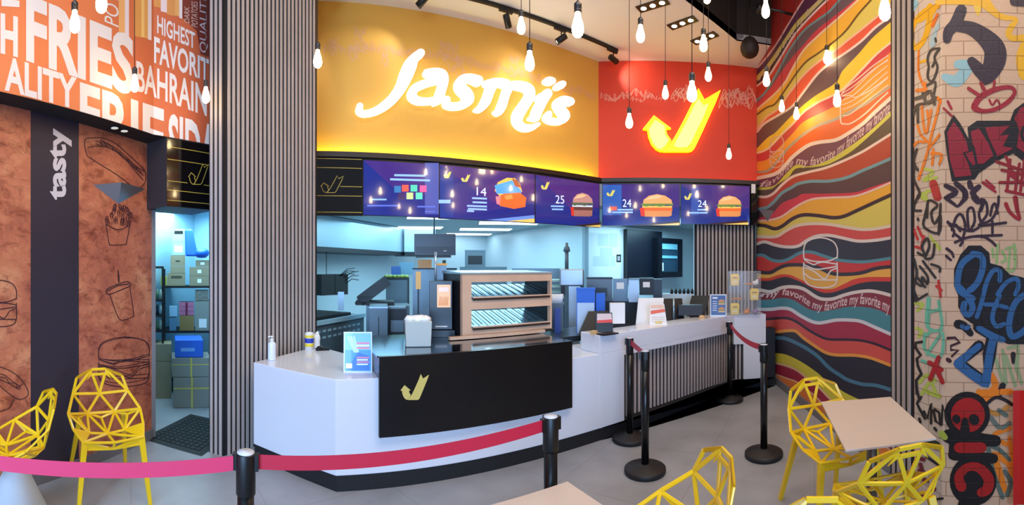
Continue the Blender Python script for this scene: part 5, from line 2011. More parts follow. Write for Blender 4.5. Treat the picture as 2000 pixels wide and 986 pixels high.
def p4(a, top, bot):
    q4(a, 1177, 361, 1214, 420, (44, 84, 160), 3)
    small_logo(a, (1184, 370, 1202, 383))
    a.text('24', [(1216, 404), (1233, 404), (1233, 389), (1216, 389)], (206, 220, 250), 5)
    q4(a, 1190, 403, 1205, 411, (200, 90, 80), 4)
    q4(a, 1196, 413, 1236, 416, LB, 4)
    q4(a, 1206, 408, 1236, 411, LB, 4)
    ham(a, 1252, 379, 1315, 423)
    wedge(a, 1232, 1327, bot, 9, False)


def p5(a, top, bot):
    q4(a, 1350, 366, 1365, 420, (40, 70, 150), 3)
    small_logo(a, (1336, 376, 1352, 390))
    a.text('24', [(1363, 404), (1380, 404), (1380, 391), (1363, 391)], (206, 220, 250), 5)
    q4(a, 1344, 414, 1382, 417, LB, 4)
    q4(a, 1362, 408, 1382, 411, LB, 4)
    ham(a, 1400, 382, 1449, 423)
    wedge(a, 1375, 1462, bot, 9, False)


screen(P_M1, 709, 858, 2.865, 2.205, 'menu screen with small coloured squares beside the gold lined black panel', p1)
screen(P_M1, 858, 1045, 2.865, 2.195, 'menu screen priced 14 with a blue boxed chicken meal', p2)
screen(P_M1, 1045, 1171, 2.865, 2.195, 'menu screen priced 25 showing a dark double burger', p3)
screen(P_M2, 1176, 1328, 2.865, 2.225, 'menu screen priced 24 with the wider burger, left of its red wall neighbour', p4)
screen(P_M2, 1329, 1465, 2.865, 2.25, 'menu screen priced 24 at the far right end beside the mural', p5)

# gold lined black panel left of the screens
c = P_M1.pt(663, 2.2)
t = thing('gold_lined_panel', 'glossy black panel with gold lines and outlined tick mark left of the screens', 'panel', c)
a_, b_ = P_M1.pt(600, 0) - c, P_M1.pt(708.5, 0) - c
mb = MB()
mb.box(a_.x, b_.x, 0.0, 0.03, 0, 0.665)
obj('board', mb, m_gblack, t)
a = Art(lambda x, y, off=0.0: P_M1.hit(x, y, off) - c, step=0.0004, base=0.0008)
for z_, cut in ((2.86, 0), (2.755, 0), (2.54, 1), (2.43, 0), (2.24, 0)):
    yy = px(P_M1.pt(620, z_))[1]
    yb = px(P_M1.pt(707, z_))[1]
    a.stroke([(664 if cut else 612, yy + ((yb - yy) * .5 if cut else 0)), (707, yb)], 1.2, GOLD, 2, sm=False)
for P in logo((626, 343, 671, 376)):
    a.stroke(P, 1.2, GOLD, 3, sm=False, closed=True)
a.done('gold_lines', print_mat('gold_line_print', rough=0.3), t)
# bracket at the end of the screens
mb = MB()
g = P_M2.pt(1472, 2.25)
mb.box(-.05, .05, -.05, .02, .0, .62)
solo('screen_end_box', mb, m_gblack, 'narrow black box closing the row of screens against the mural', 'panel', (g.x + .03, g.y + .02, 2.25), radians(-45))
mb = MB()
g = P_M2.pt(1475, 2.60)
mb.box(-.03, .03, -.02, .02, 0, .14)
solo('small_speaker', mb, m_paper, 'tiny white wall box in the corner above the last menu screen', 'box', (g.x - .06, g.y - .0, 2.74), radians(-45))

# ================================================================== lit sign lettering
m_letter = mat('lit_letter_face', (255, 253, 250), rough=0.4, emit=2.6, ecol=(255, 250, 244))
m_lside = mat('letter_side', (240, 238, 232), rough=0.4, emit=1.0, ecol=(255, 246, 226))


def relief(name, pl, root, polys, d0, d1, mats, parent):
    """solid shape standing d0..d1 off the wall from pixel outlines or strokes"""
    mb = MB()
    for pts in polys:
        n = len(pts)
        hi = [mb.bm.verts.new(pl.hit(x, y, d1) - root) for x, y in pts]
        lo = [mb.bm.verts.new(pl.hit(x, y, d1) - root - Vector((pl.n.x, pl.n.y, 0)) * (d1 - d0)) for x, y in pts]
        for t_ in tessellate_polygon([[Vector((x, y, 0)) for x, y in pts]]):
            try:
                mb.bm.faces.new([hi[i] for i in t_]).material_index = 0
                mb.bm.faces.new([lo[i] for i in reversed(t_)]).material_index = 1
            except ValueError:
                pass
        for i in range(n):
            j = (i + 1) % n
            mb.bm.faces.new((lo[i], lo[j], hi[j], hi[i])).material_index = 1
    return obj(name, mb, mats, parent)


def tubes(name, pl, root, strokes, d0, d1, mats, parent):
    """letter built from variable width strokes, standing d0..d1 off the wall"""
    mb = MB()
    nv = Vector((pl.n.x, pl.n.y, 0)) * (d1 - d0)
    for si, st_ in enumerate(strokes):
        p = smooth([(q_[0], q_[1], q_[2] * 1.06) for q_ in st_], k=5)
        n = len(p)
        L, Rr = [], []
        for i in range(n):
            a, b = p[max(0, i - 1)], p[min(n - 1, i + 1)]
            dx, dy = b[0] - a[0], b[1] - a[1]
            l = hypot(dx, dy) or 1
            nx, ny = -dy / l * p[i][2] / 2, dx / l * p[i][2] / 2
            L.append((p[i][0] + nx, p[i][1] + ny))
            Rr.append((p[i][0] - nx, p[i][1] - ny))
        e = d1 + .0004 * si
        mk = lambda q_: (lambda h_: (mb.bm.verts.new(h_), mb.bm.verts.new(h_ - nv)))(pl.hit(q_[0], q_[1], e) - root)
        A, B = [mk(q_) for q_ in L], [mk(q_) for q_ in Rr]
        fc = lambda vs, m_: setattr(mb.bm.faces.new(vs), 'material_index', m_)
        for i in range(n - 1):
            fc((A[i][0], A[i + 1][0], B[i + 1][0], B[i][0]), 0)
            fc((A[i][1], B[i][1], B[i + 1][1], A[i + 1][1]), 1)
            fc((A[i][0], A[i][1], A[i + 1][1], A[i + 1][0]), 1)
            fc((B[i][0], B[i + 1][0], B[i + 1][1], B[i][1]), 1)
        for c_, o_, s0, s1 in ((p[0], p[1], A[0], B[0]), (p[-1], p[-2], A[-1], B[-1])):
            e_ = atan2(c_[1] - o_[1], c_[0] - o_[0])
            arc = [mk((c_[0] + cos(e_ + t_) * c_[2] / 2, c_[1] + sin(e_ + t_) * c_[2] / 2)) for t_ in (-pi / 3, -pi / 6, 0, pi / 6, pi / 3)]
            first = s0 if (s0[0].co - arc[0][0].co).length < (s1[0].co - arc[0][0].co).length else s1
            last = s1 if first is s0 else s0
            ring = [first] + arc + [last]
            fc([r_[0] for r_ in ring], 0)
            fc([r_[1] for r_ in reversed(ring)], 1)
            for a_, b_ in zip(ring, ring[1:]):
                fc((a_[0], a_[1], b_[1], b_[0]), 1)
    return obj(name, mb, mats, parent)


sg_root = P_SIGN.pt(905, 3.9)
sign = thing('illuminated_lettering', 'big lit white script lettering on the yellow wall', 'sign', sg_root)
LET = [
    [[(822, 103, 15), (810, 113, 17), (802, 126, 24), (793, 147, 25), (784, 168, 21), (769, 190, 18), (751, 206, 16), (731, 217, 13), (712, 221, 11), (702, 216, 13), (703, 207, 12)]],
    [[(834, 142, 14), (850, 141, 16), (864, 145, 18), (867, 158, 17), (862, 176, 17), (857, 192, 18), (849, 201, 9)],
     [(866, 156, 10), (838, 160, 13), (812, 171, 15), (805, 185, 17), (815, 195, 14), (834, 197, 12), (856, 194, 12)]],
    [[(934, 157, 19), (916, 152, 16), (902, 158, 19), (899, 170, 20), (911, 182, 22), (915, 194, 20), (903, 204, 15), (886, 207, 13), (873, 203, 14), (873, 194, 13)]],
    [[(962, 164, 20), (956, 180, 17), (949, 198, 17), (938, 212, 13), (930, 214, 7)],
     [(950, 163, 12), (970, 160, 15), (992, 166, 17), (987, 188, 15), (981, 206, 16), (974, 219, 13), (968, 219, 8)],
     [(990, 167, 13), (1012, 166, 16), (1033, 173, 18), (1035, 188, 18), (1024, 206, 19), (1013, 224, 20), (1012, 238, 17), (1022, 248, 14), (1038, 249, 12), (1052, 242, 7)]],
    [[(1070, 182, 17), (1061, 196, 17), (1052, 213, 18), (1046, 228, 17)], [(1066, 184, 12), (1052, 190, 10), (1048, 194, 4)], [(1036, 231, 7), (1050, 231, 9)]],
    [[(1114, 198, 16), (1101, 195, 15), (1091, 203, 18), (1097, 215, 18), (1104, 226, 18), (1095, 236, 13), (1079, 236, 12), (1069, 230, 13), (1073, 222, 11)]],
]
for k, grp in enumerate(LET):
    tubes('letter', P_SIGN, sg_root, grp, 0.04, 0.10, [m_letter, m_lside], sign)
for cx_, cy_, rx_, ry_, an in ((1074, 157.7, 12, 8, 0.0), (1094.6, 166.5, 12.5, 7.5, -.5)):
    P = []
    for t_ in range(20):
        th = 2 * pi * t_ / 20
        x_, y_ = rx_ * cos(th), ry_ * sin(th)
        P.append((cx_ + x_ * cos(an) - y_ * sin(an), cy_ + x_ * sin(an) + y_ * cos(an)))
    relief('letter_dot', P_SIGN, sg_root, [P], 0.04, 0.10, [m_letter, m_lside], sign)

em_root = P_RED.pt(1330, 3.9)
em = thing('illuminated_tick', 'lit yellow tick shaped emblem with arrow head on the red wall', 'sign', em_root)
m_ye = mat('lit_yellow_edge', (255, 236, 10), rough=0.4, emit=1.3, ecol=(255, 232, 0))
m_yc = mat('lit_yellow_core', (255, 246, 120), rough=0.4, emit=2.0, ecol=(255, 246, 90))
P_a, P_r = logo((1255.4, 172, 1407.6, 296))
relief('arrow_head', P_RED, em_root, [P_a], 0.03, 0.11, [m_ye, m_ye], em)
relief('ribbon', P_RED, em_root, [P_r], 0.03, 0.10, [m_ye, m_ye], em)
mid = lambda P, k, c: [(c[0] + (x - c[0]) * k, c[1] + (y - c[1]) * k) for x, y in P]
relief('arrow_diffuser', P_RED, em_root, [[(1280, 234), (1268, 252), (1270, 266), (1276, 280), (1284, 289), (1291, 291), (1300, 283), (1306, 273), (1299, 262), (1298, 246)]], 0.111, 0.114, [m_yc, m_yc], em)
relief('ribbon_diffuser', P_RED, em_root, [[(1316, 284), (1328, 262), (1342, 236), (1355, 208), (1364, 192), (1374, 206), (1384, 202), (1374, 228), (1360, 256), (1350, 278), (1342, 287), (1326, 288)]], 0.101, 0.104, [m_yc, m_yc], em)
# ================================================================== pendant bulbs
m_cord = mat('cord_black', (24, 20, 20), rough=0.6)
m_sock = mat('bakelite_brown', (46, 38, 36), rough=0.35)
m_bulb = mat('glowing_bulb', (255, 240, 205), rough=0.2, emit=30, ecol=(255, 224, 165))
GL = 0.128                                     # length of the glass


def pendant(x, y0, y1, label):
    """glass between rows y0 (socket) and y1 (tip)"""
    L = y1 - y0
    d = F * GL / L
    zt = EYE + (YH - y0) / F * d
    base = at(x, d, zt)
    ceil = 5.6 if base.y < 3.2 else ZC
    t = thing('pendant_lamp', label, 'lamp', (base.x, base.y, zt - GL), 0, 'bare pendant bulbs')
    mb = MB()
    mb.lathe([(0.001, 0), (0.016, 0.002), (0.027, 0.014), (0.032, 0.034), (0.031, 0.055), (0.024, 0.085), (0.016, 0.108), (0.014, GL + .004), (0.001, GL + .004)], 18)
    obj('bulb', mb, m_bulb, t)
    mb = MB()
    mb.lathe([(0.001, GL), (0.02, GL), (0.021, GL + .012), (0.018, GL + .016), (0.021, GL + .02), (0.021, GL + .045), (0.012, GL + .056), (0.004, GL + .06), (0.001, GL + .06)], 16)
    obj('socket', mb, m_sock, t)
    top = ceil - (zt - GL)
    mb = MB()
    mb.tube([(0, 0, GL + .055), (0, 0, top)], 0.0028, 6)
    obj('cord', mb, m_cord, t)
    mb = MB()
    mb.lathe([(0.001, top - .025), (0.04, top - .022), (0.04, top)], 16)
    obj('ceiling_cup', mb, m_sock, t)


for a in (
    (146, 21, 63, 'glowing bulb hanging over the letters at the top left corner'),
    (198, -22, 24, 'large near glowing bulb cut by the top edge over the printed potato sticks'),
    (263, 146, 179, 'glowing bulb in front of the big letter S on the bulkhead'),
    (402, 170, 201, 'glowing bulb at the left edge of the slatted column'),
    (620.5, 98, 132, 'glowing bulb at the right edge of the slatted column'),
    (1018, 34, 66, 'glowing bulb high before the track rail, left of the largest one'),
    (1034.5, 100, 138, 'glowing bulb hanging just above the lit white script'),
    (1128.5, 25, 72, 'largest glowing bulb at the top centre, near the camera'),
    (1251, 49, 82, 'glowing bulb beside the first ceiling downlight'),
    (1229, 222, 250, 'low glowing bulb left of the lit yellow tick'),
    (1299.5, 168, 193, 'glowing bulb above the arrow head of the yellow tick'),
    (1351.5, 159, 198, 'glowing bulb overlapping the top of the yellow tick'),
    (1374, 69, 100, 'glowing bulb in front of the third ceiling downlight'),
    (1383.5, 132, 158, 'glowing bulb just above the forked end of the yellow tick'),
    (1423.5, 290, 311, 'lowest glowing bulb, right above the last menu screen'),
    (1495.5, 2, 34, 'glowing bulb against the black soffit at the top'),
    (1497, 141, 168, 'glowing bulb where the red wall meets the mural'),
    (1614.5, 99, 124, 'glowing bulb high in front of the mural stripes'),
    (1527, 196, 218, 'left of the two small glowing bulbs low before the mural'),
    (1555.5, 210, 233, 'right of the two small glowing bulbs low before the mural'),
    (1635, 177, 208, 'glowing bulb at the corner of the outline drawing on the mural'),
    (1728, -8, 39, 'large near glowing bulb beside the narrow slat panel'),
    (1381, -24, 6, 'glowing bulb whose tip dips below the top edge over the soffit'),
):
    pendant(*a)

# ================================================================== track with spotlights
ty = 4.70
x_l, x_r = -0.4, 4.24
track = thing('track_rail', 'long black lighting rail on the pale ceiling in front of the sign wall', 'track rail', (x_l, ty, ZC - .02))
mb = MB()
mb.box(0, x_r - x_l, -.018, .018, -.02, .02)
obj('rail', mb, m_plas, track)
m_lens = mat('spot_lens', (255, 250, 240), emit=14, ecol=(255, 246, 232))


def spot(x, y, aim, label):
    c = at(x, ty / cos((x - X0) / F), 0)
    c.z = ZC - 0.04
    t = thing('track_spotlight', label, 'spotlight', c, 0, 'spotlights on the rail')
    mb = MB()
    mb.box(-.09, .09, -.016, .016, -.03, 0)
    mb.tube([(0.02, 0, -.03), (0.02, 0, -.10)], 0.008, 8)
    obj('adapter', mb, m_plas, t)
    d = Vector(aim).normalized()
    o = Vector((0.02, 0, -.13))
    mb = MB()
    mb.lathe([(0.001, -.075), (0.036, -.075), (0.04, -.07), (0.042, .075), (0.036, .078), (0.034, .06), (0.001, .058)], 20, o, axis=d)
    obj('lamp_head', mb, m_plas, t)
    mb = MB()
    mb.lathe([(0.001, .060), (0.033, .061), (0.033, .066), (0.001, .067)], 18, o, axis=d)
    obj('lens', mb, m_lens, t)
    l = bpy.data.lights.new('spot_beam', 'SPOT')
    l.energy = 12
    l.spot_size = radians(80)
    l.spot_blend = 0.8
    l.color = (1.0, 0.93, 0.82)
    l.shadow_soft_size = 0.03
    lo = bpy.data.objects.new('spot_beam', l)
    COL.objects.link(lo)
    lo.parent = t
    lo.location = o + d * 0.09
    lo.rotation_euler = d.to_track_quat('-Z', 'Y').to_euler()


spot(640, 3, (-.5, .45, -.9), 'track spotlight at the left end of the rail by the column')
spot(822, 12, (-.55, .45, -.6), 'track spotlight pointing down left, second from the column')
spot(988, 45, (.5, .45, -.7), 'track spotlight pointing down right above the script lettering')
spot(1094, 78, (-.6, .45, -.5), 'track spotlight pointing left, second from the right end of the rail')
spot(1196, 113, (.9, .1, -.15), 'track spotlight at the right end of the rail over the corner')

# ceiling downlights: black trays with three lamps
m_dl = mat('downlight_lens', (255, 250, 240), emit=9, ecol=(255, 246, 235))
for x0_, y0_, x1_, y1_, lb in ((1257, 15, 1293, 4, 'three lamp ceiling downlight nearest the top edge'),
                               (1316, 50, 1350, 38, 'three lamp ceiling downlight between the other two'),
                               (1361, 80, 1391, 68, 'three lamp ceiling downlight farthest from the top edge')):
    def ce(x, y):
        d = F * (ZC - EYE) / (YH - y)
        return at(x, d, ZC)
    a, b = ce(x0_, y0_), ce(x1_, y1_)
    c = (a + b) / 2
    r = atan2(b.y - a.y, b.x - a.x)
    L = 0.40
    t = thing('ceiling_downlight', lb, 'downlight', (c.x, c.y, ZC), r, 'three lamp downlights')
    mb = MB()
    mb.box(-L / 2, L / 2, -.07, .07, -.012, 0)
    obj('tray', mb, m_plas, t)
    for k in (-1, 0, 1):
        mb = MB()
        mb.lathe([(0.001, -.016), (0.03, -.016), (0.036, -.012)], 18, (k * .125, 0, 0))
        obj('lens', mb, m_dl, t)
# small downlights under the printed bulkhead
for x_, y_, lb in ((224, 249, 'small square downlight under the bulkhead, the one nearer the camera'), (243, 255, 'small square downlight under the bulkhead, the one nearer the store door')):
    d = F * (ZB - EYE) / (YH - y_)
    c = at(x_, d, ZB)
    t = thing('soffit_downlight', lb, 'downlight', (c.x, c.y, ZB), 0.5, 'soffit downlights')
    mb = MB()
    mb.lathe([(0.001, -.006), (0.03, -.006), (0.036, -.001)], 14)
    obj('lens', mb, mat('soffit_lens', (210, 214, 206), emit=0.7), t)
    mb = MB()
    mb.lathe([(0.037, -.005), (0.045, -.005), (0.045, -.0005), (0.037, -.0005), (0.037, -.005)], 14)
    obj('trim_ring', mb, m_plas, t)

# round ceiling speaker and a wall lamp arm near the soffit
c = at(1449.5, F * (ZC - EYE) / (YH - 72), ZC)
t = thing('pendant_speaker', 'round dark speaker hanging where soffit and pale ceiling meet', 'speaker', (c.x, c.y - .12, ZC - .33))
mb = MB()
mb.lathe([(0.001, 0.03), (.07, 0.03), (.105, 0.06), (.125, .11), (.128, .16), (.11, .22), (.07, .27), (.03, .29), (0.001, .29)], 24)
obj('speaker_body', mb, mat('speaker_brown', (40, 30, 28), rough=0.6), t)
mb = MB()
mb.tube([(0, 0, .28), (0, 0, 1.2)], .008, 8)
obj('hanger', mb, m_plas, t)
c = P_MUR.hit(1548, 29, 0.0)
t = thing('wall_spotlight', 'small dark spotlight arm on the mural beside the soffit', 'spotlight', c)
n_ = Vector((P_MUR.n.x, P_MUR.n.y, 0))
mb = MB()
mb.tube([Vector((0, 0, 0)), n_ * .12 + Vector((0, 0, .01)), n_ * .40 + Vector((0, 0, .02))], .016, 8)
obj('arm', mb, m_plas, t)
mb = MB()
mb.lathe([(0.001, -.05), (.035, -.05), (.04, .05), (.001, .05)], 14, n_ * .42, axis=(0.3, 0.2, -1))
obj('lamp_head', mb, m_plas, t)
# ================================================================== kitchen
m_kst = mat('kitchen_steel', (92, 108, 120), rough=0.35, metal=0.25, noise=0.12, nscale=4)
m_kdk = mat('kitchen_dark', (11, 14, 19), rough=0.5)
m_kgr = mat('kitchen_grey', (86, 100, 110), rough=0.5)
m_grn = mat('leafy_green', (120, 140, 60), rough=0.6)
m_blue = mat('pack_blue', (30, 100, 210), rough=0.5)
m_cart = mat('carton_brown', (150, 138, 112), rough=0.8, noise=0.08, nscale=5)
m_copper2 = mat('warm_steel', (218, 178, 148), rough=0.35, metal=0.0, noise=0.12, nscale=3)
m_navy = mat('navy_panel', (14, 20, 34), rough=0.35)


def bx(name, label, cat, x0, x1, yt, yb, d, dep, m, group=None, turn=0.0, zb=None, lid=None, stripe=None, bev=0.0):
    """upright box whose front fills the given pixel rectangle at distance d"""
    zt = EYE + (YH - yt) / F * d
    z0 = EYE + (YH - yb) / F * d if zb is None else zb
    c = at((x0 + x1) / 2, d, z0)
    w = (x1 - x0) / F * d
    rz = -atan2(c.x, c.y) + turn
    h = zt - z0
    if lid is None and stripe is None:
        return solo(name, MB().box(-w / 2, w / 2, 0, dep, 0, h), m, label, cat, c, rz, group, bev)
    t = thing(name, label, cat, c, rz, group)
    obj('body', MB().box(-w / 2, w / 2, 0, dep, 0, h), m, t, bevel=bev)
    if lid:
        obj('lid', MB().box(-w / 2 - .005, w / 2 + .005, -.005, dep + .005, h, h + .02), lid, t)
    if stripe:
        obj(stripe[0], MB().box(*[v for v in (-w / 2 * stripe[2], w / 2 * stripe[2], -.002, 0)], h * stripe[3], h * stripe[4]), stripe[1], t)
    return t


# extractor hood over the cooking line
hA, hB = Vector((.12, 7.05, 0)), Vector((2.37, 9.64, 0))
hd = (hB - hA).normalized()
hn = Vector((-hd.y, hd.x, 0))
t = thing('extractor_hood', 'long pale steel extractor hood with dark lower lip in the left of the kitchen', 'hood', (hA.x, hA.y, 1.9))
mb = MB()
L_ = (hB - hA).length
P = [Vector((0, 0, 0)), hd * L_, hd * L_ + hn * .8, hn * .8]
mb.hexa([(p.x, p.y, .05) for p in P] + [(p.x, p.y, .59) for p in P])
obj('canopy', mb, mat('hood_steel', (166, 194, 208), rough=0.3, metal=0.3), t)
mb = MB()
P = [hn * -.02, hd * L_ + hn * -.02, hd * L_ + hn * .8, hn * .8]
mb.hexa([(p.x, p.y, -.03) for p in P] + [(p.x, p.y, .05) for p in P])
obj('lip', mb, mat('hood_lip', (10, 14, 26), rough=0.5), t)
mb = MB()
e_ = hd * L_
mb.box(e_.x + .01, e_.x + .75, e_.y - .1, e_.y + .9, .05, .59)
obj('end_canopy', mb, mat('hood_steel', (166, 194, 208)), t)
mb = MB()
mb.box(e_.x + .01, e_.x + .77, e_.y - .12, e_.y + .9, -.03, .05)
obj('end_lip', mb, mat('hood_lip', (22, 28, 44)), t)

# cooking range
rA, rB = Vector((.22, 5.93, 0)), Vector((1.06, 6.94, 0))
rd = (rB - rA).normalized()
rn = Vector((-rd.y, rd.x, 0))
L_ = (rB - rA).length
t = thing('cooking_range', 'steel cooking range with a row of vents beside the slatted column', 'range', (rA.x, rA.y, 0))


def along(mb, a0, a1, n0, n1, z0, z1, mi=0):
    P = [rd * a0 + rn * n0, rd * a1 + rn * n0, rd * a1 + rn * n1, rd * a0 + rn * n1]
    mb.hexa([(p.x, p.y, z0) for p in P] + [(p.x, p.y, z1) for p in P], mi)
    return mb


obj('body', along(MB(), 0, L_, 0, .8, 0.05, .84), m_kst, t)
obj('griddle', along(MB(), .02, L_ - .3, .06, .7, .842, .90), m_kdk, t)
obj('worktop_edge', along(MB(), 0, L_, -.03, .03, .80, .86), mat('pale_edge', (150, 176, 192), rough=0.3), t)
mat('bright_steel', (176, 198, 214), rough=0.22, metal=0.6)
for r_ in range(2):
    for k in range(9):
        obj('vent_slot', along(MB(), .06 + .13 * k, .14 + .13 * k, -.004, .0, .60 + .09 * r_, .63 + .09 * r_), mat('pale_edge', (150, 176, 192)), t)
bx('steel_cabinet', 'tall narrow steel cabinet at the right end of the cooking range', 'cabinet', 722, 757, 602, 690, 5.6, .5, m_kst, zb=0.0, lid=mat('bright_steel', (170, 190, 205)), stripe=('door_line', m_kdk, .05, .1, .9))
bx('utensil_rack', 'dark shelf unit with steel trays right of the narrow steel cabinet', 'rack', 760, 792, 603, 690, 5.9, .25, m_kdk, zb=0.0, lid=m_kst, stripe=('tray_stack', m_kst, .8, .7, .85))

# contact grill with opened lid
c = at(735, 6.25, 1.056)
t = thing('contact_grill', 'black contact grill standing with its ribbed lid raised', 'grill', c, -.18)
mb = MB()
mb.box(-.30, .26, 0, .4, 0.0, .05)
obj('grill_base', mb, m_kdk, t)
mb = MB()
mb.beam((-.24, .2, .05), (.17, .2, .36), .40, .15, (-.6, 0, .7))
obj('grill_lid', mb, mat('grill_black', (8, 9, 12), rough=0.45), t)
mb = MB()
mb.beam((-.30, .0, .02), (-.22, .0, .12), .04, .03)
mb.beam((-.22, .0, .12), (-.06, .0, .11), .03, .03)
obj('handle', mb, m_kdk, t)
bx('steel_bench', 'steel bench under the contact grill', 'bench', 715, 800, 597, 640, 6.2, .5, m_kst, zb=0.0)

# basket rack with hooks
c = at(654, 7.75, EYE - (576 - YH) / F * 7.75)
t = thing('fry_basket_rack', 'dark mesh fry baskets hanging under the hood at the left', 'basket rack', c, 0.6)
mb = MB()
for k in range(2):
    mb.box(-.30 + .31 * k, .0 + .31 * k, 0, .16, 0, .37)
obj('baskets', mb, mat('basket_dark', (26, 26, 28), rough=0.7), t)
mb = MB()
for k in range(3):
    mb.tube([(.2 + .03 * k, 0, .30 - .05 * k), (.36, -.05, .40 - .06 * k), (.50, -.08, .42 - .08 * k)], .008, 6)
    mb.tube([(.1 + .03 * k, 0, .34), (.25, -.05, .46 - .03 * k), (.40, -.08, .48 - .06 * k)], .008, 6)
obj('handles', mb, m_kdk, t)
mb = MB()
mb.tube([(-.13, .08, .36), (-.13, .08, 1.88 - c.z)], .006, 6)
obj('hanger', mb, m_kdk, t)
bx('grill_scraper', 'pale steel upright below the fry baskets', 'utensil', 660, 672, 570, 606, 6.6, .1, mat('bright_steel', (170, 190, 205)))

# framed board with greens on top
c = at(775, 7.2, 0)
t = thing('screen_stand', 'grey panel in black frame with green tray on top behind the grill', 'panel', c, -.2)
ZF = EYE - (600 - YH) / F * 7.2
obj('panel', MB().box(-.18, .18, .01, .03, 0, ZF + .46), m_kgr, t)
obj('frame', MB().box(-.20, .205, .0, .04, ZF + .46, ZF + .49).box(.18, .205, 0, .04, 0, ZF + .46), m_kdk, t)
mb = MB()
for k in range(6):
    mb.blob((-.17 + .065 * k, .02, ZF + .51), .045, .04, .03, jitter=.2)
obj('greens', mb, m_grn, t)
bx('plastic_crate', 'blue grey plastic tubs stacked beneath the far hood', 'tub', 780, 808, 512, 536, 8.2, .3, mat('tub_blue', (90, 130, 150)))
bx('plastic_crate', 'small dark blue bag left of the stacked tubs under the far hood', 'bag', 764, 782, 520, 537, 8.1, .2, mat('bag_navy', (40, 80, 140)))

# white bin with napkins on the steel worktop
c = at(816, 3.55, .965)
t = thing('napkin_bin', 'beige bin heaped with white napkins on the steel worktop', 'bin', c, -.2)
mb = MB()
mb.hexa([(-.10, -.08, 0), (.10, -.08, 0), (.10, .08, 0), (-.10, .08, 0), (-.108, -.09, .205), (.108, -.09, .205), (.108, .09, .205), (-.108, .09, .205)])
obj('bin_body', mb, mat('bin_beige', (190, 194, 186), rough=0.5), t, bevel=.006)
mb = MB()
for k in range(5):
    mb.blob((-.06 + .03 * k, .01 * (k % 2), .215), .05, .07, .03, jitter=.15)
obj('napkins', mb, m_paper, t)

# hanging screen and its pole
c = at(849.5, 5.6, 1.757)
w_ = 81 / F * 5.6
t = thing('order_screen', 'black order screen hanging on a thin pole from the kitchen ceiling', 'screen', c, -.31)
obj('screen_body', MB().box(-w_ / 2, w_ / 2, 0, .06, 0, .275), mat('screen_back', (14, 12, 26), rough=0.35), t, bevel=.004)
obj('screen_ridge', MB().box(-w_ / 2 + .02, w_ / 2 - .02, -.012, 0, .02, .11), mat('screen_back2', (11, 10, 20), rough=0.4), t)
obj('screen_foot', MB().box(-w_ / 2 + .02, w_ / 2 - .06, 0.0, .08, -.03, -.002), m_kdk, t)
obj('pole', MB().tube([(-.01, .07, .1), (-.01, .07, 2.5 - 1.757)], .012, 8), m_kgr, t)
obj('badge', MB().box(.11, .15, -.016, -.0125, .05, .058), m_paper, t)
bx('shelf_pot', 'orange brown pot on the dark shelf under the order screen', 'pot', 816, 843, 507, 524, 6.4, .2, mat('pot_orange', (176, 112, 46), rough=0.4))
bx('pot_cabinet', 'tall grey cabinet with dark top carrying the orange brown pot', 'cabinet', 806, 892, 526, 620, 6.4, .3, m_kst, zb=0.0, lid=m_kdk)
bx('oil_bottle', 'little dark green bottle on the shelf right of the orange pot', 'bottle', 864, 871, 508, 520, 6.3, .05, mat('dark_green', (40, 60, 40)))
c = at(817, 4.2, .965)
t = thing('ticket_strip', 'yellow and orange strip on a thin dark stand left of the black dispenser', 'strip', c, -.28)
obj('strip', MB().box(-.025, .025, -.01, .0, 1.39 - .965, 1.56 - .965), mat('strip_orange', (220, 170, 90)), t)
obj('stand', MB().box(-.008, .008, .001, .012, 0, .58), m_kdk, t)
bx('steel_canister', 'steel canister with orange lid between dispenser and warmer', 'canister', 850, 872, 518, 549, 4.36, .1, m_kst, zb=.965, lid=mat('lid_orange', (232, 160, 40)))

# black dispenser with picture plate
c = at(861, 4.02, .965)
t = thing('fries_dispenser', 'tall black dispenser with an orange picture plate left of the food warmer', 'dispenser', c, -.32)
w_ = 45 / F * 4.02
obj('body', MB().box(-w_ / 2, w_ / 2, 0.0, .3, .06, .51), mat('dispenser_black', (9, 11, 17), rough=0.3), t, bevel=.004)
obj('base', MB().box(-w_ / 2 - .02, w_ / 2 + .02, -.05, .32, 0, .059), m_plas, t)
obj('drip_ledge', MB().box(-.05, .06, -.01, -.001, .085, .095), m_paper, t)
a = Art(lambda u, v_, off=0.0: Vector((-.035 + u * .125, -off, .475 - v_ * .21)), step=0.0006, base=0.0012)
a.poly([(0, 0), (1, 0), (1, 1), (0, 1)], (238, 178, 120), 1, sub=9)
a.poly([(.15, .12), (.85, .12), (.85, .3), (.15, .3)], (230, 200, 214), 2, sub=9)
for k in range(5):
    a.poly([(.12 + .14 * k, .9), (.2 + .14 * k, .5 + .04 * (k % 3)), (.28 + .14 * k, .52), (.24 + .14 * k, .92)], (214, 132, 40), 2, sub=9)
a.done('picture_plate', print_mat('plate_print', rough=0.3, emit=0.25), t)
obj('pole', MB().tube([(-.05, .06, .512), (-.05, .06, .78)], .012, 8), mat('bright_steel', (170, 190, 205)), t)

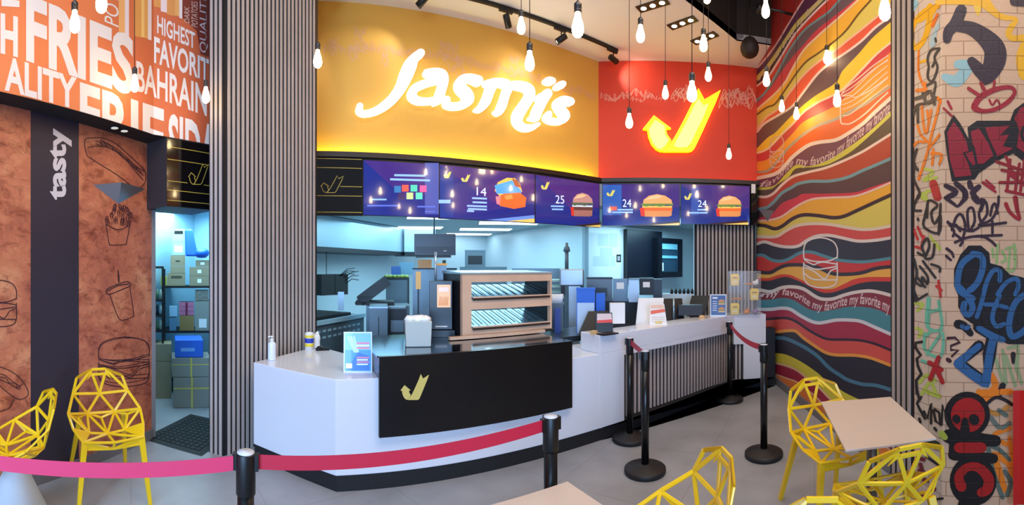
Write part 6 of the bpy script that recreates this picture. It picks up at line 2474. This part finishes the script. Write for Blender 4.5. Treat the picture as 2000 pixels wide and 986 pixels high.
# two tier food warmer
wo = Vector((1.445, 3.64, .965))
t = thing('food_warmer', 'two tier food warmer in brownish steel with slanted racks, standing on the worktop', 'food warmer', wo, radians(2))
Wd, Dp, Ht = .98, .50, .575
mb = MB()
mb.box(0, .09, 0, .05, 0, Ht)
mb.box(Wd - .02, Wd, 0, .05, 0, Ht)
mb.box(.09, Wd - .02, 0, .05, Ht - .075, Ht)
mb.box(.09, Wd - .02, 0, .05, .25, .335)
mb.box(.09, Wd - .02, 0, .05, 0, .07)
obj('frame', mb, m_copper2, t)
obj('side_panel', MB().box(0, .012, .052, Dp, 0, Ht), mat('side_steel', (60, 56, 60), rough=0.3, metal=0.6), t)
obj('side_panel', MB().box(Wd - .012, Wd, .052, Dp, 0, Ht), mat('side_steel', (60, 56, 60)), t)
mb = MB()
mb.hexa([(-.01, -.01, Ht), (Wd + .01, -.01, Ht), (Wd + .01, Dp, Ht), (-.01, Dp, Ht), (-.01, .0, Ht + .012), (Wd + .01, .0, Ht + .012), (Wd + .01, Dp, Ht + .03), (-.01, Dp, Ht + .03)])
obj('roof', mb, mat('bright_steel', (170, 190, 205)), t)
for z_ in (.075, .345):
    mb = MB()
    mb.hexa([(.09, .052, z_), (Wd - .02, .052, z_), (Wd - .02, Dp - .02, z_ + .10), (.09, Dp - .02, z_ + .10), (.09, .052, z_ + .01), (Wd - .02, .052, z_ + .01), (Wd - .02, Dp - .02, z_ + .11), (.09, Dp - .02, z_ + .11)])
    obj('slanted_rack', mb, mat('rack_steel', (110, 140, 160), rough=0.25, metal=0.7), t)
    mb = MB()
    for k in range(10):
        x_ = .14 + .088 * k
        mb.beam((x_, .055, z_ + .03), (x_ + .02, Dp - .03, z_ + .125), .004, .008)
    obj('rack_dividers', mb, m_kdk, t)
    obj('ticket_rail', MB().box(.10, Wd - .03, -.014, -.001, z_ - .012, z_ + .008), mat('rail_brown', (60, 44, 36), rough=0.4), t)
    obj('price_rail', MB().box(.10, Wd - .03, -.012, -.001, z_ + .010, z_ + .022), m_copper2, t)
obj('foot_rail', MB().box(-.16, Wd - .15, -.10, -.06, -.004 + .008, .03), m_copper2, t)
obj('foot_shelf', MB().box(-.14, Wd - .02, -.058, -.002, .004, .022), m_kdk, t)

# far equipment seen above the warmer
c = at(930, 8.6, EYE)
bx('drip_machine', 'dark cluster of steel equipment on the far kitchen bench', 'machine', 908, 948, 490, 521, 8.6, .3, m_kgr, lid=m_kst, stripe=('front_grille', m_kdk, .7, .15, .7))
bx('far_bench', 'grey far bench carrying the cluster of equipment', 'bench', 898, 990, 521, 560, 8.6, .5, m_kgr, zb=0.0)
bx('far_worktop', 'long pale steel bench along the right kitchen wall', 'bench', 1000, 1112, 524, 545, 7.4, .6, m_kst, zb=0.0)
# tray rack
c = at(1086, 6.4, 0)
t = thing('tray_rack', 'rack of pale trays behind the right edge of the food warmer', 'rack', (c.x, c.y, .95), -.59)
for k in range(5):
    obj('tray', MB().box(-.12, .12, 0, .3, .10 + .085 * k, .13 + .085 * k), mat('tray_pale', (176, 200, 190), rough=0.4), t)
mb = MB()
for x_ in (-.12, .12):
    mb.box(x_ - .008, x_ + .008, .3, .32, -.95, .56)
obj('uprights', mb, m_kgr, t)
# mixer with tall post
c = at(1118, 6.0, 0)
t = thing('drink_mixer', 'steel mixing machine with a tall thin post before the right kitchen wall', 'mixer', (c.x, c.y, 1.2), -.63)
obj('hopper', MB().box(-.18, .16, 0, .3, .14, .38), mat('mixer_grey', (140, 146, 154), rough=0.3, metal=0.4), t, bevel=.02)
obj('column', MB().box(-.05, .10, 0, .2, -1.2, .14), mat('mixer_grey', (140, 146, 154)), t)
obj('nozzle', MB().box(-.16, -.10, .02, .1, .02, .139), m_kdk, t)
obj('nozzle', MB().box(.11, .16, .02, .1, .02, .139), m_kdk, t)
obj('post', MB().tube([(-.08, .1, .38), (-.08, .1, .62)], .028, 10).lathe([(.001, .62), (.05, .62), (.04, .68), (.02, .70), (.02, .74), (.001, .75)], 12, (-.08, .1, 0)), m_kgr, t)
# cups
for k in range(4):
    c = at(1080 + 5 * k, 5.14, EYE - (593 - YH) / F * 5.08)
    solo('paper_cup', MB().lathe([(.001, 0), (.026, 0), (.033, .11), (.001, .11)], 10), m_paper,
         ('first', 'second', 'third', 'fourth')[k] + ' paper cup from the left in the row behind the warmer', 'cup', c, 0, 'paper cups behind the warmer')
bx('blue_carton', 'dark blue carton low beside the right end of the food warmer', 'carton', 1083, 1095, 602, 626, 4.9, .1, mat('deep_blue', (36, 60, 140)), zb=.86)
bx('cup_stand', 'low grey stand carrying the row of paper cups', 'stand', 1075, 1100, 593, 620, 5.08, .12, m_kgr, zb=.86)

# inner back bench behind the tall counter
mb = MB()
mb.box(0, 2.75, 0, .58, .80, .86)
solo('inner_worktop', mb, mat('inner_top', (70, 76, 84), rough=0.25, metal=0.6), 'dark steel worktop running behind the tall white counter', 'worktop', (2.30, 3.78, 0.0))
bx('back_counter', 'black back counter carrying the steel machines under the office wall', 'counter', 1140, 1300, 588, 640, 5.9, .6, m_kdk, zb=0.0)
bx('oven', 'dark oven left of the steel machines on the back counter', 'oven', 1146, 1196, 545, 588, 5.9, .4, mat('oven_dark', (50, 54, 62), rough=0.3), lid=m_kdk, stripe=('oven_window', m_plas, .6, .2, .6))
bx('steel_machine', 'left of the two steel box machines on the back counter', 'machine', 1197, 1226, 545, 588, 5.9, .35, m_kst, stripe=('note_paper', m_paper, .5, .55, .85))
bx('steel_machine', 'right of the two steel box machines on the back counter', 'machine', 1228, 1248, 547, 590, 5.75, .35, mat('mixer_grey', (140, 146, 154)), lid=m_kst)
bx('coffee_machine', 'black coffee machine with white label beside the steel machines', 'coffee machine', 1249, 1276, 546, 576, 5.8, .3, m_kdk, lid=m_plas, stripe=('white_label', m_paper, .5, .5, .85))
bx('black_stand', 'black stand under the navy panel right of the coffee machine', 'stand', 1276, 1293, 545, 590, 6.0, .3, mat('stand_black', (12, 16, 30), rough=0.4), zb=.85)

# blue pack and paper in front of the oven
bx('blue_pack', 'bright blue carton behind the black till screen', 'carton', 1126, 1162, 566, 624, 4.9, .18, m_blue, zb=.86, lid=m_blue, stripe=('white_side', mat('paper_blue', (190, 214, 240)), .92, 0, .70))
bx('blue_lid_box', 'flat blue box beside the bright blue carton', 'box', 1164, 1182, 573, 584, 5.0, .12, m_blue, zb=.86)
bx('paper_bundle', 'bundle of white paper bags right of the tent card', 'paper', 1192, 1221, 592, 632, 4.55, .08, m_paper, turn=.15)


def slab_screen(name, label, x, d, zb, w, h, lean, turn, m, front=None, thick=.04):
    c = at(x, d, zb)
    t = thing(name, label, 'till screen', c, -atan2(c.x, c.y) + turn)
    mb = MB()
    mb.hexa([(-w / 2, 0, .03), (w / 2, 0, .03), (w / 2, thick, .03), (-w / 2, thick, .03), (-w / 2 + lean, .10, h), (w / 2 + lean, .10, h), (w / 2 + lean, .10 + thick * .6, h), (-w / 2 + lean, .10 + thick * .6, h)])
    obj('screen', mb, m, t, bevel=.004)
    obj('foot', MB().box(-w * .3, w * .3, -.03, .16, 0, .029), m, t)
    return t


slab_screen('till_screen', 'black till screen leaning beside the bright blue carton', 1154, 4.55, .86, .27, .27, .13, .2, m_plas)
slab_screen('till_screen', 'white till screen leaning behind the white card with orange stripe', 1267, 5.0, .90, .30, .34, .04, .1, m_paper)
slab_screen('till_screen', 'black till screen right of the white one, with pale cable pole', 1318, 5.5, .90, .26, .30, .0, .3, m_plas)
slab_screen('till_screen', 'black till screen nearest the blue menu card', 1358, 5.75, .92, .24, .30, .05, -.2, mat('till_brown', (16, 11, 11), rough=0.4))
bx('receipt_printer', 'dark receipt printer between the black till screens', 'printer', 1325, 1372, 596, 616, 5.45, .15, mat('printer_dark', (44, 42, 48), rough=0.5))
c = at(1316, 5.45, .9)
solo('cable_pole', MB().tube([(0, 0, 0), (0, 0, .32)], .01, 8), mat('bright_steel', (170, 190, 205)), 'pale thin pole between the black till screens', 'pole', c)
for k in range(6):
    c = at(1312 + 8 * k, 6.35, EYE - (574 - YH) / F * 6.35)
    solo('small_bottle', MB().lathe([(.001, 0), (.022, 0), (.022, .05), (.01, .065), (.01, .08), (.001, .08)], 8), m_kdk,
         ('first', 'second', 'third', 'fourth', 'fifth', 'sixth')[k] + ' little dark bottle from the left before the pale end wall', 'bottle', c, 0, 'little bottles on the rear ledge')
bx('rear_ledge', 'pale ledge carrying the row of little dark bottles', 'ledge', 1294, 1356, 574, 600, 6.3, .2, m_kwall, zb=0.0)

# office wall: white board, switch, navy panel, framed pass
oy = 6.6
on_off = lambda x, y, o=0.0: Plane((0, oy), 0.0).hit(x, y, o)
c = on_off(1184, 545, .0)
a = Art(lambda x, y, off=0.0: on_off(x, y, off) - c, step=.001, base=.004)
a.poly([(1146, 438), (1223, 438), (1223, 544), (1146, 544)], (238, 242, 246), 1)
for k, (x0, y0, x1, y1) in enumerate(((1168, 457, 1188, 480), (1190, 455, 1206, 482), (1172, 484, 1196, 500), (1158, 500, 1190, 520), (1192, 500, 1202, 520))):
    a.poly([(x0, y0), (x1, y0), (x1, y1), (x0, y1)], (212, 222, 232), 2)
tag(a.done('notice_board', print_mat('flyer_print')), 'white notice board with faint paper sheets in the kitchen', 'notice board').location = c
bx('wall_switch', 'black edged wall switch beside the notice board', 'switch', 1204, 1213, 497, 512, 7.95, .02, m_kdk, stripe=('switch_plate', m_paper, .6, .2, .8))
c0_, c1_ = on_off(1225, 545, .12), on_off(1293, 545, .12)
t = thing('navy_cupboard', 'big dark navy cupboard on the kitchen office wall', 'cupboard', (c0_.x, c0_.y, 1.35))
obj('door', MB().box(0, c1_.x - c0_.x, 0, .02, 0, 1.04), m_navy, t)
obj('body', MB().box(0, c1_.x - c0_.x, .021, .11, 0, 1.04), m_kdk, t)
c0_, c1_ = on_off(1286, 548, .30), on_off(1333, 548, .30)
t = thing('framed_pass', 'black framed glazed hatch with painted pale reflections right of the navy cupboard', 'hatch', (c0_.x, c0_.y, 1.38))
wv = c1_.x - c0_.x
mb = MB()
mb.box(0, wv, 0, .295, 0, .12).box(0, wv, 0, .295, .78, .86).box(0, .12, 0, .295, .12, .78).box(wv - .08, wv, 0, .295, .12, .78)
obj('frame', mb, mat('frame_ink', (10, 14, 24), rough=0.3), t)
mb = MB()
mb.box(.12, wv - .08, .07, .10, .12, .78)
obj('glazing', mb, mat('hatch_glass', (40, 70, 92), rough=0.1, coat=0.5), t)
mb = MB()
for z_, h_ in ((.62, .12), (.42, .06)):
    mb.box(.13, wv - .12, .05, .065, z_, z_ + h_)
obj('reflection_bars', mb, mat('reflection_cyan', (130, 200, 220), rough=0.4), t)  # bluish reflections in the glass, painted as pale bars
obj('handle', MB().box(.16, .20, .03, .06, .14, .32), m_paper, t)

# ceiling panels of the kitchen
m_pan = mat('light_panel', (230, 248, 255), emit=5.0, ecol=(214, 242, 255))
for x_, y_, w_, l_, lb in ((850, 424, 1.0, .45, 'long kitchen ceiling light right behind the menu screens'), (820, 444, 1.0, .45, 'kitchen ceiling light left of the hanging pole'),
                           (994, 435, 1.2, .5, 'kitchen ceiling light largest of the three right of the pole'), (948, 447.5, 1.2, .5, 'kitchen ceiling light in the middle of the row right of the pole'),
                           (915, 457, 1.2, .5, 'kitchen ceiling light farthest back beside the order screen')):
    d = F * (ZK - EYE) / (YH - y_)
    c = at(x_, d, ZK)
    rz = -atan2(c.x, c.y) + .1
    mb = MB()
    mb.box(-w_ / 2, w_ / 2, -l_ / 2, l_ / 2, -.012, -.002)
    t = thing('ceiling_light', lb, 'ceiling light', c, rz, 'kitchen ceiling lights')
    obj('diffuser', mb, m_pan, t)
    mb = MB()
    mb.box(-w_ / 2 - .02, w_ / 2 + .02, -l_ / 2 - .02, l_ / 2 + .02, -.004, 0)
    obj('tray', mb, m_kgr, t)
d = F * (2.4 - EYE) / (YH - 406)
c = at(338, d - .1, 2.4)
t = thing('ceiling_light', 'bright store room ceiling light just under the black lintel', 'ceiling light', c, -.0)
obj('diffuser', MB().box(-.34, .34, -.15, .15, -.03, -.002), m_pan, t)
obj('tray', MB().box(-.36, .36, -.17, .17, -.006, 0), m_kgr, t)

# ================================================================== store room shelves and boxes
m_tape = mat('strap_yellow', (206, 196, 90), rough=0.5)


def shelf_unit(x0, x1, d, dep, levels, label, turn=0.0):
    c = at((x0 + x1) / 2, d, 0)
    w = (x1 - x0) / F * d
    t = thing('shelf_unit', label, 'shelving', c, -atan2(c.x, c.y) + turn)
    for z_ in levels:
        obj('shelf', MB().box(-w / 2, w / 2, 0, dep, z_ - .025, z_), m_kdk, t)
    for x_ in (-w / 2, w / 2):
        for y_ in (0, dep):
            obj('upright', MB().box(x_ - .012, x_ + .012, y_ - .012, y_ + .012, 0, max(levels) + (.22 if x_ < 0 else .0)), m_kdk, t)
    return t


DS = 5.55
zz = lambda y, d=DS: EYE + (YH - y) / F * d
shelf_unit(321, 416, DS - .02, .45, (zz(558.5), zz(646), zz(740)), 'black shelving full of cartons facing the store doorway')
st_ = ('tape', m_tape)
G_ = 'cartons in the store room'
B = lambda lb, x0, x1, yt, yb, d=DS, m=m_cart, dep=.3, **k: bx('carton', lb, 'carton', x0, x1, yt, yb, d, dep, m, G_, **k)
B('topmost white carton with dark print on the tall stack in the store room', 337, 361, 447, 472, m=mat('carton_white', (176, 206, 214)), stripe=('dark_print', m_kdk, .7, .6, .85))
B('plain white carton below the topmost one in the store room', 337, 361, 472.5, 498, m=mat('carton_white', (176, 206, 214)), stripe=('pale_label', m_paper, .7, .2, .7))
B('small brown carton directly under the white cartons', 333, 361.5, 498.5, 519, stripe=('hand_hole', m_kdk, .3, .4, .5))
B('wide brown carton in the middle of the tall stack', 333, 361.5, 519.5, 533)
B('wide brown carton with dark lettering standing on the top shelf', 327, 362, 533.5, 558, stripe=('dark_mark', mat('dark_print', (80, 74, 56)), .6, .6, .8))
B('yellow packet left of the tall stack on the top shelf', 314, 326, 540, 558, m=mat('pack_yellow', (190, 180, 60)), dep=.2)
B('topmost flat drawer carton right of the blue bags', 382, 409, 508, 521, stripe=('white_tag', m_paper, .3, .3, .7))
B('middle flat drawer carton on the top shelf', 370, 409, 521.5, 538.5, stripe=('white_tag', m_paper, .2, .3, .7))
B('lowest flat drawer carton on the top shelf', 370, 409, 539, 558, stripe=('white_tag', m_paper, .2, .3, .7))
mb = MB()
c = at(373, DS - .05, zz(500))
mb.hexa([(-.07, 0, 0), (.09, 0, 0), (.09, .2, 0), (-.07, .2, 0), (-.08, .02, .34), (.02, .02, .34), (.02, .2, .34), (-.08, .2, .34)])
solo('blue_bag', mb, m_blue, 'tall bright blue bag leaning on the white cartons', 'bag', c, .25, bevel=.02)
c = at(391, DS - .06, zz(503))
solo('blue_bag', MB().blob((0, .08, .06), .11, .1, .065, jitter=.1), m_blue, 'crumpled blue bag lying on the drawer cartons', 'bag', c)
B('grey carton on the middle shelf at the right of the store room', 381, 411, 588, 645.5, m=mat('carton_grey', (140, 142, 132)), stripe=('white_tag', m_paper, .5, .1, .4))
bx('wire_basket', 'basket of odds on the grey carton in the store room', 'basket', 381, 407, 567, 587, DS, .2, mat('basket_mixed', (120, 118, 108), noise=.5, nscale=40))
for k in range(3):
    B(('lowest', 'middle', 'topmost')[k] + ' pink carton of the little stack on the middle shelf', 350, 379, 607.5 - 8.5 * k, 615.5 - 8.5 * k, m=mat('carton_pink', (190, 110, 140)), dep=.2, stripe=('dark_band', mat('band_red', (120, 30, 60)), .15, 0, 1))
B('brown carton under the pink ones', 351, 379, 616, 645.5, m=mat('carton_ochre', (150, 118, 66)))
B('pale blue packet left of the pink cartons', 331, 346, 598, 618, m=mat('pack_pale', (150, 190, 214)), dep=.1)
B('second pale packet standing below the pale blue one', 331, 344, 620, 645.5, m=mat('pack_steel', (90, 130, 160)), dep=.1)
D2 = 4.95
z_ = lambda y: zz(y, D2)
for lb, yt, yb, m, x0, x1 in (('strapped grey carton standing on the store room floor', 737, 771, mat('carton_grey', (140, 142, 132)), 339, 411),
                              ('strapped grey carton second from the floor', 698.5, 736.5, mat('carton_grey', (140, 142, 132)), 336, 411),
                              ('bright blue carton on top of the strapped grey cartons', 664, 698, m_blue, 342, 397)):
    c = at((x0 + x1) / 2, D2, z_(yb) if yb < 760 else 0.0)
    w = (x1 - x0) / F * D2
    h = z_(yt) - (z_(yb) if yb < 760 else 0.0)
    t = thing('carton', lb, 'carton', c, .30, G_)
    obj('body', MB().box(-w / 2, w / 2, 0, .34, 0, h), m, t, bevel=.008)
    if m is not m_blue:
        obj('strap', MB().box(-.01, .01, -.003, 0, 0, h), m_tape, t)
        obj('strap', MB().box(-w / 2, w / 2, -.003, 0, h * .62, h * .66), m_tape, t)
    else:
        obj('white_print', MB().box(-w * .3, w * .2, -.002, 0, h * .35, h * .55), mat('print_pale', (110, 170, 230)), t)
bx('carton', 'brown carton low on the floor left of the strapped ones', 'carton', 303, 335, 672, 700, 5.3, .3, m_cart, G_, zb=zz(705, 5.3))
bx('carton', 'lowest brown carton at the left of the store room floor', 'carton', 303, 335, 706, 750, 5.3, .3, m_cart, G_, zb=0.0)
# shelf at the left with jars
shelf_unit(297, 318, 5.35, .25, (zz(585, 5.35), zz(615, 5.35), zz(645, 5.35), zz(520, 5.35)), 'narrow black rack of jars at the left of the store doorway')
random.seed(9)
jc = [(150, 70, 60), (190, 200, 200), (120, 150, 110), (110, 50, 50), (180, 190, 170), (60, 70, 80)]
pos_w = ('left', 'middle', 'right')
row_w = ('top', 'second', 'third')
for r_, yb in enumerate((583.5, 613.5, 643.5)):
    for k in range(3):
        c = at(301 + 6.2 * k, 5.42, zz(585 + 30 * r_, 5.35) + .002)
        i_ = (r_ * 3 + k * 2) % 6
        solo('jar', MB().lathe([(.001, 0), (.017, 0), (.018, .09), (.012, .105), (.012, .12), (.001, .12)], 8), mat('jar_colour_%s' % ('brick', 'pale', 'green', 'maroon', 'cream', 'slate')[i_], jc[i_]),
             'jar at the %s of the %s shelf of the narrow store rack' % (pos_w[k], row_w[r_]), 'jar', c, 0, 'jars on the narrow rack')
